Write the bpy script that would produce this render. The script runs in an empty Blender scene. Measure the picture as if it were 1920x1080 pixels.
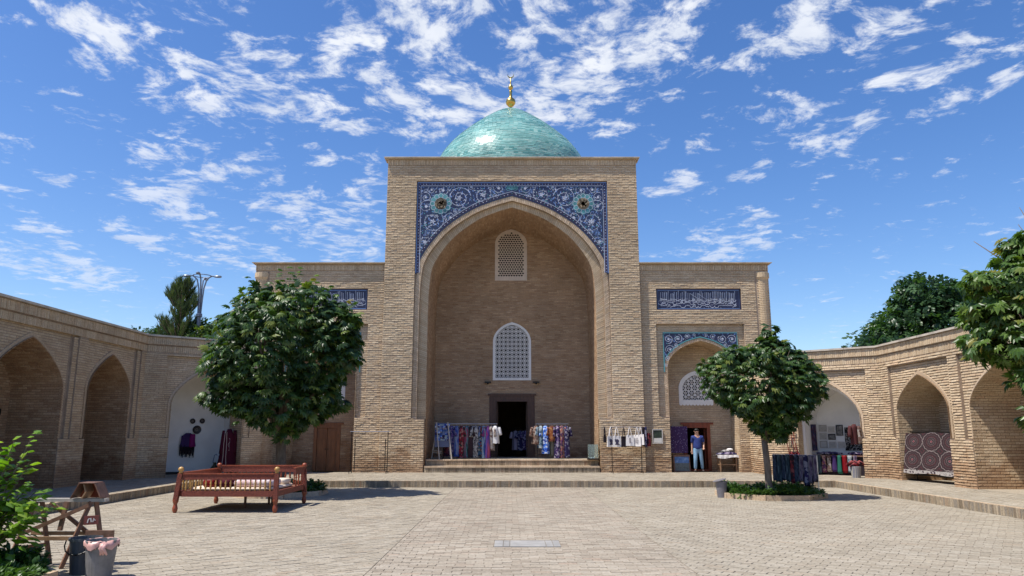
import bpy, bmesh, math, random
import numpy as np
from mathutils import Vector, Matrix, Euler
from mathutils.geometry import tessellate_polygon

random.seed(7)
rng = np.random.default_rng(7)
SC = bpy.context.scene
COL = SC.collection
R = math.radians
PI = math.pi

# ------------------------------------------------------------------ camera
EYE = 1.8
cam_d = bpy.data.cameras.new('camera')
cam = bpy.data.objects.new('camera', cam_d)
COL.objects.link(cam)
cam_d.sensor_width = 36.0
cam_d.lens = 36.0 * 1400 / 1920
cam_d.clip_end = 3000
PITCH = math.atan(272 / 1400)
cam.location = (0, 0, EYE)
cam.rotation_euler = (PI / 2 + PITCH, 0, 0)
SC.camera = cam

# ------------------------------------------------------------------ light
SUN_EL = 64.0
SUN_AZ = (-1.0, -0.40)                      # horizontal direction towards the sun
SKY_STRENGTH = 0.084
SUN_STRENGTH = 3.0
EXPOSURE = 1.07
az = Vector((SUN_AZ[0], SUN_AZ[1], 0)).normalized()
to_sun = Vector((az.x * math.cos(R(SUN_EL)), az.y * math.cos(R(SUN_EL)), math.sin(R(SUN_EL))))
sun_d = bpy.data.lights.new('sun', 'SUN')
sun_d.energy = SUN_STRENGTH
sun_d.angle = R(0.53)
sun_d.color = (1.0, 0.95, 0.87)
sun = bpy.data.objects.new('sun', sun_d)
COL.objects.link(sun)
sun.location = (-20, -5, 40)
sun.rotation_euler = (-to_sun).to_track_quat('-Z', 'Y').to_euler()

SC.view_settings.view_transform = 'Standard'
SC.view_settings.look = 'None'
SC.view_settings.gamma = 1.0
SC.view_settings.use_curve_mapping = False
SC.view_settings.exposure = EXPOSURE


def nd(nt, typ, ins=None, **kw):
    n = nt.nodes.new(typ)
    for k, v in kw.items():
        setattr(n, k, v)
    for k, v in (ins or {}).items():
        s = n.inputs[k]
        if hasattr(v, 'is_output') or isinstance(v, bpy.types.NodeSocket):
            nt.links.new(v, s)
        else:
            s.default_value = v
    return n


def mth(nt, op, a, b=None, c=None, clamp=False):
    ins = {0: a}
    if b is not None:
        ins[1] = b
    if c is not None:
        ins[2] = c
    n = nd(nt, 'ShaderNodeMath', ins, operation=op, use_clamp=clamp)
    return n.outputs[0]


def mixc(nt, f, a, b, mode='MIX'):
    n = nd(nt, 'ShaderNodeMix', data_type='RGBA', blend_type=mode)
    for i, v in ((0, f), (6, a), (7, b)):
        if isinstance(v, bpy.types.NodeSocket):
            nt.links.new(v, n.inputs[i])
        else:
            n.inputs[i].default_value = v
    return n.outputs[2]


def ramp(nt, fac, stops, interp='LINEAR'):
    n = nd(nt, 'ShaderNodeValToRGB', {0: fac})
    cr = n.color_ramp
    cr.interpolation = interp
    while len(cr.elements) > 1:
        cr.elements.remove(cr.elements[-1])
    for i, (p, c) in enumerate(stops):
        e = cr.elements[0] if i == 0 else cr.elements.new(p)
        e.position = p
        e.color = (c[0], c[1], c[2], 1)
    return n.outputs[0]


# ---- sky: Nishita sky with broken altocumulus on a high cloud layer
world = bpy.data.worlds.new('World')
SC.world = world
world.use_nodes = True
wt = world.node_tree
wt.nodes.clear()
sky = nd(wt, 'ShaderNodeTexSky', sky_type='NISHITA')
sky.sun_disc = False
sky.sun_elevation = R(SUN_EL)
sky.sun_rotation = math.atan2(to_sun.x, to_sun.y) % (2 * PI)
sky.altitude = 450
sky.air_density = 1.0
sky.dust_density = 0.9
sky.ozone_density = 2.2
gen = nd(wt, 'ShaderNodeTexCoord').outputs['Generated']
sep = nd(wt, 'ShaderNodeSeparateXYZ', {0: gen})
zc = mth(wt, 'MAXIMUM', sep.outputs[2], 0.0)
den = mth(wt, 'ADD', zc, 0.06)
px_ = mth(wt, 'DIVIDE', sep.outputs[0], den)
py_ = mth(wt, 'DIVIDE', sep.outputs[1], den)
cp = nd(wt, 'ShaderNodeCombineXYZ', {0: px_, 1: py_, 2: 0.0}).outputs[0]
warp = nd(wt, 'ShaderNodeTexNoise', {'Vector': cp, 'Scale': 2.2, 'Detail': 3.0})
wv = nd(wt, 'ShaderNodeVectorMath', {0: warp.outputs['Color'], 1: (0.5, 0.5, 0.5)}, operation='SUBTRACT').outputs[0]
wv = nd(wt, 'ShaderNodeVectorMath', {0: wv, 3: 0.26}, operation='SCALE').outputs[0]
cpw = nd(wt, 'ShaderNodeVectorMath', {0: cp, 1: wv}, operation='ADD').outputs[0]
n1 = nd(wt, 'ShaderNodeTexNoise', {'Vector': cpw, 'Scale': 11.0, 'Detail': 9.0, 'Roughness': 0.66}).outputs[0]
n2 = nd(wt, 'ShaderNodeTexNoise', {'Vector': cpw, 'Scale': 3.4, 'Detail': 4.0, 'Roughness': 0.55}).outputs[0]


# banks of cloud on the layer: centre x, centre y, half widths
banks = [(-0.142, 1.509, 0.177, 0.21), (0.05, 1.617, 0.213, 0.275), (0.219, 1.662, 0.141, 0.178), (-0.289, 1.888, 0.137, 0.192), (-0.112, 1.818, 0.125, 0.169), (-0.326, 1.548, 0.084, 0.096), (-0.907, 1.531, 0.093, 0.108), (-0.875, 1.692, 0.09, 0.113), (-0.753, 1.749, 0.093, 0.12), (-0.563, 1.655, 0.102, 0.125), (-0.579, 1.896, 0.101, 0.139), (-0.613, 1.542, 0.071, 0.081), (0.611, 1.607, 0.098, 0.118), (0.696, 1.539, 0.094, 0.109), (0.804, 1.514, 0.092, 0.106), (1.014, 1.637, 0.074, 0.09), (0.393, 1.76, 0.094, 0.121), (0.396, 1.486, 0.104, 0.117), (0.363, 1.902, 0.058, 0.078), (-1.075, 2.271, 0.125, 0.21), (-1.243, 2.655, 0.135, 0.263), (-1.231, 3.159, 0.182, 0.428), (-0.813, 2.738, 0.161, 0.324), (-0.716, 3.037, 0.178, 0.397), (-1.506, 2.308, 0.06, 0.099), (-1.722, 2.482, 0.063, 0.114), (0.796, 1.935, 0.058, 0.08), (0.541, 2.172, 0.073, 0.112), (0.938, 2.063, 0.084, 0.126), (1.104, 1.905, 0.07, 0.098), (1.144, 1.585, 0.059, 0.07), (-1.027, 1.661, 0.045, 0.054), (-2.216, 3.365, 0.184, 0.485), (-2.058, 3.478, 0.168, 0.446), (-0.5, 2.581, 0.077, 0.137), (0.563, 2.428, 0.065, 0.11), (0.783, 2.374, 0.06, 0.099), (0.934, 3.177, 0.183, 0.434), (-0.493, 2.028, 0.055, 0.078), (0.193, 1.951, 0.074, 0.103), (0.282, 2.067, 0.063, 0.091), (-0.976, 1.467, 0.045, 0.049), (-0.442, 1.682, 0.078, 0.095), (0.073, 1.905, 0.087, 0.119), (0.578, 1.703, 0.058, 0.072), (0.977, 1.739, 0.071, 0.092), (1.199, 1.754, 0.052, 0.067), (0.266, 1.549, 0.072, 0.082), (-1.545, 2.949, 0.094, 0.2), (-0.853, 2.371, 0.079, 0.132), (0.451, 2.214, 0.05, 0.076), (0.991, 1.975, 0.066, 0.094), (-0.318, 2.102, 0.064, 0.094), (0.876, 1.668, 0.063, 0.077), (-0.862, 1.917, 0.065, 0.089), (-1.854, 2.921, 0.092, 0.196), (-0.626, 2.249, 0.05, 0.079)]
acc = None
for (cx, cy, rx, ry) in banks:
    dx = mth(wt, 'MULTIPLY', mth(wt, 'SUBTRACT', nd(wt, 'ShaderNodeSeparateXYZ', {0: cpw}).outputs[0] if acc is None else SX, cx), 1 / rx)
    if acc is None:
        sp = nd(wt, 'ShaderNodeSeparateXYZ', {0: cpw})
        SX, SY = sp.outputs[0], sp.outputs[1]
    dy = mth(wt, 'MULTIPLY', mth(wt, 'SUBTRACT', SY, cy), 1 / ry)
    d2 = mth(wt, 'ADD', mth(wt, 'MULTIPLY', dx, dx), mth(wt, 'MULTIPLY', dy, dy))
    g = mth(wt, 'SUBTRACT', 1.0, mth(wt, 'MULTIPLY', d2, 0.5), clamp=True)
    acc = g if acc is None else mth(wt, 'MAXIMUM', acc, g)
dens = mth(wt, 'ADD', mth(wt, 'MULTIPLY', acc, 0.185), mth(wt, 'MULTIPLY', n2, 0.46))
dens = mth(wt, 'ADD', dens, n1)
cov = nd(wt, 'ShaderNodeMapRange', {0: dens, 1: 0.80, 2: 1.02, 3: 0.0, 4: 1.0}, interpolation_type='SMOOTHSTEP').outputs[0]
fade = nd(wt, 'ShaderNodeMapRange', {0: sep.outputs[2], 1: 0.06, 2: 0.46, 3: 0.34, 4: 0.96}).outputs[0]
cov = mth(wt, 'MULTIPLY', cov, fade)
skyc = nd(wt, 'ShaderNodeHueSaturation', {'Hue': 0.509, 'Saturation': 1.27, 'Value': 1.0, 'Color': sky.outputs[0]}).outputs[0]
n3 = nd(wt, 'ShaderNodeTexNoise', {'Vector': cpw, 'Scale': 7.0, 'Detail': 4.0}).outputs[0]
cl = ramp(wt, n3, [(0.30, (3.9, 4.3, 5.1)), (0.62, (5.3, 5.5, 5.9))])
outc = mixc(wt, cov, skyc, cl)
bg = nd(wt, 'ShaderNodeBackground', {'Color': outc, 'Strength': SKY_STRENGTH})
wo = nd(wt, 'ShaderNodeOutputWorld', {'Surface': bg.outputs[0]})


# ------------------------------------------------------------------ helpers
ORG = {}                                     # origin of every root, parts are built in world space and shifted to it


def tag(o, label=None, cat=None, group=None, kind=None):
    for k, v in (('label', label), ('category', cat), ('group', group), ('kind', kind)):
        if v:
            o[k] = v
    return o


def root(name, loc, label=None, cat=None, group=None, kind=None):
    o = bpy.data.objects.new(name, None)
    o.empty_display_size = 0.1
    COL.objects.link(o)
    o.location = loc
    ORG[o.name] = Vector(loc)
    return tag(o, label, cat, group, kind)


def org(p):
    while p is not None:
        if p.name in ORG:
            return ORG[p.name]
        p = p.parent
    return Vector((0, 0, 0))


def link(name, me, parent=None, loc=None):
    o = bpy.data.objects.new(name, me)
    COL.objects.link(o)
    if parent:
        o.parent = parent
    if loc is not None:
        o.location = loc
    return o


class Frame:
    """plane coordinates (u, v, d) -> world"""
    def __init__(s, O, U, V=(0, 0, 1), N=None):
        s.O, s.U, s.V = Vector(O), Vector(U).normalized(), Vector(V).normalized()
        s.N = Vector(N).normalized() if N is not None else s.U.cross(s.V)
        s.flip = s.U.cross(s.V).dot(s.N) < 0

    def __call__(s, u, v, d=0.0):
        return s.O + s.U * u + s.V * v + s.N * d

    def mat(s, u, v, d=0.0):
        U = -s.U if s.flip else s.U
        return Matrix(((U.x, s.V.x, s.N.x, 0), (U.y, s.V.y, s.N.y, 0), (U.z, s.V.z, s.N.z, 0), (0, 0, 0, 1))), s(u, v, d)


class MB:
    def __init__(s):
        s.v, s.f, s.r, s.m = [], [], [], []

    def add(s, vs, fs, rnd=None, mi=0, flip=False):
        b = len(s.v)
        q = random.random() if rnd is None else rnd
        s.v.extend(tuple(p) for p in vs)
        s.r.extend([q] * len(vs))
        for f in fs:
            s.f.append(tuple(b + i for i in (reversed(f) if flip else f)))
            s.m.append(mi)
        return b

    def box(s, c, size, rot=None, rnd=None, mi=0, taper=1.0):
        x, y, z = size[0] / 2, size[1] / 2, size[2] / 2
        P = [Vector((-x, -y, -z)), Vector((x, -y, -z)), Vector((x, y, -z)), Vector((-x, y, -z)),
             Vector((-x * taper, -y * taper, z)), Vector((x * taper, -y * taper, z)), Vector((x * taper, y * taper, z)), Vector((-x * taper, y * taper, z))]
        if rot is not None:
            P = [rot @ p for p in P]
        c = Vector(c)
        s.add([p + c for p in P], [(3, 2, 1, 0), (4, 5, 6, 7), (0, 1, 5, 4), (1, 2, 6, 5), (2, 3, 7, 6), (3, 0, 4, 7)], rnd, mi)

    def bx(s, x0, x1, y0, y1, z0, z1, rnd=None, mi=0):
        s.box(((x0 + x1) / 2, (y0 + y1) / 2, (z0 + z1) / 2), (abs(x1 - x0), abs(y1 - y0), abs(z1 - z0)), None, rnd, mi)

    def bar(s, a, b, w, h=None, up=(0, 0, 1), rnd=None, mi=0):
        """rectangular bar from a to b"""
        a, b = Vector(a), Vector(b)
        h = h or w
        d = (b - a)
        L = d.length
        d.normalize()
        u = Vector(up)
        if abs(d.dot(u)) > .98:
            u = Vector((1, 0, 0))
        x = d.cross(u).normalized()
        z = x.cross(d).normalized()
        M = Matrix((x, d, z)).transposed()
        s.box((a + b) / 2, (w, L, h), M, rnd, mi)

    def tube(s, pts, rad, n=8, rnd=None, mi=0, cap=True):
        pts = [Vector(p) for p in pts]
        k = len(pts)
        rr = rad if isinstance(rad, (list, tuple)) else [rad] * k
        vs = []
        ref = None
        for i in range(k):
            t = (pts[min(i + 1, k - 1)] - pts[max(i - 1, 0)]).normalized()
            if ref is None:
                ref = t.orthogonal().normalized()
            ref = (ref - t * ref.dot(t))
            ref = ref.normalized() if ref.length > 1e-6 else t.orthogonal().normalized()
            b = t.cross(ref)
            for j in range(n):
                a = 2 * PI * j / n
                vs.append(pts[i] + (ref * math.cos(a) + b * math.sin(a)) * rr[i])
        fs = [(i * n + j, i * n + (j + 1) % n, (i + 1) * n + (j + 1) % n, (i + 1) * n + j) for i in range(k - 1) for j in range(n)]
        if cap:
            fs.append(tuple(range(n - 1, -1, -1)))
            fs.append(tuple((k - 1) * n + j for j in range(n)))
        s.add(vs, fs, rnd, mi)

    def lathe(s, prof, c=(0, 0, 0), n=20, rnd=None, mi=0, M=None, cap=True):
        """prof: (r, z) list"""
        c = Vector(c)
        vs, k = [], len(prof)
        for (r, z) in prof:
            for j in range(n):
                a = 2 * PI * j / n
                p = Vector((r * math.cos(a), r * math.sin(a), z))
                vs.append((M @ p if M is not None else p) + c)
        fs = [(i * n + j, i * n + (j + 1) % n, (i + 1) * n + (j + 1) % n, (i + 1) * n + j) for i in range(k - 1) for j in range(n)]
        if cap:
            fs.append(tuple(range(n - 1, -1, -1)))
            fs.append(tuple((k - 1) * n + j for j in range(n)))
        s.add(vs, fs, rnd, mi)

    def poly(s, F, outer, holes=(), d0=0.0, d1=None, rnd=None, mi=0, sides=True):
        """flat polygon with holes at depth d0, walls back to d1"""
        loops = [outer] + list(holes)
        flat = [p for L in loops for p in L]
        tris = tessellate_polygon([[Vector((p[0], p[1], 0)) for p in L] for L in loops])
        vs = [F(p[0], p[1], d0) for p in flat]
        fs = []
        for t in tris:
            a, b, c = (flat[i] for i in t)
            ar = (b[0] - a[0]) * (c[1] - a[1]) - (b[1] - a[1]) * (c[0] - a[0])
            if abs(ar) > 1e-12:
                fs.append(tuple(t) if ar > 0 else tuple(reversed(t)))
        s.add(vs, fs, rnd, mi, F.flip)
        if d1 is not None and sides:
            for L in loops:
                k = len(L)
                ar = sum(L[i][0] * L[(i + 1) % k][1] - L[(i + 1) % k][0] * L[i][1] for i in range(k))
                for i in range(k):
                    a, b = L[i], L[(i + 1) % k]
                    outw = (ar > 0) == (L is loops[0])
                    q = [F(a[0], a[1], d0), F(a[0], a[1], d1), F(b[0], b[1], d1), F(b[0], b[1], d0)]
                    s.add(q, [(0, 1, 2, 3)], rnd, mi, (not outw) ^ F.flip)

    def ribbon(s, F, pts, wid, d, thick=0.004, rnd=None, mi=0, closed=False):
        k = len(pts)
        L, Rr = [], []
        for i in range(k):
            if closed:
                a, b = pts[i - 1], pts[(i + 1) % k]
            else:
                a, b = pts[max(i - 1, 0)], pts[min(i + 1, k - 1)]
            tx, ty = b[0] - a[0], b[1] - a[1]
            l = math.hypot(tx, ty) or 1
            w = wid[i] if isinstance(wid, (list, tuple)) else wid
            nx, ny = -ty / l * w / 2, tx / l * w / 2
            L.append((pts[i][0] + nx, pts[i][1] + ny))
            Rr.append((pts[i][0] - nx, pts[i][1] - ny))
        vs = [F(*p, d) for p in L] + [F(*p, d) for p in Rr]
        fs = []
        for i in range(k if closed else k - 1):
            j = (i + 1) % k
            fs.append((i, k + i, k + j, j))
        s.add(vs, fs, rnd, mi, F.flip)

    def disc(s, F, c, r, d, n=8, rnd=None, mi=0):
        s.add([F(c[0] + r * math.cos(2 * PI * i / n), c[1] + r * math.sin(2 * PI * i / n), d) for i in range(n)], [tuple(range(n))], rnd, mi, F.flip)

    def mesh(s, name, mats, off=None, smooth=False):
        me = bpy.data.meshes.new(name)
        V = s.v
        if off is not None and off.length > 0:
            V = [(p[0] - off.x, p[1] - off.y, p[2] - off.z) for p in V]
        me.from_pydata(V, [], s.f)
        mats = mats if isinstance(mats, (list, tuple)) else [mats]
        for m in mats:
            me.materials.append(m)
        if len(mats) > 1:
            me.polygons.foreach_set('material_index', s.m)
        at = me.attributes.new('rnd', 'FLOAT', 'POINT')
        at.data.foreach_set('value', s.r)
        if smooth:
            me.polygons.foreach_set('use_smooth', [True] * len(me.polygons))
        me.update()
        return me

    def build(s, name, mats, parent=None, smooth=False, label=None, cat=None, group=None, kind=None):
        o = link(name, s.mesh(name, mats, org(parent), smooth), parent)
        return tag(o, label, cat, group, kind)

    def thing(s, name, mats, label, cat, group=None, kind=None, smooth=False, base=None):
        """a top-level object of one mesh with its origin at its base"""
        xs = np.array(s.v)
        lo, hi = xs.min(0), xs.max(0)
        b = Vector(base) if base is not None else Vector(((lo[0] + hi[0]) / 2, (lo[1] + hi[1]) / 2, lo[2]))
        o = link(name, s.mesh(name, mats, b, smooth), None, b)
        ORG[o.name] = b
        return tag(o, label, cat, group, kind)


# ------------------------------------------------------------------ materials
def new_mat(name):
    m = bpy.data.materials.new(name)
    m.use_nodes = True
    nt = m.node_tree
    b = nt.nodes['Principled BSDF']
    return m, nt, b


def varied(nt):
    a = nd(nt, 'ShaderNodeAttribute', attribute_name='rnd').outputs['Fac']
    o = nd(nt, 'ShaderNodeObjectInfo').outputs['Random']
    return mth(nt, 'FRACT', mth(nt, 'ADD', a, mth(nt, 'MULTIPLY', o, 7.31)))


def M(name, col, rough=0.7, var=0.0, metal=0.0, noise=0.0, nscale=8.0, bump=0.0, bscale=40.0, spec=None, stops=None, sheen=0.0, coord='Object', stretch=None):
    m, nt, b = new_mat(name)
    P = nd(nt, 'ShaderNodeTexCoord').outputs[coord] if coord != 'World' else nd(nt, 'ShaderNodeNewGeometry').outputs['Position']
    if stretch:
        P = nd(nt, 'ShaderNodeMapping', {'Vector': P, 'Scale': stretch}).outputs[0]
    c = (col[0], col[1], col[2], 1)
    if stops:
        src = ramp(nt, varied(nt), stops)
    elif var:
        lo = tuple(max(0, x * (1 - var)) for x in col)
        hi = tuple(x * (1 + var) for x in col)
        src = ramp(nt, varied(nt), [(0, lo), (1, hi)])
    else:
        src = nd(nt, 'ShaderNodeRGB').outputs[0]
        src.default_value = c
    if noise:
        t = nd(nt, 'ShaderNodeTexNoise', {'Vector': P, 'Scale': nscale, 'Detail': 5.0, 'Roughness': 0.6}).outputs[0]
        k = nd(nt, 'ShaderNodeMapRange', {0: t, 1: 0.3, 2: 0.7, 3: 1 - noise, 4: 1 + noise}).outputs[0]
        kk = nd(nt, 'ShaderNodeCombineXYZ', {0: k, 1: k, 2: k}).outputs[0]
        src = mixc(nt, 1.0, src, kk, 'MULTIPLY')
    nt.links.new(src, b.inputs['Base Color'])
    b.inputs['Roughness'].default_value = rough
    b.inputs['Metallic'].default_value = metal
    if spec is not None:
        b.inputs['Specular IOR Level'].default_value = spec
    if bump:
        t2 = nd(nt, 'ShaderNodeTexNoise', {'Vector': P, 'Scale': bscale, 'Detail': 4.0}).outputs[0]
        bp = nd(nt, 'ShaderNodeBump', {'Height': t2, 'Strength': bump, 'Distance': 0.01}).outputs[0]
        nt.links.new(bp, b.inputs['Normal'])
    return m


def brick_mat(name, stops, dirt=0.35, damp=True, mort=False):
    m, nt, b = new_mat(name)
    P = nd(nt, 'ShaderNodeNewGeometry').outputs['Position']
    src = ramp(nt, varied(nt), stops) if not mort else ramp(nt, nd(nt, 'ShaderNodeTexNoise', {'Vector': P, 'Scale': 3.0}).outputs[0], stops)
    big = nd(nt, 'ShaderNodeTexNoise', {'Vector': P, 'Scale': 0.55, 'Detail': 4.0, 'Roughness': 0.6}).outputs[0]
    fine = nd(nt, 'ShaderNodeTexNoise', {'Vector': P, 'Scale': 26.0, 'Detail': 3.0}).outputs[0]
    k = nd(nt, 'ShaderNodeMapRange', {0: big, 1: 0.3, 2: 0.7, 3: 1 - dirt * .55, 4: 1 + dirt * .45}).outputs[0]
    k2 = nd(nt, 'ShaderNodeMapRange', {0: fine, 1: 0.3, 2: 0.7, 3: .80, 4: 1.17}).outputs[0]
    k = mth(nt, 'MULTIPLY', k, k2)
    src = mixc(nt, 1.0, src, nd(nt, 'ShaderNodeCombineXYZ', {0: k, 1: k, 2: k}).outputs[0], 'MULTIPLY')
    if damp:
        # rising damp and soot: irregular darker red-brown patches low on the walls
        z = nd(nt, 'ShaderNodeSeparateXYZ', {0: P}).outputs[2]
        sc = nd(nt, 'ShaderNodeMapping', {'Vector': P, 'Scale': (1.1, 1.1, 2.4)}).outputs[0]
        pn = nd(nt, 'ShaderNodeTexNoise', {'Vector': sc, 'Scale': 1.2, 'Detail': 6.0, 'Roughness': 0.7}).outputs[0]
        lo = nd(nt, 'ShaderNodeMapRange', {0: z, 1: 0.2, 2: 2.3, 3: 0.33, 4: -0.12}).outputs[0]
        f = nd(nt, 'ShaderNodeMapRange', {0: mth(nt, 'ADD', pn, lo), 1: 0.60, 2: 0.76, 3: 0.0, 4: 0.75}).outputs[0]
        src = mixc(nt, f, src, mixc(nt, 1.0, src, (0.60, 0.47, 0.40, 1), 'MULTIPLY'))
    nt.links.new(src, b.inputs['Base Color'])
    b.inputs['Roughness'].default_value = 0.92
    b.inputs['Specular IOR Level'].default_value = 0.15
    bp = nd(nt, 'ShaderNodeBump', {'Height': nd(nt, 'ShaderNodeTexNoise', {'Vector': P, 'Scale': 55.0, 'Detail': 4.0}).outputs[0], 'Strength': 0.55, 'Distance': 0.012}).outputs[0]
    nt.links.new(bp, b.inputs['Normal'])
    return m


BR = [(0, (.485, .355, .225)), (.25, (.53, .40, .26)), (.55, (.555, .425, .28)), (.85, (.59, .465, .315)), (1, (.515, .365, .235))]
MT_BRICK = brick_mat('fired_brick', BR)
MT_BRICK_IN = brick_mat('shaded_vault_brick', [(0, (.36, .225, .135)), (.3, (.42, .275, .165)), (.8, (.465, .315, .195)), (1, (.53, .375, .24))], .35)  # darker, redder copy of the brick; shade of vaults and left niches painted in
MT_MORTAR = brick_mat('mortar', [(.3, (.30, .225, .165)), (.7, (.38, .295, .22))], .3, mort=True)
MT_MORTAR_IN = brick_mat('mortar_inside', [(.3, (.23, .15, .09)), (.7, (.29, .20, .125))], .3, mort=True)  # darker mortar copy for insides, shade put into its colour too
MT_TRIM = brick_mat('gypsum_brick_trim', [(0, (.47, .35, .23)), (1, (.62, .48, .34))], .2, damp=False)
MT_KERB = brick_mat('kerb_brick', [(0, (.20, .155, .105)), (.4, (.32, .255, .175)), (.8, (.42, .34, .24)), (1, (.26, .17, .11))], .3, damp=False)
PAV = [(0, (.29, .25, .192)), (.5, (.325, .285, .222)), (.9, (.355, .315, .25)), (1, (.31, .255, .19))]
MT_PAVER = brick_mat('paving_brick', PAV, .18, damp=False)
MT_PAVER2 = brick_mat('strip_paving_brick', [(0, (.28, .235, .182)), (.5, (.325, .28, .22)), (.9, (.36, .315, .252)), (1, (.33, .26, .198))], .2, damp=False)
MT_JOINT = brick_mat('joint_sand', [(.3, (.22, .185, .14)), (.7, (.28, .24, .19))], .3, damp=False, mort=True)
MT_PLASTER = M('white_plaster', (.78, .77, .745), .9, noise=.07, nscale=1.5, bump=.15, bscale=12)
MT_GYPSUM = M('carved_gypsum', (.80, .78, .75), .8, noise=.06, nscale=5)
MT_GYPSUM_PINK = M('aged_gypsum', (.68, .58, .50), .85, noise=.08, nscale=4)
MT_COPING = M('roof_coping', (.46, .40, .33), .8, noise=.25, nscale=3, coord='World')
MT_TIN = M('roof_flashing', (.52, .45, .36), .6, noise=.3, nscale=2.2, coord='World')
MT_DARKWOOD = M('dark_carved_wood', (.085, .034, .018), .5, noise=.4, nscale=14, stretch=(1, 1, .2))
MT_REDWOOD = M('varnished_redwood', (.245, .056, .024), .42, noise=.35, nscale=10, stretch=(1, 1, .25), bump=.2)
MT_DOORWOOD = M('oiled_door_wood', (.23, .088, .032), .45, noise=.3, nscale=9, stretch=(1, 1, .2), bump=.2)
MT_PINEWOOD = M('weathered_pine', (.30, .175, .095), .6, noise=.35, nscale=12, stretch=(.3, 1, 1), bump=.2)
MT_OLDWOOD = M('weathered_brown_wood', (.185, .095, .06), .62, noise=.4, nscale=10, bump=.25)
MT_GREYWOOD = M('grey_planed_wood', (.42, .38, .33), .6, noise=.2, nscale=10)
MT_BLACKMETAL = M('black_metal', (.018, .017, .018), .4, metal=.6)
MT_STEEL = M('brushed_steel', (.52, .52, .53), .3, metal=1.0)
MT_GOLD = M('gilded_metal', (.62, .40, .10), .3, metal=1.0, noise=.15)
MT_LAMPGREY = M('painted_lamp_steel', (.16, .20, .27), .45, metal=.3)
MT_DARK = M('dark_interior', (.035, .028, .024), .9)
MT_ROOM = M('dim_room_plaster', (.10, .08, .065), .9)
MT_GROUND = M('dry_ground', (.30, .25, .19), .95, noise=.25, nscale=.3, coord='World')
MT_SOIL = M('planting_soil', (.10, .07, .045), .95, noise=.3, nscale=10, bump=.5, bscale=20)
MT_BARK = M('grey_brown_bark', (.15, .115, .085), .9, noise=.4, nscale=16, stretch=(1, 1, .25), bump=.9, bscale=30)


def leaf_mat(name, stops, trans=.32, rough=.38):
    m, nt, b = new_mat(name)
    src = ramp(nt, varied(nt), stops)
    nt.links.new(src, b.inputs['Base Color'])
    b.inputs['Roughness'].default_value = rough
    b.inputs['Specular IOR Level'].default_value = .4
    tr = nd(nt, 'ShaderNodeBsdfTranslucent', {'Color': mixc(nt, 1.0, src, (1.6, 1.75, .6, 1), 'MULTIPLY')})
    mx = nd(nt, 'ShaderNodeMixShader', {0: trans, 1: b.outputs[0], 2: tr.outputs[0]})
    nt.links.new(mx.outputs[0], nt.nodes['Material Output'].inputs['Surface'])
    return m


MT_CHESTNUT = leaf_mat('chestnut_leaf', [(0, (.020, .045, .013)), (.5, (.038, .082, .020)), (.84, (.070, .130, .026)), (1, (.17, .20, .037))])
MT_CHESTNUT2 = leaf_mat('bright_chestnut_leaf', [(0, (.040, .085, .018)), (.5, (.072, .135, .026)), (.9, (.12, .19, .034)), (1, (.24, .20, .05))])
MT_SHRUB = leaf_mat('shrub_leaf', [(0, (.075, .16, .016)), (.5, (.15, .27, .024)), (1, (.26, .36, .04))], .45)
MT_PINE = leaf_mat('pine_needle', [(0, (.028, .058, .020)), (1, (.09, .14, .04))], .15)
MT_ELM = leaf_mat('elm_leaf', [(0, (.018, .048, .020)), (.6, (.036, .085, .032)), (1, (.07, .13, .045))], .3)
MT_IVY = leaf_mat('ground_leaf', [(0, (.025, .065, .014)), (1, (.075, .145, .03))], .25)


# ------------------------------------------------------------------ bricks
def proj(p):
    c, s = math.cos(PITCH), math.sin(PITCH)
    d = p.y * c + (p.z - EYE) * s
    if d < .3:
        return None
    u = -p.y * s + (p.z - EYE) * c
    return 960 + 1400 * p.x / d, 540 - 1400 * u / d, d


BRICK_MESH = {}


def unit_brick(L, H, T, mt, var, jit=.004, ero=0.0):
    """a shared full brick: face L x H, standing T proud, a few worn variants"""
    T = round(T / .003) * .003
    key = (round(L, 3), round(H, 3), round(T, 3), mt.name, var, ero)
    if key not in BRICK_MESH:
        rs = random.Random(str(key))
        mb = MB()
        brick_faces(mb, [(-L / 2, -H / 2), (L / 2, -H / 2), (L / 2, H / 2), (-L / 2, H / 2)], T, Frame((0, 0, 0), (1, 0, 0), (0, 1, 0), (0, 0, 1)), jit, rs, .5, ero)
        BRICK_MESH[key] = mb.mesh('brick', mt)
    return BRICK_MESH[key]


def brick_faces(mb, quad, T, F, jit, rs, rnd=None, ero=0.0):
    """one brick; ero > 0 wears its upper edge back, as on weathered courses"""
    k = len(quad)
    top = []
    e = ero * rs.uniform(.45, 1.35)
    cx = sum(q[0] for q in quad) / k
    cy = sum(q[1] for q in quad) / k
    for q in quad:
        ix, iy = (cx - q[0]), (cy - q[1])
        l = math.hypot(ix, iy) or 1
        b = min(.006 if jit > .0025 else .0025, l * .3)
        top.append(F(q[0] + ix / l * b + rs.uniform(-jit, jit) * .5, q[1] + iy / l * b + rs.uniform(-jit, jit) * .5, T + rs.uniform(-jit, jit) * (.6 if ero else 1) - (e if q[1] > cy else 0)))
    bot = [F(q[0], q[1], -.004) for q in quad]
    fs = [tuple(k + i for i in range(k))] + [(i, (i + 1) % k, k + (i + 1) % k, k + i) for i in range(k)]
    mb.add(bot + top, fs, rnd, 0, F.flip)


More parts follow.
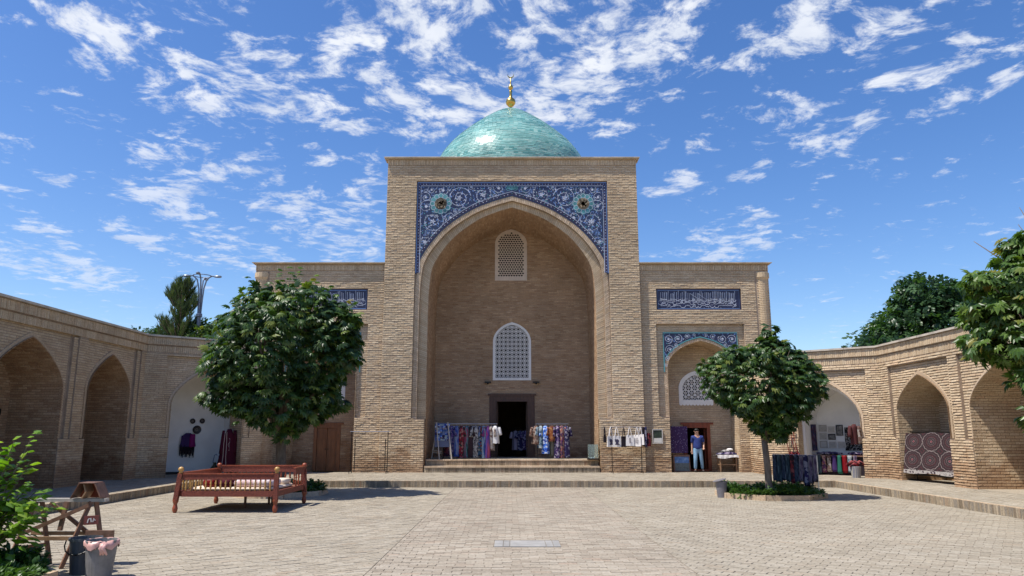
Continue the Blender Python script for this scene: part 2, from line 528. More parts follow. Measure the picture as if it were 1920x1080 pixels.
class Bricks:
    """collects the bricks of one owner, makes the 300 that show largest single parts, the rest one part"""
    def __init__(s, parent, name='brick', limit=300):
        s.parent, s.name, s.limit, s.items = parent, name, limit, []

    def add(s, F, quad, T, mt, full=None, jit=.004, ero=0.0):
        s.items.append((F, quad, T, mt, full, jit, ero))

    def rows(s, F, v0, v1, iv, L, H, joint, mt, T=.014, Tj=.006, jit=.004, vert=.010, ero=0.0):
        k, v = 0, v0
        rs = random
        while v < v1 - .01:
            vb = min(v + H - joint, v1)
            A, B = iv(v + .002), iv(vb - .002)
            if len(A) != len(B):
                A = B = iv((v + vb) / 2)
            for (a0, a1), (b0, b1) in zip(A, B):
                u0, u1 = min(a0, b0), max(a1, b1)
                if u1 - u0 < .02:
                    continue
                off = (k % 2) * L / 2 + rs.uniform(-.03, .03)
                n0 = math.floor((u0 - off) / L)
                n1 = math.ceil((u1 - off) / L)
                for n in range(n0, n1):
                    ua, ub = off + n * L + vert / 2, off + (n + 1) * L - vert / 2
                    la, lb = max(ua, a0), max(ua, b0)
                    ra, rb = min(ub, a1), min(ub, b1)
                    if ra - la < .015 or rb - lb < .015:
                        continue
                    full = la == ua and lb == ua and ra == ub and rb == ub and abs(vb - v - H + joint) < 1e-6
                    t = T + rs.uniform(-Tj, Tj)
                    s.add(F, [(la, v), (ra, v), (rb, vb), (lb, vb)], t, mt, full, jit, ero)
            v += H
            k += 1

    def finish(s, stuff_name='brickwork'):
        score = []
        for i, (F, q, T, mt, full, jit, ero) in enumerate(s.items):
            if full:
                c = F(sum(p[0] for p in q) / len(q), sum(p[1] for p in q) / len(q), T)
                pr = proj(c)
                if pr and -5 < pr[0] < 1925 and -5 < pr[1] < 1085:
                    vd = Vector((0, 0, EYE)) - c
                    f = vd.normalized().dot(F.N)
                    if f > .02:
                        score.append((f / pr[2] ** 2, i))
        score.sort(reverse=True)
        solo = set(i for _, i in score[:s.limit])
        o0 = org(s.parent)
        groups = {}
        for i, (F, q, T, mt, full, jit, ero) in enumerate(s.items):
            if i in solo:
                L, H = q[1][0] - q[0][0], q[2][1] - q[1][1]
                me = unit_brick(L, H, T, mt, random.randrange(5), jit, ero)
                Mx, loc = F.mat((q[0][0] + q[1][0]) / 2, (q[0][1] + q[2][1]) / 2, 0)
                o = link(s.name, me, s.parent)
                Mx.translation = loc - o0
                o.matrix_basis = Mx
            else:
                brick_faces(groups.setdefault(mt.name, (MB(), mt))[0], q, T, F, jit, random, None, ero)
        for mb, mt in groups.values():
            mb.build(stuff_name, mt, s.parent, kind='stuff')


def clip_poly(poly, x0, x1, y0, y1):
    for ax, lim, sg in ((0, x0, 1), (0, x1, -1), (1, y0, 1), (1, y1, -1)):
        out = []
        for i in range(len(poly)):
            a, b = poly[i - 1], poly[i]
            da, db = (a[ax] - lim) * sg, (b[ax] - lim) * sg
            if (da >= 0) != (db >= 0):
                t = da / (da - db)
                out.append((a[0] + (b[0] - a[0]) * t, a[1] + (b[1] - a[1]) * t))
            if db >= 0:
                out.append(b)
        poly = out
        if not poly:
            break
    return poly


# ------------------------------------------------------------------ pointed arches
PRO = [(1, 0), (.988, .256), (.936, .459), (.721, .695), (.445, .862), (.224, .943), (0, 1)]   # portal arch, half
ARC = [(1, 0), (.965, .14), (.87, .32), (.66, .56), (.40, .77), (.18, .91), (0, 1)]
ARW = [(1, 0), (.985, .14), (.93, .32), (.80, .53), (.58, .74), (.30, .905), (0, 1)]


def smooth(pts, n):
    out = []
    k = len(pts)
    for i in range(k - 1):
        p0 = pts[i - 1] if i else (2 * pts[0][0] - pts[1][0], 2 * pts[0][1] - pts[1][1])
        p1, p2 = pts[i], pts[i + 1]
        p3 = pts[i + 2] if i + 2 < k else (2 * p2[0] - p1[0], 2 * p2[1] - p1[1])
        for j in range(n):
            t = j / n
            out.append(tuple(.5 * ((2 * p1[a]) + (-p0[a] + p2[a]) * t + (2 * p0[a] - 5 * p1[a] + 4 * p2[a] - p3[a]) * t * t + (-p0[a] + 3 * p1[a] - 3 * p2[a] + p3[a]) * t ** 3) for a in (0, 1)))
    out.append(pts[-1])
    return out


class Arch:
    def __init__(s, uc, hw, vs, va, prof=ARC, n=5):
        s.uc, s.hw, s.vs, s.va = uc, hw, vs, va
        s.h = [(x * hw, vs + y * (va - vs)) for x, y in smooth(prof, n)]      # right half, spring to apex
        s.zv = [p[1] for p in s.h]
        s.xv = [p[0] for p in s.h]

    def half(s, v):
        if v <= s.vs:
            return s.hw
        if v >= s.va:
            return None
        return float(np.interp(v, s.zv, s.xv))

    def path(s, v0):
        """open path from lower right over the apex to lower left"""
        P = [(s.uc + s.hw, v0)] if v0 < s.vs - 1e-6 else []
        P += [(s.uc + x, v) for x, v in s.h]
        P += [(s.uc - x, v) for x, v in reversed(s.h[:-1])]
        if v0 < s.vs - 1e-6:
            P += [(s.uc - s.hw, v0)]
        return P

    def resample(s, v0, n):
        P = s.path(v0)
        L = [0]
        for i in range(1, len(P)):
            L.append(L[-1] + math.dist(P[i], P[i - 1]))
        t = np.linspace(0, L[-1], n + 1)
        return list(zip(np.interp(t, L, [p[0] for p in P]), np.interp(t, L, [p[1] for p in P]))), L[-1]


def minus(spans, a, b):
    out = []
    for (x, y) in spans:
        if b <= x or a >= y:
            out.append((x, y))
        else:
            if a > x:
                out.append((x, a))
            if b < y:
                out.append((b, y))
    return out


def soffit(BK, mb, F, arch, v0, d0, d1, mt, step=.075, L=.27, T=.010, mi=0):
    """lining of an opening from depth d0 back to d1: backing sheet + bricks laid along the curve"""
    P, tot = arch.resample(v0, max(8, round((2 * (arch.va - v0) + arch.hw) / step)))
    Q = arch.path(v0)
    for i in range(len(Q) - 1):
        a, b = Q[i], Q[i + 1]
        mb.add([F(a[0], a[1], d0), F(a[0], a[1], d1), F(b[0], b[1], d1), F(b[0], b[1], d0)], [(0, 1, 2, 3)], None, mi, F.flip)
    for i in range(len(P) - 1):
        a, b = P[i], P[i + 1]
        A, Bv = F(a[0], a[1], 0), F(b[0], b[1], 0)
        Vd = (Bv - A)
        st = Vd.length
        if st < 1e-4:
            continue
        Vd.normalize()
        Ud = -F.N
        cen = F(arch.uc, (v0 + arch.vs) / 2, 0)
        Nn = Ud.cross(Vd)
        if Nn.dot(cen - A) < 0:
            Nn = -Nn
        G = Frame(A + F.N * d0, Ud, Vd, Nn)
        D = abs(d0 - d1)
        off = (i % 2) * L / 2
        u = -off
        while u < D:
            a0, a1 = max(0, u + .005), min(D, u + L - .005)
            if a1 - a0 > .02:
                BK.add(G, [(a0, .006), (a1, .006), (a1, st - .008), (a0, st - .008)], T + random.uniform(-.004, .004), mt, False, .003)
            u += L


def voussoirs(BK, F, A, B, v0, d, mt, step=.078, T=.012):
    """radial bricks on the face between two arches (outer A, inner B)"""
    n = round((2 * (A.va - v0) + A.hw * .8) / step)
    P, _ = A.resample(v0, n)
    Q, _ = B.resample(v0, n)
    G = Frame(F.O + F.N * d, F.U, F.V, F.N)
    for i in range(n):
        a0, a1, b0, b1 = P[i], P[i + 1], Q[i], Q[i + 1]
        lerp = lambda p, q, t: (p[0] + (q[0] - p[0]) * t, p[1] + (q[1] - p[1]) * t)
        q = [lerp(b0, b1, .06), lerp(a0, a1, .06), lerp(a0, a1, .90), lerp(b0, b1, .90)]
        BK.add(G, q, T + random.uniform(-.005, .005), mt, False, .003)


# ------------------------------------------------------------------ ground, courtyard, platform
PZ = 0.21                                     # platform height
CX0, CX1, CY0, CY1 = -10.55, 10.9, 3.0, 26.0  # sunken courtyard
g = MB()
g.bx(-600, 600, -200, 900, -0.6, -0.30)
g.build('ground', MT_GROUND, kind='structure')

court = MB()
court.bx(CX0, CX1, CY0, CY1, -0.25, -0.007)
courtyard = court.build('courtyard_paving', MT_JOINT, kind='structure')
FG = Frame((0, 0, -0.007), (1, 0, 0), (0, 1, 0), (0, 0, 1))
SX0, SX1 = -1.9, 2.4                          # straight-laid middle strip
bk = Bricks(courtyard)
SLAB = (-.29, .79, 12.62, 13.30)              # pale stone slab let into the strip
L, H, J = .262, .132, .009
v, k = 4.0, 0
while v < CY1:
    vb = min(v + H - J, CY1)
    off = (k % 2) * L / 2 + random.uniform(-.02, .02)
    for n in range(int((SX0 - off) / L) - 1, int((SX1 - off) / L) + 2):
        a, b = max(off + n * L + J / 2, SX0), min(off + (n + 1) * L - J / 2, SX1)
        if b - a < .03:
            continue
        if b > SLAB[0] - .005 and a < SLAB[1] + .005 and vb > SLAB[2] - .005 and v < SLAB[3] + .005:
            parts = [(a, min(b, SLAB[0] - .01)), (max(a, SLAB[1] + .01), b)]
        else:
            parts = [(a, b)]
        for (a_, b_) in parts:
            if b_ - a_ > .03:
                bk.add(FG, [(a_, v), (b_, v), (b_, vb), (a_, vb)], .007 + random.uniform(-.0025, .0025), MT_PAVER2, abs(b_ - a_ - L + J) < 1e-6 and vb - v > H - J - 1e-6, .002)
    v += H
    k += 1
for (x0, x1, ang) in ((CX0, SX0 - .012, 34), (SX1 + .012, CX1, -34)):
    ca, sa = math.cos(R(ang)), math.sin(R(ang))
    G = Frame((0, 0, -0.007), (ca, sa, 0), (-sa, ca, 0), (0, 0, 1))
    cs = [((x) * ca + (y) * sa, -(x) * sa + (y) * ca) for x in (x0, x1) for y in (4.0, CY1)]
    u0, u1 = min(c[0] for c in cs), max(c[0] for c in cs)
    v0, v1 = min(c[1] for c in cs), max(c[1] for c in cs)
    v, k = v0, 0
    while v < v1:
        off = u0 + (k % 2) * L / 2 + random.uniform(-.02, .02)
        n = 0
        while off + n * L < u1:
            a, b = off + n * L + J / 2, off + (n + 1) * L - J / 2
            n += 1
            q = [(a, v), (b, v), (b, v + H - J), (a, v + H - J)]
            wq = [(p[0] * ca - p[1] * sa, p[0] * sa + p[1] * ca) for p in q]
            if max(p[0] for p in wq) < x0 or min(p[0] for p in wq) > x1 or max(p[1] for p in wq) < 4 or min(p[1] for p in wq) > CY1:
                continue
            inside = all(x0 <= p[0] <= x1 and 4 <= p[1] <= CY1 for p in wq)
            t = .007 + random.uniform(-.0025, .0025)
            if inside:
                bk.add(G, q, t, MT_PAVER, True, .002)
            else:
                c = clip_poly(wq, x0, x1, 4.0, CY1)
                if len(c) >= 3:
                    bk.add(FG, c, t, MT_PAVER, False, .002)
        v += H
        k += 1
bk.finish('paving_bricks')

sl = MB()
for (a, b) in ((SLAB[0], SLAB[0] + .14), (SLAB[0] + .15, SLAB[0] + .25), (SLAB[0] + .26, SLAB[1] - .24), (SLAB[1] - .23, SLAB[1] - .12), (SLAB[1] - .11, SLAB[1])):
    sl.bx(a, b, SLAB[2], SLAB[3], -.010, .006)
MT_MARBLE = M('pale_grey_marble', (.315, .305, .285), .55, var=.12, noise=.2, nscale=4, coord='World')
sl.thing('stone_slab', MT_MARBLE, 'pale grey stone slab set flush into the middle strip of paving', 'stone slab')

pl = MB()
pl.bx(-17, CX0, 3.0, 32.0, -.3, PZ - .007)
pl.bx(CX1, 17, 3.0, 32.0, -.3, PZ - .007)
pl.bx(CX0, CX1, CY1, 32.0, -.3, PZ - .007)
platform = pl.build('platform_paving', MT_JOINT, kind='structure')
bk = Bricks(platform)
FP = Frame((0, 0, PZ - .007), (1, 0, 0), (0, 1, 0), (0, 0, 1))
FPy = Frame((0, 0, PZ - .007), (0, 1, 0), (-1, 0, 0), (0, 0, 1))
bk.rows(FP, CY1 + .06, 31.6, lambda v: [(-13.4, 13.4)], .262, .132, .009, MT_PAVER, .007, .0025, .002)
bk.rows(FPy, 10.62, 13.4, lambda v: [(6.0, CY1 + .05)], .262, .132, .009, MT_PAVER, .007, .0025, .002)
bk.rows(FPy, -13.4, -10.98, lambda v: [(6.0, CY1 + .05)], .262, .132, .009, MT_PAVER, .007, .0025, .002)
bk.finish('paving_bricks')

kb = MB()
kb.bx(CX0 - .06, CX0 - .008, 3.0, CY1, -.2, PZ - .006)
kb.bx(CX1 + .008, CX1 + .06, 3.0, CY1, -.2, PZ - .006)
kb.bx(CX0 - .06, CX1 + .06, CY1 + .008, CY1 + .06, -.2, PZ - .006)
kerb = kb.build('kerb', MT_JOINT, kind='structure')
bk = Bricks(kerb)


def kerb_run(F, length):
    """soldier bricks on edge along a kerb, each a little proud and uneven"""
    u = 0.0
    while u < length - .03:
        w = .066
        t = .010 + random.uniform(-.005, .005)
        bk.add(F, [(u, 0.0), (u + w, 0.0), (u + w, PZ + .008), (u, PZ + .008)], t, MT_KERB, True, .003)
        u += w + .009


kerb_run(Frame((CX0, CY1 + .008, -.004), (1, 0, 0), (0, 0, 1), (0, -1, 0)), CX1 - CX0)
kerb_run(Frame((CX0 - .008, 6.0, -.004), (0, 1, 0), (0, 0, 1), (1, 0, 0)), CY1 - 6.0)
kerb_run(Frame((CX1 + .008, CY1, -.004), (0, -1, 0), (0, 0, 1), (-1, 0, 0)), CY1 - 6.0)
bk.finish('kerb_bricks')
kt = MB()
for (x0, x1, y0, y1) in ((CX0 - .062, CX0 - .002, 6, CY1), (CX1 + .002, CX1 + .062, 6, CY1)):
    y = y0
    while y < y1:
        kt.bx(x0, x1, y, y + .066, PZ - .02, PZ + .012)
        y += .075
x = CX0 - .06
while x < CX1 + .06:
    kt.bx(x, x + .066, CY1 + .002, CY1 + .062, PZ - .02, PZ + .012)
    x += .075
kt.build('kerb_top_bricks', MT_TRIM, kerb, kind='stuff')

# ------------------------------------------------------------------ mausoleum
mau = root('mausoleum', (0, 31.5, PZ), 'tall brick mausoleum with a turquoise dome and a blue tiled pointed portal', 'mausoleum')
YP, YW, YB = 31.5, 31.66, 35.2
PW, PT = 5.5, 13.74                           # portal half width, top
WX, WT = 11.1, 9.0                            # wing half width, top
FLOOR = .72
FM = Frame((0, YP, 0), (1, 0, 0), (0, 0, 1), (0, -1, 0))
bk = Bricks(mau)
wall = MB()                                   # mortar bed the bricks sit on
A_out = Arch(0, 4.19, 7.0, 12.07, PRO, 7)
A_mid = Arch(0, 3.98, 7.0, 11.86, PRO, 7)
A_in = Arch(0, 3.62, 6.9, 11.60, PRO, 7)
PLZ = 2.38
hole = [(-3.66, 0), (-3.66, PLZ), (-4.2, PLZ), (-4.2, 12.72), (4.2, 12.72), (4.2, PLZ), (3.66, PLZ), (3.66, 0)]
wall.poly(FM, [(-PW, 0)] + hole + [(PW, 0), (PW, PT), (-PW, PT)], (), 0, -.12)


def iv_portal(v):
    s = [(-PW, PW)]
    if v < PLZ:
        return minus(s, -3.66, 3.66)
    if v < 12.72:
        return minus(s, -4.2, 4.2)
    return s


BH = .0765
bk.rows(FM, PZ, PT - .28, iv_portal, .27, BH, .021, MT_BRICK, .017, .005, .007, .003, .008)
bk.rows(FM, PT - .27, PT - .02, lambda v: [(-PW, PW)], .075, .25, .012, MT_BRICK, .018, .006, .004)
# recess plane: narrow strip and light rim band around the arch
FR = Frame((0, YP + .09, 0), (1, 0, 0), (0, 0, 1), (0, -1, 0))
wall.poly(FR, [(-4.2, PLZ)] + list(reversed(A_out.path(PLZ))) + [(4.2, PLZ), (4.2, 12.72), (-4.2, 12.72)], (), -.004, None)
rim = list(reversed(A_out.path(PLZ)))
rin = A_mid.path(PLZ)
wall.poly(FR, [(-4.19, PLZ), ] + [p for p in rim if p[1] > PLZ] + [(4.19, PLZ)] + [p for p in rin], (), .012, -.2)
voussoirs(bk, FR, A_out, A_mid, PLZ + .01, .012, MT_TRIM, .078, .012)
# second order of radial bricks, set back
wall.poly(FR, [(-3.98, PLZ)] + [p for p in reversed(A_mid.path(PLZ)) if p[1] > PLZ] + [(3.98, PLZ)] + A_in.path(PLZ), (), -.15, -.2)
voussoirs(bk, FR, A_mid, A_in, PLZ + .01, -.15, MT_BRICK, .080, .014)
# vault and jambs of the iwan
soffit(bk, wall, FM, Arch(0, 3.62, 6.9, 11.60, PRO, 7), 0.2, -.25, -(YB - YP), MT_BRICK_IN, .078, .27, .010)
for sg in (-1, 1):                            # plinth reveals
    wall.add([(sg * 3.655, YP + .001, PZ), (sg * 3.655, YP + .26, PZ), (sg * 3.655, YP + .26, PLZ), (sg * 3.655, YP + .001, PLZ)], [(0, 1, 2, 3)])
    G = Frame((sg * 3.655, YP, 0), (0, 1, 0), (0, 0, 1), (-sg, 0, 0))
    bk.rows(G, PZ, PLZ, lambda v: [(0.0, .26)], .27, BH, .021, MT_BRICK, .012, .005, .004)
    wall.bx(sg * 3.66, sg * 4.2, YP + .002, YP + .11, PLZ - .03, PLZ - .001)
# back wall with door and two lattice windows
FBk = Frame((0, YB, 0), (1, 0, 0), (0, 0, 1), (0, -1, 0))
W1 = Arch(-.05, .77, 10.85, 11.55, ARW, 4)
W2 = Arch(0, .90, 6.05, 6.98, ARW, 4)
w1h = [(W1.uc - .77, 9.0)] + [p for p in reversed(W1.path(9.0))][1:-1] + [(W1.uc + .77, 9.0)]
w2h = [(-.90, 4.23)] + [p for p in reversed(W2.path(4.23))][1:-1] + [(.90, 4.23)]
wall.poly(FBk, [(-3.9, .3), (-1.05, .3), (-1.05, 3.51), (1.05, 3.51), (1.05, .3), (3.9, .3), (3.9, 12.3), (-3.9, 12.3)], [w1h, w2h], 0, -.5)
big = Arch(0, 3.62, 6.9, 11.60, PRO, 7)


def iv_back(v):
    h = big.half(v)
    if h is None or h < .05:
        return []
    s = [(-h, h)]
    if v < 3.51:
        s = minus(s, -1.05, 1.05)
    if 4.23 < v < 6.98:
        q = W2.half(v)
        s = minus(s, -q, q) if q else s
    if 9.0 < v < 11.55:
        q = W1.half(v)
        s = minus(s, W1.uc - q, W1.uc + q) if q else s
    return s


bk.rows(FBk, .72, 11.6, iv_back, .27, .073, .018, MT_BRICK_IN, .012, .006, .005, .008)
W2o = Arch(0, 1.08, 6.0, 7.2, ARW, 4)
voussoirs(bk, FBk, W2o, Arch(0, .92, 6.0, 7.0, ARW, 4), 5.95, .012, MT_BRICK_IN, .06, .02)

# wings
NZ_S, NZ_A = 4.2, 5.67
for sg in (-1, 1):
    F = Frame((0, YW, 0), (sg, 0, 0), (0, 0, 1), (0, -1, 0))
    nic = Arch(8.04, 1.45, NZ_S, NZ_A, PRO, 5)
    nic2 = Arch(8.04, 1.58, NZ_S, NZ_A + .13, PRO, 5)
    ins = [(6.22, 6.99), (9.88, 6.99), (9.88, 7.93), (6.22, 7.93)]
    wall.poly(F, [(PW - .02, 0), (6.585, 0), (6.585, 2.44), (6.16, 2.44), (6.16, 6.38), (9.92, 6.38), (9.92, 2.44), (9.495, 2.44), (9.495, 0), (WX, 0), (WX, WT), (PW - .02, WT)], [ins], 0, -.16)

    def iv_w(v):
        s = [(PW, WX)]
        if v < 2.44:
            s = minus(s, 6.585, 9.495)
        elif v < 6.38:
            s = minus(s, 6.16, 9.92)
        elif 6.99 < v < 7.93:
            s = minus(s, 6.22, 9.88)
        if v > 5.0:
            s = minus(s, 10.50, 10.58)
        return s
    bk.rows(F, PZ, WT - .30, iv_w, .27, BH, .023, MT_BRICK, .016, .005, .007, .003, .008)
    bk.rows(F, WT - .28, WT - .03, lambda v: [(PW, WX)], .075, .25, .012, MT_BRICK, .03, .006, .004)
    F2 = Frame((0, YW + .12, 0), (sg, 0, 0), (0, 0, 1), (0, -1, 0))
    pan = [(6.46, 4.3), (6.46, 6.02), (9.62, 6.02), (9.62, 4.3)]
    out2 = [(6.16, 2.40)] + [(8.04 - 1.58, 2.40)] + [p for p in reversed(nic2.path(2.40))][1:-1] + [(8.04 + 1.58, 2.40), (9.92, 2.40), (9.92, 6.38), (6.16, 6.38)]
    wall.poly(F2, out2, (), 0, -.02)

    def iv_w2(v):
        s = [(6.16, 9.92)]
        q = nic2.half(v)
        if v < 4.3:
            return minus(s, 8.04 - q, 8.04 + q)
        if v < 6.02:
            return minus(s, 6.46, 9.62)
        return s
    bk.rows(F2, 2.44, 6.38, iv_w2, .27, BH, .021, MT_BRICK, .014, .005, .006, .003, .007)
    # rim of the niche
    rimo = [(8.04 - 1.58, 2.44)] + [p for p in reversed(nic2.path(2.44))][1:-1] + [(8.04 + 1.58, 2.44)]
    wall.poly(F2, rimo + nic.path(2.44), (), .010, -.2)
    voussoirs(bk, F2, nic2, nic, 2.46, .012, MT_TRIM, .075, .012)
    # niche lining and back wall
    lin = Arch(8.04, 1.45, NZ_S, NZ_A, PRO, 5)
    soffit(bk, wall, F, lin, .2, -.02, -1.3, MT_BRICK, .0765, .27, .012)
    wall.add([F(6.585, PZ, -.001), F(6.585, PZ, -.14), F(6.585, 2.43, -.14), F(6.585, 2.43, -.001)], [(0, 1, 2, 3)])
    wall.add([F(9.495, PZ, -.001), F(9.495, PZ, -.14), F(9.495, 2.43, -.14), F(9.495, 2.43, -.001)], [(0, 1, 2, 3)])
    F3 = Frame((0, YW + 1.3, 0), (sg, 0, 0), (0, 0, 1), (0, -1, 0))
    wn = Arch(8.04, .74, 3.72, 4.48, ARW, 4)
    wh = [(8.04 - .74, 3.05)] + [p for p in reversed(wn.path(3.05))][1:-1] + [(8.04 + .74, 3.05)]
    D0, D1 = (7.42, 8.58)
    wall.poly(F3, [(6.5, 0), (D0, 0), (D0, 2.16), (D1, 2.16), (D1, 0), (9.6, 0), (9.6, 5.8), (6.5, 5.8)], [wh], 0, -.4)

    def iv_n(v):
        h = lin.half(v)
        if not h:
            return []
        s = [(8.04 - h, 8.04 + h)]
        if v < 2.16:
            s = minus(s, D0, D1)
        if 3.05 < v < 4.48:
            q = wn.half(v)
            s = minus(s, 8.04 - q, 8.04 + q) if q else s
        return s
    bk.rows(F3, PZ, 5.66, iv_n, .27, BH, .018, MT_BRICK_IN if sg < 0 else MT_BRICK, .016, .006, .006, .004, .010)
    # engaged corner shaft with a small capital
    cs = MB()
    z = PZ
    prof = []
    while z < 8.30:
        prof += [(.262, z), (.275, z + .008), (.275, z + .055), (.262, z + .063)]
        z += .0765
    prof += [(.27, 8.30), (.34, 8.42), (.34, 8.62)]
    cs.lathe(prof, (sg * 10.84, YW + .17, 0), 18)
    cs.build('corner_shaft', MT_BRICK, mau)
    # cornice and flashing
    cn = MB()
    cn.bx(sg * PW, sg * (WX + .09), YW - .10, YW + .4, WT - .012, WT + .035)
    cn.build('wing_cornice', MT_BRICK, mau)
    cn = MB()
    for i in range(6):
        x0 = PW + (WX - PW + .16) * i / 6
        x1 = PW + (WX - PW + .16) * (i + 1) / 6 - .006
        cn.bx(sg * x0, sg * x1, YW - .17 + random.uniform(-.008, .008), YW + .5, WT + .038, WT + .062)
    cn.build('wing_flashing', MT_TIN, mau)

# solid bodies behind the fronts (closed, so the rooms behind the openings are dark)
body = MB()
body.bx(-WX, -6.0, 45.8, 46.2, 0, WT)
body.bx(-6.0, 6.0, 45.8, 46.2, 0, WT)
body.bx(6.0, WX, 45.8, 46.2, 0, WT)
for sg in (-1, 1):
    body.bx(sg * WX, sg * (WX - .4), YW + .18, 45.8, 0, WT - .02)
    body.bx(sg * (PW - .3), sg * PW, YP + .13, 36.2, 0, PT - .02)      # portal flanks
    body.bx(sg * (PW - .1), sg * WX, YW + .18, 45.8, WT - .25, WT - .015)
    body.bx(sg * 3.95, sg * (PW - .31), YB + .02, YB + .5, .2, PT - .3)
    # ceiling and sides behind the niche
    body.bx(sg * 6.0, sg * 10.6, YW + 1.75, YW + 5.5, 5.9, 6.1)
body.bx(-PW + .31, PW - .31, YP + .14, 36.2, PT - .25, PT - .02)
body.bx(-PW + .31, PW - .31, 35.8, 36.2, 9.0, PT - .26)
body.bx(-PW, PW, 36.21, 45.8, WT - .25, WT - .01)
body.bx(-5.4, 5.4, 36.4, 45.6, WT, 14.0)                               # square base of the dome
body.bx(-WX, WX, YW + 1.8, 45.8, .1, .2)
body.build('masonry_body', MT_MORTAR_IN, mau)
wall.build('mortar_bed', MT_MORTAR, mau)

# portal cornice
cn = MB()
cn.bx(-PW - .08, PW + .08, YP - .09, YP + .6, PT - .012, PT + .03)
cn.build('portal_cornice', MT_BRICK, mau)
cn = MB()
for i in range(9):
    x0 = -PW - .16 + (2 * PW + .32) * i / 9
    cn.bx(x0, x0 + (2 * PW + .32) / 9 - .008, YP - .16 + random.uniform(-.012, .012), YP + .6, PT + .034 + random.uniform(0, .006), PT + .075)
cn.build('portal_flashing', MT_TIN, mau)

# steps and floor of the iwan
st = MB()
st.bx(-3.61, 3.61, YP - .01, YP + .5, PZ - .05, .455)
st.bx(-3.60, 3.60, YP + .40, YB + .3, PZ - .05, FLOOR - .012)
steps = st.build('steps', MT_JOINT, mau)
F = Frame((0, YP - .01, 0), (1, 0, 0), (0, 0, 1), (0, -1, 0))
bk.rows(F, PZ, .40, lambda v: [(-3.60, 3.60)], .075, .19, .010, MT_KERB, .010, .005, .004)
F = Frame((0, YP + .40, 0), (1, 0, 0), (0, 0, 1), (0, -1, 0))
bk.rows(F, .462, .665, lambda v: [(-3.58, 3.58)], .075, .203, .010, MT_KERB, .010, .005, .004)
tr = MB()
x = -3.60
while x < 3.58:
    tr.bx(x, min(x + .255, 3.60), YP - .04, YP + .39, .40, .468)
    x += .262
x = -3.59
while x < 3.58:
    tr.bx(x, min(x + .255, 3.59), YP + .37, YP + .62, .668, FLOOR)
    x += .262
tr.build('step_treads', MT_TRIM, steps, kind='stuff')
FF = Frame((0, 0, FLOOR - .012), (1, 0, 0), (0, 1, 0), (0, 0, 1))
bk.rows(FF, YP + .63, YB, lambda v: [(-3.6, 3.6)], .262, .132, .009, MT_PAVER, .012, .002, .002)
bk.finish('brickwork')

# ---- lattice windows


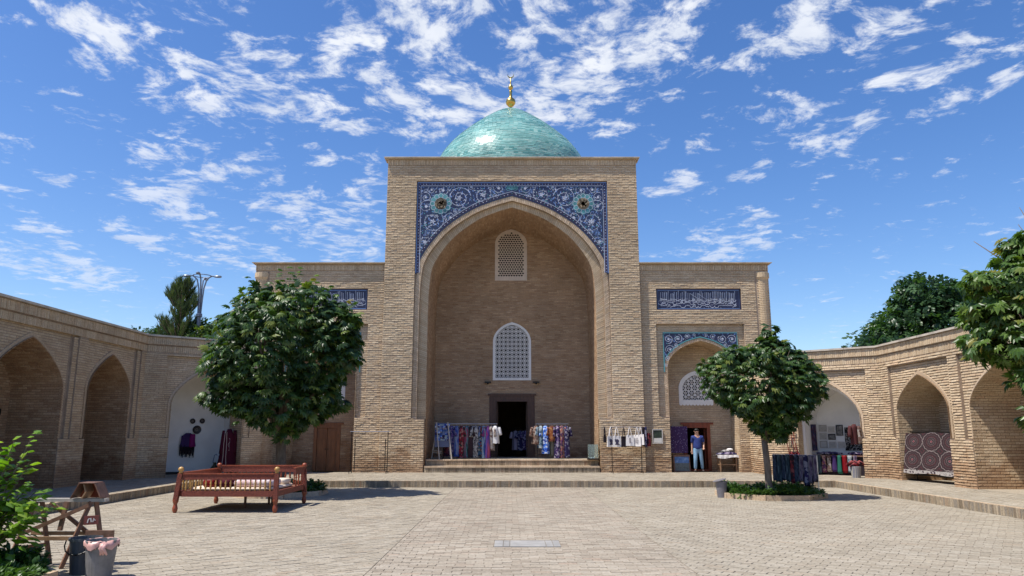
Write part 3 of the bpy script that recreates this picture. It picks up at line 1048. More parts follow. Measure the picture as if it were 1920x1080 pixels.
def lattice(F, arch, v0, kind, fw, mt, d=.03):
    """arched gypsum grille: frame with a pierced screen"""
    wd = MB()
    inn = Arch(arch.uc, arch.hw - fw, arch.vs, arch.va - fw * 1.1, ARW, 4)
    o = [(arch.uc - arch.hw, v0)] + [p for p in reversed(arch.path(v0))][1:-1] + [(arch.uc + arch.hw, v0)]
    i_ = [(inn.uc - inn.hw, v0 + fw)] + [p for p in reversed(inn.path(v0 + fw))][1:-1] + [(inn.uc + inn.hw, v0 + fw)]
    wd.poly(F, o, [i_], d, d - .12)
    wo = wd.build('window', mt, mau)
    gr = MB()

    def clipped(pts, w, dd):
        seg = []
        for p in pts:
            h = inn.half(p[1]) if p[1] > v0 + fw else None
            if h is not None and abs(p[0] - inn.uc) <= h + .01:
                seg.append(p)
            else:
                if len(seg) > 1:
                    gr.ribbon(F, seg, w, dd)
                    bar(seg, w, dd)
                seg = []
        if len(seg) > 1:
            gr.ribbon(F, seg, w, dd)
            bar(seg, w, dd)

    def bar(seg, w, dd):
        L = []
        k = len(seg)
        for i in range(k):
            a, b = seg[max(i - 1, 0)], seg[min(i + 1, k - 1)]
            tx, ty = b[0] - a[0], b[1] - a[1]
            l = math.hypot(tx, ty) or 1
            L.append((-ty / l * w / 2, tx / l * w / 2))
        for sgn in (1, -1):
            gr.add([F(p[0] + n[0] * sgn, p[1] + n[1] * sgn, q) for q in (dd, dd - .05) for p, n in zip(seg, L)],
                   [(i, i + 1, k + i + 1, k + i) for i in range(k - 1)])
    x0, x1, y0, y1 = inn.uc - inn.hw, inn.uc + inn.hw, v0 + fw, inn.va
    if kind == 'hex':
        c, holes = .122, []
        for r_ in range(int((y1 - y0) / (c * .866)) + 2):
            for q in range(int((x1 - x0) / c) + 2):
                cx, cy = x0 + .03 + q * c + (r_ % 2) * c / 2, y0 + .05 + r_ * c * .866
                P = [(cx + .051 * math.cos(a * PI / 3 + PI / 6), cy + .051 * math.sin(a * PI / 3 + PI / 6)) for a in range(6)]
                if all(t[1] > y0 + .004 and inn.half(t[1]) is not None and abs(t[0] - inn.uc) < inn.half(t[1]) - .004 for t in P):
                    holes.append(P)
        gr.poly(F, [((a - inn.uc) * 1.001 + inn.uc, b) for a, b in i_], holes, d - .03, d - .09)
    elif kind == 'star':
        c = .2
        nx = int((x1 - x0) / c) + 1
        ny = int((y1 - y0) / c) + 2
        for q in range(nx + 1):
            xx = x0 + (x1 - x0) * q / nx
            clipped([(xx, y0 + t * .04) for t in range(int((y1 - y0) / .04) + 1)], .022, d - .030)
        for r_ in range(ny):
            yy = y0 + r_ * c
            clipped([(x0 + t * .03, yy) for t in range(int((x1 - x0) / .03) + 1)], .022, d - .0302)
        for r_ in range(ny):
            for q in range(nx):
                cx, cy = x0 + (x1 - x0) * (q + .5) / nx, y0 + (r_ + .5) * c
                clipped([(cx + .062 * math.cos(a * PI / 4 + PI / 8), cy + .062 * math.sin(a * PI / 4 + PI / 8)) for a in range(9)], .020, d - .0304)
                for a in range(8):
                    an = a * PI / 4
                    clipped([(cx + rr * math.cos(an), cy + rr * math.sin(an)) for rr in (.06, .085, .11, .14)], .018, d - .0306)
    else:
        c = .27
        for r_ in range(int((y1 - y0) / (c * .866)) + 2):
            for q in range(int((x1 - x0) / c) + 2):
                cx, cy = x0 + q * c + (r_ % 2) * c / 2, y0 + .06 + r_ * c * .866
                clipped([(cx + c * .5 * math.cos(a * PI / 9), cy + c * .5 * math.sin(a * PI / 9)) for a in range(19)], .026, d - .030 - .0005 * ((q + 2 * r_) % 4))
                for a in range(6):
                    an = a * PI / 3 + PI / 6
                    clipped([(cx + rr * math.cos(an), cy + rr * math.sin(an)) for rr in (.02, .06, .1, .135)], .022, d - .0325 - .0003 * a)
    gr.build('lattice', mt, wo)
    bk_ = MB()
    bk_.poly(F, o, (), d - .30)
    bk_.build('pane', MT_DARK, wo)  # dark sheet behind the grille, painted to stand in for the unlit room
    return wo


lattice(FBk, W1, 9.0, 'hex', .10, MT_GYPSUM_PINK)
lattice(FBk, W2, 4.23, 'star', .11, MT_GYPSUM)
for sg in (-1, 1):
    F3 = Frame((0, YW + 1.3, 0), (sg, 0, 0), (0, 0, 1), (0, -1, 0))
    lattice(F3, Arch(8.04, .74, 3.72, 4.48, ARW, 4), 3.05, 'flower', .17, MT_GYPSUM)
    sc = MB()                                   # scalloped foot of the gypsum window
    for i in range(10):
        sc.disc(F3, (7.37 + i * .149, 3.05), .075, .032, 10)
    sc.build('window_foot', MT_GYPSUM, mau)

# ---- doors
dr = MB()
F = FBk
for (a, b, c0, c1, dp) in ((-1.05, -.74, .72, 3.51, .05), (.74, 1.05, .72, 3.51, .05), (-.74, .74, 3.26, 3.51, .05)):
    dr.poly(F, [(a, c0), (b, c0), (b, c1), (a, c1)], (), dp, -.35)
for (a, b, c0, c1, dp) in ((-.80, -.72, .72, 3.32, .08), (.72, .80, .72, 3.32, .08), (-.72, .72, 3.24, 3.32, .08), (-1.12, 1.12, 3.51, 3.60, .10)):
    dr.poly(F, [(a, c0), (b, c0), (b, c1), (a, c1)], (), dp, -.02)
portal_door = dr.build('door_frame', MT_DARKWOOD, mau)
for sg in (-1, 1):                              # leaves folded back into the dark passage
    lf = MB()
    lf.bx(sg * .66, sg * .71, YB + .36, YB + 1.1, FLOOR, 3.2)
    lf.build('door_leaf', MT_DARKWOOD, portal_door)
for sg in (-1, 1):
    F3 = Frame((0, YW + 1.3, 0), (sg, 0, 0), (0, 0, 1), (0, -1, 0))
    dr = MB()
    for (a, b, c0, c1) in ((7.42, 7.56, PZ, 2.16), (8.44, 8.58, PZ, 2.16), (7.56, 8.44, 2.02, 2.16)):
        dr.poly(F3, [(a, c0), (b, c0), (b, c1), (a, c1)], (), .05, -.25)
    dr.poly(F3, [(7.30, 2.16), (8.72, 2.16), (8.72, 2.25), (7.30, 2.25)], (), .08, -.02)
    fo = dr.build('door_frame', MT_REDWOOD if sg > 0 else MT_DOORWOOD, mau)
    if sg < 0:
        for (a, b) in ((7.57, 7.99), (8.01, 8.43)):
            lf = MB()
            lf.poly(F3, [(a, PZ), (b, PZ), (b, 2.01), (a, 2.01)], (), .0, -.05)
            for (c0, c1) in ((.32, .72), (.80, 1.50), (1.58, 1.92)):
                lf.poly(F3, [(a + .05, c0), (b - .05, c0), (b - .05, c1), (a + .05, c1)], (), .018, 0)
                lf.poly(F3, [(a + .09, c0 + .04), (b - .09, c0 + .04), (b - .09, c1 - .04), (a + .09, c1 - .04)], (), .034, .018)
            lo = lf.build('door_leaf', MT_DOORWOOD, fo)
        hd = MB()
        for u in (7.94, 8.06):
            hd.lathe([(.0, 0), (.03, .002), (.03, .012), (.012, .02), (.02, .04), (0, .05)], F3(u, 1.12, .0), 10, M=Matrix.Rotation(PI / 2, 3, 'X'))
        hd.build('door_handle', MT_BLACKMETAL, fo)
    else:                                       # right door stands open inwards, dim room behind
        lf = MB()
        lf.bx(8.40, 8.44, YW + 1.6, YW + 2.4, PZ, 2.0)
        lf.build('door_leaf', MT_REDWOOD, fo)
        th = MB()
        th.bx(7.56, 8.44, YW + 1.22, YW + 1.6, PZ - .02, PZ + .06)
        th.build('threshold', MT_REDWOOD, fo)

# ---- small lamps on the iwan back wall
for u in (-1.13, 1.13):
    lp = MB()
    lp.box((u, YB - .10, 4.13), (.30, .18, .06))
    lp.box((u, YB - .04, 4.08), (.08, .10, .08))
    lp.thing('wall_lamp', MT_BLACKMETAL, 'small black floodlight fixed below the ' + ('left' if u < 0 else 'right') + ' corner of the white lattice window', 'wall lamp')

# ---- dome
zs = [13.6, 14.5, 15.357, 16.214, 17.07, 17.927, 18.784, 19.641, 20.2, 20.45]
rs = [4.56, 4.54, 4.51, 4.40, 4.12, 3.52, 2.64, 1.57, .72, .18]
DC = Vector((-.08, 41.0, 0))
ctrl = list(zip(rs, zs))
prof = smooth(ctrl, 8)
dm = MB()
dm.lathe(prof, DC, 72)
MT_DOMEBED = M('dome_joint', (.33, .46, .43), .7)
dome = dm.build('dome', MT_DOMEBED, mau, smooth=True)
LN = [0]
for i in range(1, len(prof)):
    LN.append(LN[-1] + math.dist(prof[i], prof[i - 1]))
db = MB()
step = .105
k = 0
t = 0.0
while t < LN[-1] - .05:
    r0 = float(np.interp(t + .006, LN, [p[0] for p in prof]))
    z0 = float(np.interp(t + .006, LN, [p[1] for p in prof]))
    r1 = float(np.interp(t + step - .016, LN, [p[0] for p in prof]))
    z1 = float(np.interp(t + step - .016, LN, [p[1] for p in prof]))
    n = max(8, int(2 * PI * max(r0, .1) / .23))
    rowr = random.random() * .62
    nz = Vector((z1 - z0, 0, -(r1 - r0))).normalized()
    for j in range(n):
        a0 = 2 * PI * (j + (k % 2) * .5) / n
        if math.sin(a0) > .35:
            continue                            # far side is never turned to the court
        a1 = a0 + 2 * PI / n * .955
        tt = .012 + random.uniform(-.006, .007)
        tb = tt + random.uniform(-.004, .006)
        vs = []
        for (r_, z_, e) in ((r0, z0, -.004), (r1, z1, -.004), (r0, z0, tb), (r1, z1, tt)):
            for a in (a0, a1):
                vs.append(DC + Vector(((r_ + nz.x * e) * math.cos(a), (r_ + nz.x * e) * math.sin(a), z_ + nz.z * e)))
        db.add(vs, [(4, 5, 7, 6), (0, 1, 5, 4), (2, 6, 7, 3), (0, 4, 6, 2), (1, 3, 7, 5)], (rowr + random.random() * .38))
    t += step
    k += 1
m_, nt_, b_ = new_mat('turquoise_glazed_brick')
P_ = nd(nt_, 'ShaderNodeNewGeometry').outputs['Position']
s_ = ramp(nt_, varied(nt_), [(0, (.085, .26, .245)), (.35, (.145, .335, .31)), (.7, (.20, .40, .365)), (1, (.32, .49, .44))])
n_ = nd(nt_, 'ShaderNodeTexNoise', {'Vector': P_, 'Scale': .9, 'Detail': 4.0}).outputs[0]
k_ = nd(nt_, 'ShaderNodeMapRange', {0: n_, 1: .3, 2: .7, 3: .78, 4: 1.2}).outputs[0]
s_ = mixc(nt_, 1.0, s_, nd(nt_, 'ShaderNodeCombineXYZ', {0: k_, 1: k_, 2: k_}).outputs[0], 'MULTIPLY')
nt_.links.new(s_, b_.inputs['Base Color'])
b_.inputs['Roughness'].default_value = .28
bp_ = nd(nt_, 'ShaderNodeBump', {'Height': nd(nt_, 'ShaderNodeTexNoise', {'Vector': P_, 'Scale': 9.0, 'Detail': 2.0}).outputs[0], 'Strength': .16, 'Distance': .03}).outputs[0]
nt_.links.new(bp_, b_.inputs['Normal'])
db.build('dome_brick', m_, dome, kind='stuff')
fn = MB()
zb = 20.42
fn.lathe([(.16, 0), (.17, .05), (.09, .10), (.08, .16), (.16, .22), (.27, .36), (.29, .48), (.25, .62), (.12, .74), (.085, .82), (.075, 1.05), (.10, 1.16), (.06, 1.20),
          (.06, 1.24), (.13, 1.31), (.145, 1.40), (.12, 1.50), (.05, 1.56), (.038, 1.62), (.034, 1.98), (.01, 2.0)], DC + Vector((0, 0, zb)), 20)
fin = fn.build('finial', MT_GOLD, dome, smooth=True)
cr = MB()
cpts = []
NN = 22
o_, i_ = [], []
for q in range(NN + 1):
    a = R(150) + R(240) * q / NN
    o_.append((.19 * math.cos(a), .19 * math.sin(a)))
    i_.append((.165 * math.cos(a), .045 + .165 * math.sin(a)))
i_[0] = o_[0]
i_[-1] = o_[-1]
FC = Frame(DC + Vector((0, -.012, zb + 2.17)), (1, 0, 0), (0, 0, 1), (0, -1, 0))
for q in range(NN):
    for (d_) in (.012, -.012):
        cr.add([FC(*o_[q], d_), FC(*o_[q + 1], d_), FC(*i_[q + 1], d_), FC(*i_[q], d_)], [(0, 1, 2, 3)], None, 0, d_ < 0)
    cr.add([FC(*o_[q], .012), FC(*o_[q], -.012), FC(*o_[q + 1], -.012), FC(*o_[q + 1], .012)], [(0, 1, 2, 3)])
    cr.add([FC(*i_[q], .012), FC(*i_[q], -.012), FC(*i_[q + 1], -.012), FC(*i_[q + 1], .012)], [(0, 1, 2, 3)])
cr.build('crescent', MT_GOLD, dome)

# ------------------------------------------------------------------ blue tile panels with scrolling arabesque
m_, nt_, b_ = new_mat('cobalt_tile')
P_ = nd(nt_, 'ShaderNodeNewGeometry').outputs['Position']
n_ = nd(nt_, 'ShaderNodeTexNoise', {'Vector': P_, 'Scale': 1.3, 'Detail': 4.0}).outputs[0]
s_ = ramp(nt_, n_, [(.30, (.022, .024, .055)), (.5, (.026, .031, .080)), (.68, (.026, .048, .085))])
f_ = nd(nt_, 'ShaderNodeTexVoronoi', {'Vector': P_, 'Scale': 22.0}).outputs['Distance']
sp_ = nd(nt_, 'ShaderNodeMapRange', {0: f_, 1: .12, 2: .22, 3: .55, 4: 0.0}).outputs[0]
s_ = mixc(nt_, sp_, s_, (.09, .12, .24, 1))
nt_.links.new(s_, b_.inputs['Base Color'])
b_.inputs['Roughness'].default_value = .32
MT_COBALT = m_
MT_WHITEGLAZE = M('white_glaze', (.47, .49, .57), .35, var=.25)
MT_PALEBLUE = M('pale_blue_glaze', (.15, .25, .50), .35, var=.4)
MT_TURQ = M('turquoise_glaze', (.085, .25, .26), .35, var=.4)
MT_OCHRE = M('ochre_relief', (.20, .155, .10), .7, var=.6)
MT_VIOLET = M('dark_violet_glaze', (.040, .026, .062), .35, var=.4)
GL = [MT_WHITEGLAZE, MT_PALEBLUE, MT_TURQ, MT_OCHRE, MT_VIOLET]


def spiral(mb, F, c, r, turns, dirn, a0, d, w=.017, mi=0, leaves=True, ok=None):
    pts, ws = [], []
    ok = ok or (lambda x, y: True)
    n = int(26 * turns)
    for i in range(n + 1):
        t = i / n
        a = a0 + dirn * 2 * PI * turns * t
        rr = r * (1 - t) ** .85 + .03 * t
        pts.append((c[0] + rr * math.cos(a), c[1] + rr * math.sin(a)))
        ws.append(w * (1.1 - .4 * t))
    run, rw = [], []
    for q_, w_ in list(zip(pts, ws)) + [(None, 0)]:
        if q_ is not None and ok(*q_):
            run.append(q_)
            rw.append(w_)
        else:
            if len(run) > 1:
                mb.ribbon(F, run, rw, d, mi=mi)
            run, rw = [], []
    if leaves:
        for i in range(2, n, 3):
            p, q = pts[i], pts[i + 1] if i + 1 <= n else pts[i]
            a = math.atan2(q[1] - p[1], q[0] - p[0]) + dirn * (.9 if i % 2 else -.9)
            l = r * random.uniform(.14, .26)
            wv_ = l * .42
            if not ok(p[0] + l * math.cos(a), p[1] + l * math.sin(a)):
                continue
            d_ = d + .0003 + .0001 * (i % 7)
            tip = (p[0] + l * math.cos(a), p[1] + l * math.sin(a))
            mid = (p[0] + l * .5 * math.cos(a), p[1] + l * .5 * math.sin(a))
            nx, ny = -math.sin(a) * wv_ / 2, math.cos(a) * wv_ / 2
            mb.add([F(*p, d_), F(mid[0] + nx, mid[1] + ny, d_), F(*tip, d_), F(mid[0] - nx, mid[1] - ny, d_)], [(0, 1, 2, 3)], None, mi if random.random() < .7 else 1, F.flip)
        # bulb of palmette leaves in the eye
        for a in range(5):
            an = a * 2 * PI / 5
            if not ok(*c):
                break
            e = (c[0] + r * .26 * math.cos(an), c[1] + r * .26 * math.sin(an))
            mb.add([F(c[0], c[1], d + .0012 + .0001 * a), F((c[0] + e[0]) / 2 + .03 * math.sin(an), (c[1] + e[1]) / 2 - .03 * math.cos(an), d + .0012 + .0001 * a), F(*e, d + .0012 + .0001 * a),
                    F((c[0] + e[0]) / 2 - .03 * math.sin(an), (c[1] + e[1]) / 2 + .03 * math.cos(an), d + .0012 + .0001 * a)], [(0, 1, 2, 3)], None, mi, F.flip)


def inside_fill(mb, F, ok, x0, x1, y0, y1, n, d, size=.03):
    d0_ = d
    for _ in range(n):
        x, y = random.uniform(x0, x1), random.uniform(y0, y1)
        if ok(x, y):
            d = d0_ + random.uniform(-.0009, .0009)
            a = random.uniform(0, PI)
            s_ = size * random.uniform(.5, 1.4)
            c_, q_ = math.cos(a) * s_, math.sin(a) * s_
            mb.add([F(x + c_, y + q_, d), F(x - q_ * .35, y + c_ * .35, d), F(x - c_, y - q_, d), F(x + q_ * .35, y - c_ * .35, d)], [(0, 1, 2, 3)], None, random.choice((0, 1, 1, 1, 2)), F.flip)


# portal spandrel
FT = Frame((0, YP + .05, 0), (1, 0, 0), (0, 0, 1), (0, -1, 0))
tip = A_out.half(8.55)
aout = [p for p in reversed(A_out.path(7.0)) if p[1] > 8.55]
tp = MB()
tp.poly(FT, [(-4.18, 8.55)] + [(-tip - .001, 8.55)] + aout + [(tip + .001, 8.55), (4.18, 8.55), (4.18, 12.70), (-4.18, 12.70)], (), 0, -.04)
span = tp.build('tile_panel', MT_COBALT, mau)
sc = MB()


# scrolls of the left half: x, z, radius, turns, direction, start angle
left = [(-2.316, 11.977, 0.515, 1.9, 1, 0.2), (-1.306, 12.124, 0.464, 1.7, -1, 2.6), (-0.577, 12.419, 0.283, 1.5, 1, 1.0), (-3.05, 12.321, 0.309, 1.5, -1, 3.0), (-3.546, 12.346, 0.206, 1.3, 1, 1.0), (-3.797, 12.001, 0.232, 1.3, -1, 2.0), (-3.765, 11.585, 0.309, 1.5, 1, 0.5), (-3.469, 10.905, 0.515, 1.9, -1, 1.3), (-3.799, 9.989, 0.361, 1.6, 1, 2.2), (-3.927, 9.487, 0.232, 1.3, -1, 0.4), (-2.167, 11.342, 0.309, 1.4, 1, 4.0), (-2.701, 11.074, 0.283, 1.4, -1, 5.0), (-1.804, 12.469, 0.18, 1.2, 1, 0.3), (-2.653, 12.543, 0.155, 1.2, -1, 3.3), (-0.955, 12.568, 0.155, 1.2, 1, 2), (-2.902, 10.542, 0.232, 1.3, 1, 1.1), (-3.389, 10.373, 0.155, 1.2, 1, 0.2), (-1.583, 11.61, 0.206, 1.3, -1, 1.2), (-4.01, 9.06, 0.155, 1.1, 1, 0)]
def ok_span(x, y):
    h = A_out.half(y - .10)
    return abs(x) < 4.05 and y < 12.5 and (h is None or abs(x) > h + .10)


for (x, y, r, tn, dr_, a0) in left:
    for mir in (0, 1):
        c = (-x if mir else x, y)
        spiral(sc, FT, c, r, tn, -dr_ if mir else dr_, PI - a0 if mir else a0, .004 + .0006 * ((r * 50) % 5), ok=ok_span)


for i in range(150):                            # small secondary scrolls between the large ones
    x, y = random.uniform(.1, 4.0), random.uniform(8.8, 12.45)
    if ok_span(x, y) and all(math.hypot(x - q[0] * (1 if q[0] > 0 else -1), y - q[1]) > q[2] * .9 for q in left):
        r_, a_ = random.uniform(.06, .13), random.uniform(0, 6)
        for mir in (-1, 1):
            spiral(sc, FT, (x * mir, y), r_, 1.3, mir * (1 if i % 2 else -1), a_ if mir > 0 else PI - a_, .0032 + .00002 * i, .012, random.choice((0, 1, 1)), i % 3 == 0, ok_span)
inside_fill(sc, FT, ok_span, -4.1, 4.1, 8.6, 12.6, 3600, .0025, .045)
for mir in (-1, 1):                             # rosettes: turquoise petals round a relief of ochre leaves
    rc = (3.133 * mir, 11.708)
    ro = MB()
    for a in range(12):
        an = a * PI / 6
        cc = (rc[0] + .36 * math.cos(an), rc[1] + .36 * math.sin(an))
        ro.disc(FT, cc, .135, .008 + .0004 * (a % 3), 10, None, 2)
        pts = [(cc[0] + .10 * math.cos(t * PI / 5), cc[1] + .10 * math.sin(t * PI / 5)) for t in range(10)]
        ro.ribbon(FT, pts, .018, .012 + .0004 * (a % 3), mi=0, closed=True)
    ro.disc(FT, rc, .34, .0105, 18, None, 2)
    for a in range(26):
        an, rr = random.uniform(0, 2 * PI), random.uniform(0, .24)
        ro.box(FT(rc[0] + rr * math.cos(an), rc[1] + rr * math.sin(an), .03), (random.uniform(.05, .15), .07, random.uniform(.04, .10)), Matrix.Rotation(random.uniform(0, PI), 3, 'Y'), None, 3)
    ro.disc(FT, rc, .27, .014, 14, None, 3)
    ro.build('rosette', GL, span)
for (dx, r) in ((-.16, .15), (.16, .15), (0, .11)):
    c = (0.0, 12.444)
    spiral(sc, FT, (c[0] + dx, c[1]), r, 1.6, 1 if dx > 0 else -1, 1.2, .009, .022, 2, False)
    sc.disc(FT, (c[0] + dx, c[1]), r * .45, .0065 + .0003 * (dx > 0) + .0006 * (dx == 0), 10, None, 2)
# borders: double line with a row of beads
bd = MB()
for (o, w, d, mi) in ((.02, .03, .006, 1), (.17, .025, .006, 0)):
    bd.ribbon(FT, [(-4.18 + o, 8.6), (-4.18 + o, 12.70 - o), (4.18 - o, 12.70 - o), (4.18 - o, 8.6)], w, d, mi=mi)
bd.ribbon(FT, [(-4.18 + .095, 8.6), (-4.18 + .095, 12.605), (4.085, 12.605), (4.085, 8.6)], .12, .003, mi=4)
for i in range(64):
    bd.disc(FT, (-4.04 + 8.08 * i / 63, 12.605), .022, .0066, 6, None, 0 if i % 3 else 1)
for sg in (-1, 1):
    for i in range(30):
        bd.disc(FT, (sg * 4.085, 8.65 + 3.85 * i / 29), .022, .0066, 6, None, 0 if i % 3 else 1)
edge = A_out.resample(8.3, 90)[0]
e1 = []
for i, p in enumerate(edge):
    a, b = edge[max(i - 1, 0)], edge[min(i + 1, 90)]
    l = math.hypot(b[0] - a[0], b[1] - a[1])
    e1.append((p[0] + (b[1] - a[1]) / l * .10, p[1] - (b[0] - a[0]) / l * .10))
e1 = [p for p in e1 if abs(p[0]) < 4.0]
bd.ribbon(FT, e1, .11, .0034, mi=4)
for i, p in enumerate(e1):
    bd.disc(FT, p, .022, .0072, 6, None, 0 if i % 3 else 2)
e2 = [(p[0] * 1.0, p[1] + .10) for p in e1 if abs(p[0]) < 3.85]
bd.ribbon(FT, e2, .02, .0066, mi=0)
bd.build('tile_border', GL, span)
sc.build('arabesque', GL, span, kind='stuff')

# wing spandrels and inscription panels
MT_NAVY = M('navy_tile', (.017, .017, .055), .35, noise=.4, nscale=4)
for sg in (-1, 1):
    F2 = Frame((0, YW + .08, 0), (sg, 0, 0), (0, 0, 1), (0, -1, 0))
    nic2 = Arch(8.04, 1.58, NZ_S, NZ_A + .13, PRO, 5)
    ap = [p for p in reversed(nic2.path(4.0)) if p[1] > 4.32]
    t_ = nic2.half(4.32)
    tp = MB()
    tp.poly(F2, [(6.45, 4.32), (8.04 - t_ - .001, 4.32)] + ap + [(8.04 + t_ + .001, 4.32), (9.63, 4.32), (9.63, 6.03), (6.45, 6.03)], (), 0, -.04)
    so = tp.build('tile_panel', MT_NAVY, mau)
    sc = MB()
    for mir in (-1, 1):
        for (x, y, r, tn, dr_) in ((1.30, 5.30, .20, 1.7, 1), (1.36, 5.74, .19, 1.6, -1), (.95, 5.76, .19, 1.6, 1), (.55, 5.86, .12, 1.4, -1), (1.42, 4.9, .11, 1.4, -1), (1.05, 5.48, .10, 1.2, -1), (.25, 5.92, .07, 1.2, 1), (1.50, 4.62, .07, 1.1, 1)):
            spiral(sc, F2, (8.04 + mir * x, y), r, tn, dr_ * mir, random.uniform(0, 6), .004 + .0005 * random.random(), .016)
    inside_fill(sc, F2, lambda x, y: 6.5 < x < 9.58 and y < 5.98 and (nic2.half(y - .06) is None or abs(x - 8.04) > nic2.half(y - .06) + .05), 6.5, 9.58, 4.4, 6.0, 500, .0025, .035)
    sc.ribbon(F2, [(6.465, 4.34), (6.465, 6.015), (9.615, 6.015), (9.615, 4.34)], .05, .003, mi=2)
    e_ = nic2.resample(4.5, 50)[0]
    sc.ribbon(F2, [(8.04 + (p[0] - 8.04) * 1.0, p[1] + .035) for p in e_ if abs(p[0] - 8.04) < 1.53], .045, .0036, mi=2)
    sc.build('arabesque', GL, so, kind='stuff')
    # inscription: tall upstrokes over two rows of joined cursive letters
    F4 = Frame((0, YW + .07, 0), (sg, 0, 0), (0, 0, 1), (0, -1, 0))
    ip = MB()
    ip.poly(F4, [(6.23, 7.0), (9.87, 7.0), (9.87, 7.92), (6.23, 7.92)], (), 0, -.04)
    io = ip.build('inscription_panel', MT_NAVY, mau)
    wr = MB()
    wr.ribbon(F4, [(6.30, 7.06), (9.80, 7.06), (9.80, 7.86), (6.30, 7.86)], .03, .004, mi=1, closed=True)
    wr.ribbon(F4, [(6.25, 7.02), (9.85, 7.02), (9.85, 7.90), (6.25, 7.90)], .05, .003, mi=4, closed=True)
    rs_ = random.Random(11)
    x = 6.42
    while x < 9.62:                              # upright shafts (alif / lam)
        h = rs_.uniform(.42, .50)
        b_ = 7.30 + rs_.uniform(-.02, .05)
        wr.ribbon(F4, [(x + .012, b_ + h), (x, b_ + h * .6), (x + .006, b_)], [.021, .016, .008], .0045)
        if rs_.random() < .45:
            wr.ribbon(F4, [(x + .075, b_ + h - .02), (x + .062, b_ + h * .55), (x + .05, b_ + .02), (x + .006, b_ - .01)], [.019, .014, .010, .009], .0047)
        x += rs_.uniform(.060, .125)
    for row, yy in ((0, 7.44), (1, 7.31), (2, 7.18)):
        x = 9.66
        while x > 6.45:
            l = rs_.uniform(.10, .24)
            ty = rs_.randrange(4)
            if ty == 0:                          # bowl below the line
                pts = [(x - l * .5 + l * .5 * math.cos(a), yy - .07 * math.sin(a) * 1.1) for a in np.linspace(0, PI, 9)]
            elif ty == 1:                        # toothed stroke
                pts = [(x - l * i / 8, yy + (.035 if i % 2 else 0)) for i in range(9)]
            elif ty == 2:                        # loop and tail
                pts = [(x - .04 + .045 * math.cos(a), yy + .02 + .04 * math.sin(a)) for a in np.linspace(0, 2 * PI, 10)] + [(x - l * .6, yy - .03), (x - l, yy - .06)]
            else:                                # long sweep
                pts = [(x, yy + .04), (x - l * .3, yy - .03), (x - l * .7, yy - .035), (x - l, yy + .03)]
            wr.ribbon(F4, pts, [.011 + .011 * abs(math.sin(i * .9)) for i in range(len(pts))], .0048 + .0004 * row)
            if rs_.random() < .7:
                for q in range(rs_.randrange(1, 3)):
                    cx, cy = x - l * .5 + q * .04, yy + rs_.choice((-.09, .075))
                    wr.add([F4(cx - .014, cy, .0052), F4(cx, cy - .014, .0052), F4(cx + .014, cy, .0052), F4(cx, cy + .014, .0052)], [(0, 1, 2, 3)])
            x -= l * .92 + .015
    for (xa, xb) in ((7.70, 8.35), (8.05, 8.6)):   # two long raking strokes
        wr.ribbon(F4, [(xa, 7.72), ((xa + xb) / 2, 7.50), (xb, 7.38)], [.02, .016, .009], .0062)
    wr.build('inscription', GL, io)

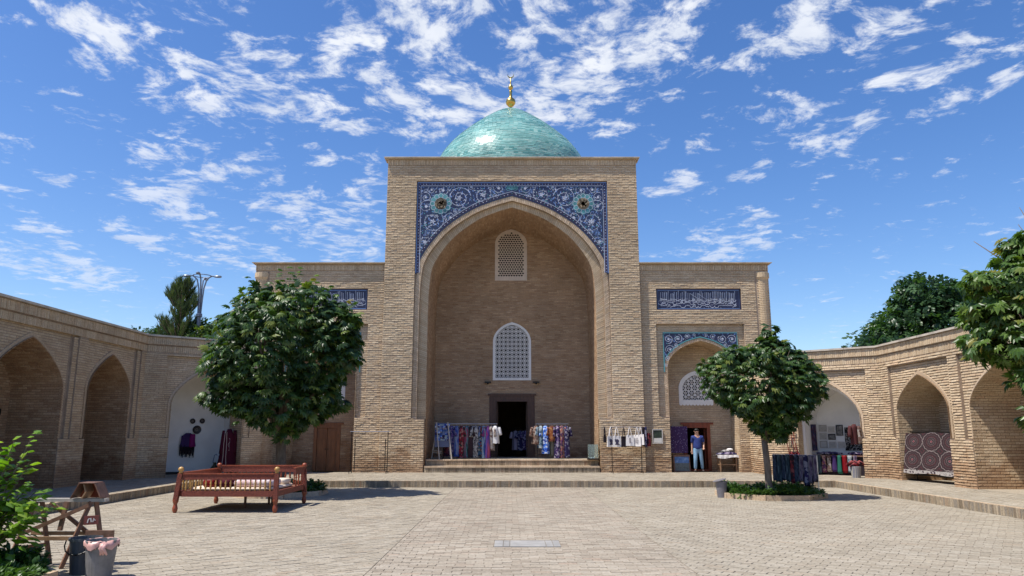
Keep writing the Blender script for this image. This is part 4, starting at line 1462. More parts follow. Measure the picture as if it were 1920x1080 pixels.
# ------------------------------------------------------------------ arcades on both sides
def arcade(sg, zt, bays, corner, label, two_step, plaster_last, mt_in):
    P = [(sg * 13.4, 4.0), (sg * 13.4, 27.3), (sg * 9.9, 30.1), (sg * 9.9, YW + .02)]
    ro = root('arcade', (sg * 13.4, 16.0, PZ), label, 'arcade')
    bk = Bricks(ro)
    bed, bed_in, plas = MB(), MB(), MB()
    frames = []
    for si in range(3):
        a, b = Vector((P[si][0], P[si][1], 0)), Vector((P[si + 1][0], P[si + 1][1], 0))
        U = (b - a).normalized()
        N = Vector((U.y, -U.x, 0)) * (1 if sg < 0 else -1)
        ln = (b - a).length
        F = Frame(a, U, (0, 0, 1), N)
        frames.append((F, ln))
        bb = bays if si == 0 else (corner if si == 1 else [])
        out = [(0, 0)]
        for (uc, hw, zs_, za, fh0, fh1, ft, dp) in bb:
            out += [(uc - hw, 0), (uc - hw, 1.62), (uc - fh0, 1.62), (uc - fh0, ft), (uc + fh1, ft), (uc + fh1, 1.62), (uc + hw, 1.62), (uc + hw, 0)]
        out += [(ln, 0), (ln, zt), (0, zt)]
        bed.poly(F, out, (), 0, -.10)

        def iv(v):
            s = [(0, ln)]
            for (uc, hw, zs_, za, fh0, fh1, ft, dp) in bb:
                if v < 1.62:
                    s = minus(s, uc - hw, uc + hw)
                elif v < ft:
                    s = minus(s, uc - fh0, uc + fh1)
            return s
        if sg > 0:
            H_, J_, T_, Tj_ = .082, .026, .023, .009
        else:
            H_, J_, T_, Tj_ = .075, .017, .013, .005
        bk.rows(F, PZ, zt - .62, iv, .27, H_, J_, MT_BRICK, T_, Tj_, .008 if sg > 0 else .006, .003, .012 if sg > 0 else .006)
        # frieze: soldier course, ledge, soldier course
        bk.rows(F, zt - .60, zt - .36, lambda v: [(0, ln)], .075, .24, .010, MT_BRICK, .012, .005, .004)
        e = .07 if si < 2 else 0
        fr = MB()
        fr.poly(F, [(-.0, zt - .34), (ln + e, zt - .34), (ln + e, zt - .05), (0, zt - .05)], (), .055, -.05)
        fr.build('frieze', MT_MORTAR, ro)
        F5 = Frame(F.O + F.N * .055, F.U, F.V, F.N)
        bk.rows(F5, zt - .33, zt - .06, lambda v: [(0.01, ln + e)], .072, .27, .010, MT_BRICK, .012, .005, .004)
        cp = MB()
        u = -.05
        while u < ln + .1:
            w = 1.2
            cp.poly(F, [(u, zt - .045), (min(u + w - .008, ln + .12), zt - .045), (min(u + w - .008, ln + .12), zt + .02), (u, zt + .02)], (), .13 + random.uniform(-.01, .01), -.8)
            q = [F(u, zt + .02, .12), F(min(u + w, ln + .12), zt + .02, .12), F(min(u + w, ln + .12), zt + .05, -.8), F(u, zt + .05, -.8)]
            cp.add(q, [(0, 1, 2, 3)], None, 0, F.flip)
            u += w
        cp.build('coping', MT_COPING if sg > 0 else MT_TIN, ro)
        for bi, (uc, hw, zs_, za, fh0, fh1, ft, dp) in enumerate(bb):
            ar = Arch(uc, hw, zs_, za, ARC, 4)
            white = plaster_last and si == 1
            rd = .10
            Fr = Frame(F.O - F.N * rd, F.U, F.V, F.N)
            ro_ = Arch(uc, hw + .10, zs_, za + .13, ARC, 4)
            bed.poly(Fr, [(uc - fh0, 1.60), (uc - ro_.hw, 1.60)] + [p for p in reversed(ro_.path(1.60))][1:-1] + [(uc + ro_.hw, 1.60), (uc + fh1, 1.60), (uc + fh1, ft), (uc - fh0, ft)], (), 0, None)

            def iv2(v):
                s = [(uc - fh0, uc + fh1)]
                q = ro_.half(v)
                s = minus(s, uc - q, uc + q) if q else s
                if two_step:
                    s = minus(s, uc + fh1 - .36, uc + fh1 - .24)
                return s
            bk.rows(Fr, 1.64, ft, iv2, .27, H_, J_, MT_BRICK, T_ * .9, Tj_ * .7, .006, .003, .010 if sg > 0 else .006)
            # smooth rim round the arch
            rm = MB()
            rm.poly(Fr, [(uc - ro_.hw, 1.64)] + [p for p in reversed(ro_.path(1.64))][1:-1] + [(uc + ro_.hw, 1.64)] + ar.path(1.64), (), .03, -.03)
            rm.build('arch_rim', MT_TRIM, ro)
            if two_step:                          # shallow second frame on the far side of the bay
                st_ = MB()
                st_.poly(F, [(uc + fh1 - .24, 1.62), (uc + fh1, 1.62), (uc + fh1, ft - .1), (uc + fh1 - .24, ft - .1)], (), -.045, -.10)
                st_.build('frame_strip', MT_MORTAR, ro)
                F6 = Frame(F.O - F.N * .045, F.U, F.V, F.N)
                bk.rows(F6, 1.64, ft - .1, lambda v: [(uc + fh1 - .24, uc + fh1 - .02)], .27, H_, J_, MT_BRICK, .012, .006, .004)
            # niche lining
            if white:
                soffit(bk, bed, F, ar, PZ, -.02, -.55 if sg > 0 else -1.5, MT_BRICK, .078, .27, .012)
                inn = Arch(uc, hw - (.10 if sg > 0 else .03), zs_ - .05, za - (.22 if sg > 0 else .06), ARC, 4)
                pd = .56 if sg > 0 else 1.51
                Fi = Frame(F.O - F.N * pd, F.U, F.V, F.N)
                plas.poly(Fi, [(uc - hw - .05, PZ), (uc - inn.hw, PZ)] + [p for p in reversed(inn.path(PZ))][1:-1] + [(uc + inn.hw, PZ), (uc + hw + .05, PZ), (uc + hw + .05, za + .1), (uc - hw - .05, za + .1)], (), 0, -.02)
                Q = inn.path(PZ)
                for i in range(len(Q) - 1):
                    p, q = Q[i], Q[i + 1]
                    plas.add([F(p[0], p[1], -pd), F(p[0], p[1], -dp), F(q[0], q[1], -dp), F(q[0], q[1], -pd)], [(0, 1, 2, 3)], None, 0, F.flip)
                plas.poly(F, [(uc - hw, PZ), (uc + hw, PZ), (uc + hw, za), (uc - hw, za)], (), -dp)
            else:
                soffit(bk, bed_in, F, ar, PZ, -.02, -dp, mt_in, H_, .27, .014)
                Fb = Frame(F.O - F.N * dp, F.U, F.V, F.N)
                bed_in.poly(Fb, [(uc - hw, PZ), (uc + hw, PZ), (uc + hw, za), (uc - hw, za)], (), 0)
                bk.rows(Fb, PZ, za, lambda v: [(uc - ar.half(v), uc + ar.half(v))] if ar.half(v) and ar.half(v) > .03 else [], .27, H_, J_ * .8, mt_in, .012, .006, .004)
            fl = MB()
            fl.poly(Frame(F.O + Vector((0, 0, PZ + .005)), F.U, F.N, (0, 0, 1)), [(uc - hw, -dp), (uc + hw, -dp), (uc + hw, .02), (uc - hw, .02)])
            fl.build('niche_floor', MT_PAVER, ro)
    bed.build('mortar_bed', MT_MORTAR, ro)
    bed_in.build('niche_mortar', MT_MORTAR_IN, ro)
    if plas.v:
        plas.build('plaster_lining', MT_PLASTER, ro)
    # roof and back walls, so the vaults stay dark
    rf = MB()
    x0, x1 = (sg * 13.4, sg * 17.0)
    rf.bx(sg * 13.55, x1, 4.0, 31.6, zt - .15, zt - .06)
    rf.bx(x1, x1 + sg * .3, 4.0, 31.9, 0, zt)
    rf.bx(sg * 13.55, x1, 3.9, 4.2, 0, zt - .16)
    pr = [(sg * 13.5, 27.35), (sg * 10.05, 30.15), (sg * 10.05, YW + .3), (sg * 13.5, YW + .3)]
    fs = [(p[0], p[1], zt - .06) for p in pr] + [(p[0], p[1], zt - .15) for p in pr]
    rf.add(fs, [(0, 1, 2, 3), (7, 6, 5, 4), (0, 4, 5, 1), (1, 5, 6, 2), (2, 6, 7, 3), (3, 7, 4, 0)])
    rf.bx(sg * 11.2, x1, YW + .32, YW + .6, 0, zt)
    rf.build('roof', MT_MORTAR_IN, ro)
    bk.finish('brickwork')
    return frames


# (centre, half width, spring, apex, frame half widths near / far, frame top, depth)
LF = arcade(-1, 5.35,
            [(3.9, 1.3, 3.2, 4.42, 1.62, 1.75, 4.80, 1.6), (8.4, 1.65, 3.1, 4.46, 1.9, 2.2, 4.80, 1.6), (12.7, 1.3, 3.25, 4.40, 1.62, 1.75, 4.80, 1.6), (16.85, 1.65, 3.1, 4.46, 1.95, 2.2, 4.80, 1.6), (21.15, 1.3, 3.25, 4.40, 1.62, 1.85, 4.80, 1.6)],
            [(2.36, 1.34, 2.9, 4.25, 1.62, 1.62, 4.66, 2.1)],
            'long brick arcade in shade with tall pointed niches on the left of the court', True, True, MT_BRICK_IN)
RF = arcade(1, 4.92,
            [(3.9, 1.55, 2.6, 3.72, 1.9, 1.9, 4.12, 1.5), (8.2, 1.6, 2.6, 3.75, 1.95, 1.95, 4.14, 1.5), (12.4, 1.55, 2.6, 3.72, 1.9, 1.9, 4.12, 1.5), (16.55, 1.62, 2.6, 3.76, 1.95, 1.95, 4.14, 1.5), (20.85, 1.55, 2.62, 3.72, 1.86, 1.86, 4.12, 1.5)],
            [(1.95, 1.14, 2.45, 3.72, 1.45, 1.58, 4.10, 2.1)],
            'sunlit brick arcade with lower pointed niches on the right of the court', False, True, MT_BRICK)

# ------------------------------------------------------------------ vegetation
def leaf_template(kind):
    """vertices (n,3), faces; +Y runs out along the leaf, +Z is its upper side"""
    V, F = [], []

    def leaflet(base, ang, ln, w, droop):
        ca, sa = math.cos(ang), math.sin(ang)
        b = len(V)
        for (x, y, z) in ((0, 0, 0), (-w, .5 * ln, -.10 * ln), (0, .55 * ln, .02 * ln), (w, .5 * ln, -.10 * ln), (0, ln, -droop * ln)):
            V.append((base[0] + x * ca + y * sa, base[1] - x * sa + y * ca, base[2] + z))
        F.extend([(b, b + 2, b + 1), (b + 1, b + 2, b + 4), (b, b + 3, b + 2), (b + 2, b + 3, b + 4)])
    if kind == 'palmate':
        for i, a in enumerate((-1.45, -.95, -.48, 0, .48, .95, 1.45)):
            leaflet((0, 0, 0), a, (.62, .82, .96, 1.0, .96, .82, .62)[i], (.13, .17, .19, .20, .19, .17, .13)[i], .38)
    elif kind == 'pinnate':
        for i in range(4):
            for s_ in (-1, 1):
                leaflet((0, .22 * i + .12, 0), s_ * 1.05, .40, .11, .22)
        leaflet((0, .95, 0), 0, .42, .12, .2)
    elif kind == 'oval':
        leaflet((0, 0, 0), 0, 1.0, .30, .25)
    elif kind == 'spray':
        for i in range(7):
            a = random.uniform(-1.3, 1.3)
            leaflet((random.uniform(-.25, .25), random.uniform(0, .55), random.uniform(-.15, .15)), a, random.uniform(.3, .5), .14, .2)
    elif kind == 'tuft':
        for i in range(16):
            a = i * 2 * PI / 16 + random.uniform(-.2, .2)
            sp = random.uniform(.12, .55)
            b = len(V)
            d = Vector((math.cos(a) * sp, 1, math.sin(a) * sp)).normalized()
            n = d.cross(Vector((.3, .2, 1))).normalized() * .03
            o = Vector((0, random.uniform(-.3, .25), 0))
            for p in (o - n, o + n, o + d):
                V.append(tuple(p))
            F.append((b, b + 1, b + 2))
    return np.array(V, float), F


TPL = {k: leaf_template(k) for k in ('palmate', 'pinnate', 'oval', 'spray', 'tuft')}


def orient(dirs, ups):
    y = dirs / np.linalg.norm(dirs, axis=1, keepdims=True)
    x = np.cross(y, ups)
    x /= np.linalg.norm(x, axis=1, keepdims=True) + 1e-9
    z = np.cross(x, y)
    return np.stack([x, y, z], axis=2)                    # columns


def leaf_mesh(name, kind, pos, dirs, ups, size, mt, off, rnd=None):
    T, F = TPL[kind]
    n, k = len(pos), len(T)
    Rm = orient(dirs, ups)
    W = np.einsum('nij,kj->nki', Rm, T) * size[:, None, None] + pos[:, None, :] - np.array(off)[None, None, :]
    nf = len(F)
    tri = np.array(F, dtype=np.int32)
    idx = (tri[None] + (np.arange(n, dtype=np.int32) * k)[:, None, None]).reshape(-1)
    me = bpy.data.meshes.new(name)
    me.vertices.add(n * k)
    me.vertices.foreach_set('co', W.reshape(-1))
    me.loops.add(n * nf * 3)
    me.loops.foreach_set('vertex_index', idx)
    me.polygons.add(n * nf)
    me.polygons.foreach_set('loop_start', np.arange(0, n * nf * 3, 3, dtype=np.int32))
    me.polygons.foreach_set('loop_total', np.full(n * nf, 3, dtype=np.int32))
    me.materials.append(mt)
    at = me.attributes.new('rnd', 'FLOAT', 'POINT')
    r = rng.random(n) if rnd is None else rnd
    at.data.foreach_set('value', np.repeat(r, k).astype(np.float32))
    me.update(calc_edges=True)
    return me


def crown(parent, blobs, n, kind, size, mt, droop=.5, shell=.55, up=.5, single=0, jitter=.35, gaps=.0, stuff='crown', tufts=0):
    """leaves spread through the outer part of several lobes, leaf tips turned outwards and down"""
    o = org(parent)
    if tufts:                                              # uneven outline: small clumps standing out of the lobes
        extra = []
        for _ in range(tufts):
            b = random.choice(blobs)
            v = Vector((random.gauss(0, 1), random.gauss(0, 1) * .6 - .2, random.gauss(0, 1) * .8 + .15)).normalized()
            k = random.uniform(.92, 1.1)
            q = random.uniform(.13, .30) * min(b[3:6]) + .12
            extra.append((b[0] + v.x * b[3] * k, b[1] + v.y * b[4] * k, b[2] + v.z * b[5] * k, q, q, q * .8))
        blobs = list(blobs) + extra
    B = np.array([b[:6] for b in blobs], float)            # centre, radii
    vol = (B[:, 3] * B[:, 4] * B[:, 5]) ** (2 / 3)
    which = rng.choice(len(B), n, p=vol / vol.sum())
    d = rng.normal(size=(n, 3))
    d /= np.linalg.norm(d, axis=1, keepdims=True)
    rad = 1 - (1 - shell) * rng.random(n) ** 1.6
    rad *= 1 + rng.normal(size=n) * .06
    pos = B[which, :3] + d * B[which, 3:6] * rad[:, None]
    keep = np.ones(n, bool)
    for j in range(len(B)):                                # drop leaves buried in a neighbouring lobe
        q = (pos - B[j, :3]) / B[j, 3:6]
        keep &= ~((np.einsum('ij,ij->i', q, q) < .36) & (which != j))
    if gaps:
        ph = pos * 1.9
        g = np.sin(ph[:, 0] * 1.7 + 1.3 * np.sin(ph[:, 1])) * np.sin(ph[:, 1] * 1.5 + .7) * np.sin(ph[:, 2] * 2.1 + ph[:, 0])
        keep &= g < (1 - gaps)
    pos, d = pos[keep], d[keep]
    n = len(pos)
    nrm = d.copy()
    dirs = d * np.array([1, 1, .35]) + rng.normal(size=(n, 3)) * jitter
    dirs[:, 2] -= droop * rng.random(n)
    ups = nrm * .6 + np.array([0, 0, up]) + rng.normal(size=(n, 3)) * .25
    sz = size * (.65 + .6 * rng.random(n))
    if single:
        cd = np.linalg.norm(pos - np.array([0, 0, EYE]), axis=1)
        front = np.argsort(cd - sz * 2)[:single]
        T, F = TPL[kind]
        share = []
        for q in range(5):
            me = bpy.data.meshes.new('leaf')
            me.from_pydata([tuple(p) for p in T * (.9 + .05 * q)], [], F)
            me.materials.append(mt)
            at = me.attributes.new('rnd', 'FLOAT', 'POINT')
            at.data.foreach_set('value', [q * .19] * len(T))
            share.append(me)
        Rm = orient(dirs[front], ups[front])
        for q, i in enumerate(front):
            lf = link('leaf', share[q % 5], parent)
            Mx = Matrix(Rm[q].tolist()).to_4x4() @ Matrix.Scale(float(sz[i]), 4)
            Mx.translation = Vector(pos[i]) - o
            lf.matrix_basis = Mx
        rest = np.ones(n, bool)
        rest[front] = False
        pos, dirs, ups, sz = pos[rest], dirs[rest], ups[rest], sz[rest]
    me = leaf_mesh(stuff, kind, pos, dirs, ups, sz, mt, o)
    return tag(link(stuff, me, parent), kind='stuff' if single else None)


def limbs(parent, base, tops, r0, ztrunk, mt=None, lean=(0, 0)):
    tb = MB()
    b = Vector(base)
    top = b + Vector((lean[0], lean[1], ztrunk))
    mid = b.lerp(top, .5) + Vector((.03, .02, 0))
    tb.tube([b - Vector((0, 0, .05)), b + Vector((0, 0, .12)), mid, top], [r0 * 1.35, r0 * 1.05, r0 * .9, r0 * .82], 12)
    tb.build('trunk', mt or MT_BARK, parent, smooth=True)
    lb = MB()
    for t in tops:
        t = Vector(t)
        m = top.lerp(t, .45) + Vector((random.uniform(-.15, .15), random.uniform(-.15, .15), random.uniform(-.1, .25)))
        lb.tube([top - Vector((0, 0, .12)), m, t], [r0 * .55, r0 * .32, r0 * .10], 7)
        for _ in range(4):
            e = t + Vector((random.uniform(-1, 1), random.uniform(-1, 1), random.uniform(-.3, .9))) * .55
            lb.tube([m.lerp(t, random.uniform(.3, .9)), e], [r0 * .14, r0 * .04], 5)
    lb.build('branch', mt or MT_BARK, parent, smooth=True)


def planter(c, rad, label, glabel):
    p = root('tree_bed', (c[0], c[1], 0), label, 'planter')
    sides = 8
    for i in range(sides):
        kb_ = MB()
        a0, a1 = 2 * PI * i / sides + PI / 8, 2 * PI * (i + 1) / sides + PI / 8
        P = [Vector((c[0] + r_ * math.cos(a), c[1] + r_ * math.sin(a), 0)) for r_ in (rad, rad - .16) for a in (a0 + .006, a1 - .006)]
        q = [P[0], P[1], P[3], P[2]]
        v = [x + Vector((0, 0, -.02)) for x in q] + [x + Vector((0, 0, .14)) for x in q]
        kb_.add(v, [(4, 5, 6, 7), (0, 1, 5, 4), (1, 2, 6, 5), (2, 3, 7, 6), (3, 0, 4, 7)])
        kb_.build('kerb_stone', MT_TRIM, p)
    so = MB()
    so.lathe([(rad - .17, -.02), (rad - .17, .09), (rad * .5, .12)], (c[0], c[1], 0), 16)
    so.build('soil', MT_SOIL, p)
    n = int(1500 * rad)
    rr, aa = (rad - .2) * np.sqrt(rng.random(n)), rng.random(n) * 2 * PI
    pos = np.stack([c[0] + rr * np.cos(aa), c[1] + rr * np.sin(aa), .12 + .20 * rng.random(n) * (.5 + .5 * np.sin(rr * 5 + aa * 3))], 1)
    d = np.stack([np.cos(aa), np.sin(aa), .1 + .5 * rng.random(n)], 1) + rng.normal(size=(n, 3)) * .6
    me = leaf_mesh('ground_cover', 'spray', pos, d, np.tile([0, 0, 1.0], (n, 1)) + rng.normal(size=(n, 3)) * .3, .16 + .08 * rng.random(n), MT_IVY, (c[0], c[1], 0))
    tag(link('ground_cover', me, p), kind='stuff')
    return p


# left chestnut
lc = Vector((-6.95, 22.9, .1))
planter((-6.95, 23.0), 1.45, 'low octagonal bed with a stone kerb round the big left chestnut, behind the carved bench', '')
t = root('chestnut_tree', lc, 'large dense round-crowned chestnut tree standing behind the carved bench', 'tree')
limbs(t, lc, [(-8.6, 22.6, 3.8), (-5.4, 22.9, 3.9), (-7.4, 21.6, 4.8), (-6.6, 24.0, 5.2), (-8.2, 23.6, 5.6), (-6.0, 22.4, 5.7), (-7.2, 22.9, 6.3)], .17, 1.75)
blobs = [(-7.05, 22.9, 4.25, 1.85, 1.9, 1.85), (-8.1, 22.6, 3.9, 1.10, 1.3, 1.35), (-5.85, 22.7, 4.35, 1.05, 1.3, 1.4), (-7.7, 22.9, 5.25, 1.05, 1.2, .9), (-6.6, 22.8, 5.55, 1.20, 1.3, .80),
         (-5.6, 22.8, 5.0, .85, 1.0, .8), (-6.85, 22.2, 2.65, 1.15, 1.3, .80), (-8.25, 22.6, 3.0, .75, .9, .65), (-5.95, 22.5, 2.85, .85, 1.0, .7), (-7.3, 21.2, 4.2, 1.2, .9, 1.2)]
crown(t, blobs, 5200, 'palmate', .245, MT_CHESTNUT, .75, .62, .55, 300, gaps=.34, tufts=26)
sp_ = []                                       # thin shoots standing above the crown
for (x, z) in ((-8.6, 5.7), (-8.1, 6.45), (-7.7, 6.4), (-6.7, 6.75), (-6.2, 6.6), (-5.5, 6.2), (-7.2, 6.75), (-5.0, 5.8), (-8.9, 5.2), (-8.35, 6.1), (-6.9, 6.8)):
    for q in range(7):
        sp_.append((x + random.uniform(-.12, .12), 22.9 + random.uniform(-.3, .3), z - .5 + q * .1))
sp_ = np.array(sp_)
dd = rng.normal(size=sp_.shape) * np.array([1, 1, .5])
tag(link('shoots', leaf_mesh('shoots', 'palmate', sp_, dd, np.tile([0, 0, 1.0], (len(sp_), 1)), np.full(len(sp_), .17), MT_CHESTNUT2, lc), t), kind='stuff')

# right chestnut
rc_ = Vector((7.20, 21.6, .1))
planter((7.45, 22.3), 1.55, 'low octagonal bed with green ground cover round the smaller right chestnut', '')
t = root('chestnut_tree', rc_, 'smaller heart-shaped chestnut tree in the kerbed bed on the right of the court', 'tree')
limbs(t, rc_, [(6.3, 21.6, 3.4), (8.5, 21.6, 3.3), (7.6, 21.7, 4.4), (7.0, 22.2, 3.8), (7.6, 20.9, 3.6)], .10, 1.5, lean=(-.05, 0))
blobs = [(7.25, 21.7, 3.10, 1.25, 1.2, .95), (6.20, 21.6, 3.35, .70, .85, .75), (8.15, 21.7, 3.25, .85, .95, .75), (7.5, 21.7, 4.0, .65, .7, .55), (6.5, 21.6, 3.95, .55, .6, .32), (8.0, 21.7, 3.8, .65, .7, .42),
         (7.35, 21.5, 2.30, .62, .7, .65), (7.55, 21.4, 2.5, .85, .7, .55), (7.50, 21.7, 4.5, .28, .3, .32), (6.9, 21.0, 3.2, .9, .6, .75), (6.75, 21.5, 2.75, .6, .6, .5), (7.38, 21.45, 1.95, .42, .45, .42)]
crown(t, blobs, 4000, 'palmate', .185, MT_CHESTNUT, .7, .62, .55, 300, gaps=.28, tufts=20)

# chestnut whose branches reach in from the right edge
fr_ = Vector((11.0, 14.6, PZ))
t = root('chestnut_tree', fr_, 'chestnut tree by the right edge whose bright branches hang in front of the arcade', 'tree')
limbs(t, fr_, [(10.0, 14.6, 5.6), (9.9, 14.6, 4.4), (9.8, 14.4, 3.2), (10.4, 14.2, 2.4), (11.6, 14.8, 5.5), (11.2, 15.4, 6.3)], .16, 2.0, lean=(.1, 0))
blobs = [(10.75, 14.6, 5.15, .9, 1.0, .65), (10.1, 14.6, 4.75, .95, .9, .42), (9.85, 14.6, 4.15, .85, .8, .38), (9.75, 14.5, 3.55, .95, .8, .40), (10.3, 14.6, 3.9, .9, 1.1, .9), (10.1, 14.3, 2.75, .55, .55, .26),
         (9.95, 14.2, 2.05, .52, .5, .28), (11.4, 14.8, 4.5, 1.4, 1.5, 1.5), (10.6, 14.2, 2.4, .6, .5, .4), (9.35, 14.5, 4.75, .35, .4, .16), (10.35, 14.5, 5.55, .5, .5, .25)]
crown(t, blobs, 2900, 'palmate', .22, MT_CHESTNUT2, .75, .45, .65, 300, gaps=.25)

# shrub in the near left corner
sh = Vector((-6.70, 9.75, .05))
s_ = root('shrub', sh, 'bright green leafy shrub growing in the near left corner', 'shrub')
tb = MB()
tips = []
for i in range(38):
    a, r_ = random.uniform(0, 2 * PI), random.uniform(.2, .72)
    tip = sh + Vector((math.cos(a) * r_, math.sin(a) * r_ * .8, random.uniform(.5, 1.45)))
    if i == 0:
        tip = Vector((-5.85, 9.75, 1.12))
    elif i == 1:
        tip = Vector((-6.15, 9.8, 1.82))
    elif i == 2:
        tip = Vector((-5.75, 9.7, .92))
    elif i == 3:
        tip = Vector((-6.4, 9.8, 1.70))
    elif i in (4, 5, 6, 7):
        tip = Vector((-6.72 + .09 * i - .3, 9.55 + .05 * i, (1.72, 1.5, 1.62, 1.35)[i - 4]))
    m = sh.lerp(tip, .5) + Vector((0, 0, .15))
    tb.tube([sh + Vector((random.uniform(-.1, .1), random.uniform(-.1, .1), 0)), m, tip], [.014, .009, .004], 5)
    tips.append((m, tip))
tb.build('stem', MT_BARK, s_)
pos, dirs = [], []
for (m, tip) in tips:
    for q in range(16):
        t_ = q / 15
        p = m.lerp(tip, t_)
        d = (tip - m).normalized()
        sd = d.cross(Vector((0, 0, 1))).normalized() * (1 if q % 2 else -1)
        pos.append(p + Vector((random.uniform(-.03, .03), random.uniform(-.03, .03), random.uniform(-.03, .03))))
        dirs.append(sd * .8 + d * .5 + Vector((random.uniform(-.4, .4), random.uniform(-.4, .4), -.15)))
for _ in range(420):                           # denser, lower inside
    a, r_ = random.uniform(0, 2 * PI), random.uniform(.1, .68)
    pos.append(sh + Vector((math.cos(a) * r_, math.sin(a) * r_ * .8, random.uniform(.15, .95))))
    dirs.append(Vector((math.cos(a), math.sin(a), -.2)))
pos, dirs = np.array(pos), np.array(dirs)
ups = np.tile([0, 0, 1.0], (len(pos), 1)) + rng.normal(size=pos.shape) * .35
sz = .165 * (.7 + .6 * rng.random(len(pos)))
cd = np.argsort(np.linalg.norm(pos - np.array([0, 0, EYE]), axis=1))
T_, F_ = TPL['oval']
me5 = []
for q in range(5):
    me = bpy.data.meshes.new('leaf')
    me.from_pydata([tuple(p) for p in T_], [], F_)
    me.materials.append(MT_SHRUB)
    me.attributes.new('rnd', 'FLOAT', 'POINT').data.foreach_set('value', [q * .2] * len(T_))
    me5.append(me)
Rm = orient(dirs, ups)
for q, i in enumerate(cd[:300]):
    lf = link('leaf', me5[q % 5], s_)
    Mx = Matrix(Rm[i].tolist()).to_4x4() @ Matrix.Scale(float(sz[i]), 4)
    Mx.translation = Vector(pos[i]) - sh
    lf.matrix_basis = Mx
r_ = cd[300:]
tag(link('foliage', leaf_mesh('foliage', 'oval', pos[r_], dirs[r_], ups[r_], sz[r_], MT_SHRUB, sh), s_), kind='stuff')
planter((-6.70, 9.2), 1.22, 'low kerbed bed with dark ground plants under the bright shrub', '')


# trees beyond the arcades
def far_tree(name, base, blobs, n, size, mt, label, trunk_h, r0, kind='spray', single=0, group=None, gaps=.2):
    t = root(name, base, label, 'tree', group)
    limbs(t, base, [b[:3] for b in blobs[:5]], r0, trunk_h)
    crown(t, blobs, n, kind, size, mt, .3, .5, .4, 0, .6, gaps)
    return t


far_tree('elm_tree', (23.0, 40.0, 0), [(23.4, 40, 7.0, 3.4, 3.6, 2.3), (20.4, 40, 6.0, 1.9, 2.4, 1.6), (22.3, 39.5, 8.8, 1.6, 2.0, 1.0), (26.0, 40, 7.6, 2.4, 2.6, 1.7), (19.3, 40, 5.3, 1.1, 1.5, 1.0), (22.0, 40, 9.6, .55, .7, .75), (24.0, 40, 9.0, .6, .8, .7),
         (25.6, 40, 9.0, .4, .6, .8), (26.6, 40, 8.9, .4, .6, .9), (20.6, 40, 7.5, .8, 1.0, .7)], 6500, .62, MT_ELM, 'broad dark elm tree rising behind the right arcade', 4.0, .4, gaps=.25)
far_tree('leafy_tree', (-17.8, 43.0, 0), [(-17.6, 43, 6.5, 1.4, 2, 1.4), (-16.6, 43, 6.4, 1.3, 1.7, 1.2), (-18.0, 43, 7.5, .6, 1, .7), (-16.9, 43, 7.3, .7, .8, .7)], 2100, .5, MT_CHESTNUT2, 'light green leafy tree behind the left arcade, right of the pine', 4.0, .22)
far_tree('leafy_tree', (-20.9, 44.0, 0), [(-20.9, 44, 6.9, .9, 1.2, 1.0), (-20.0, 44, 6.7, .8, 1.0, .9)], 1000, .45, MT_ELM, 'small dull green tree just showing over the left arcade, left of the pine', 4.0, .2)
far_tree('leafy_tree', (-22.4, 44.0, 0), [(-22.4, 44, 7.2, .25, .3, .7)], 90, .4, MT_ELM, 'tiny tree tip over the roof, farthest left above the arcade', 4.0, .12)
# pine with upturned tufted branches
pb = Vector((-18.9, 42.0, 0))
t = root('pine_tree', pb, 'tall conifer with upturned tufted branches behind the left arcade beside the street lamp', 'tree')
tb = MB()
tb.tube([pb, pb + Vector((0, 0, 6)), pb + Vector((.1, 0, 10.3))], [.28, .18, .03], 9)
tb.build('trunk', MT_BARK, t)
bb_, pos, dirs = MB(), [], []
for i in range(84):
    f_ = random.random() ** .8
    z = 4.8 + 4.9 * f_
    a = random.uniform(0, 2 * PI)
    r_ = 1.35 * (1 - f_) ** .6 * random.uniform(.55, 1.05) + .28
    b = pb + Vector((.05, 0, z))
    e = b + Vector((math.cos(a) * r_, math.sin(a) * r_, .55 + .35 * r_))
    m = b.lerp(e, .55) + Vector((0, 0, -.14))
    bb_.tube([b, m, e], [.045, .03, .015], 5)
    for q in range(14):
        t_ = .25 + .75 * q / 13
        p = b.lerp(m, t_ * 2) if t_ < .5 else m.lerp(e, t_ * 2 - 1)
        pos.append(p + Vector((random.uniform(-.12, .12), random.uniform(-.12, .12), random.uniform(-.05, .15))))
        dirs.append((e - m).normalized() * .5 + Vector((random.uniform(-.45, .45), random.uniform(-.45, .45), .75)))
bb_.build('branch', MT_BARK, t)
pos, dirs = np.array(pos), np.array(dirs)
link('crown', leaf_mesh('crown', 'tuft', pos, dirs, np.tile([.2, 1.0, .1], (len(pos), 1)), .30 + .14 * rng.random(len(pos)), MT_PINE, pb), t)

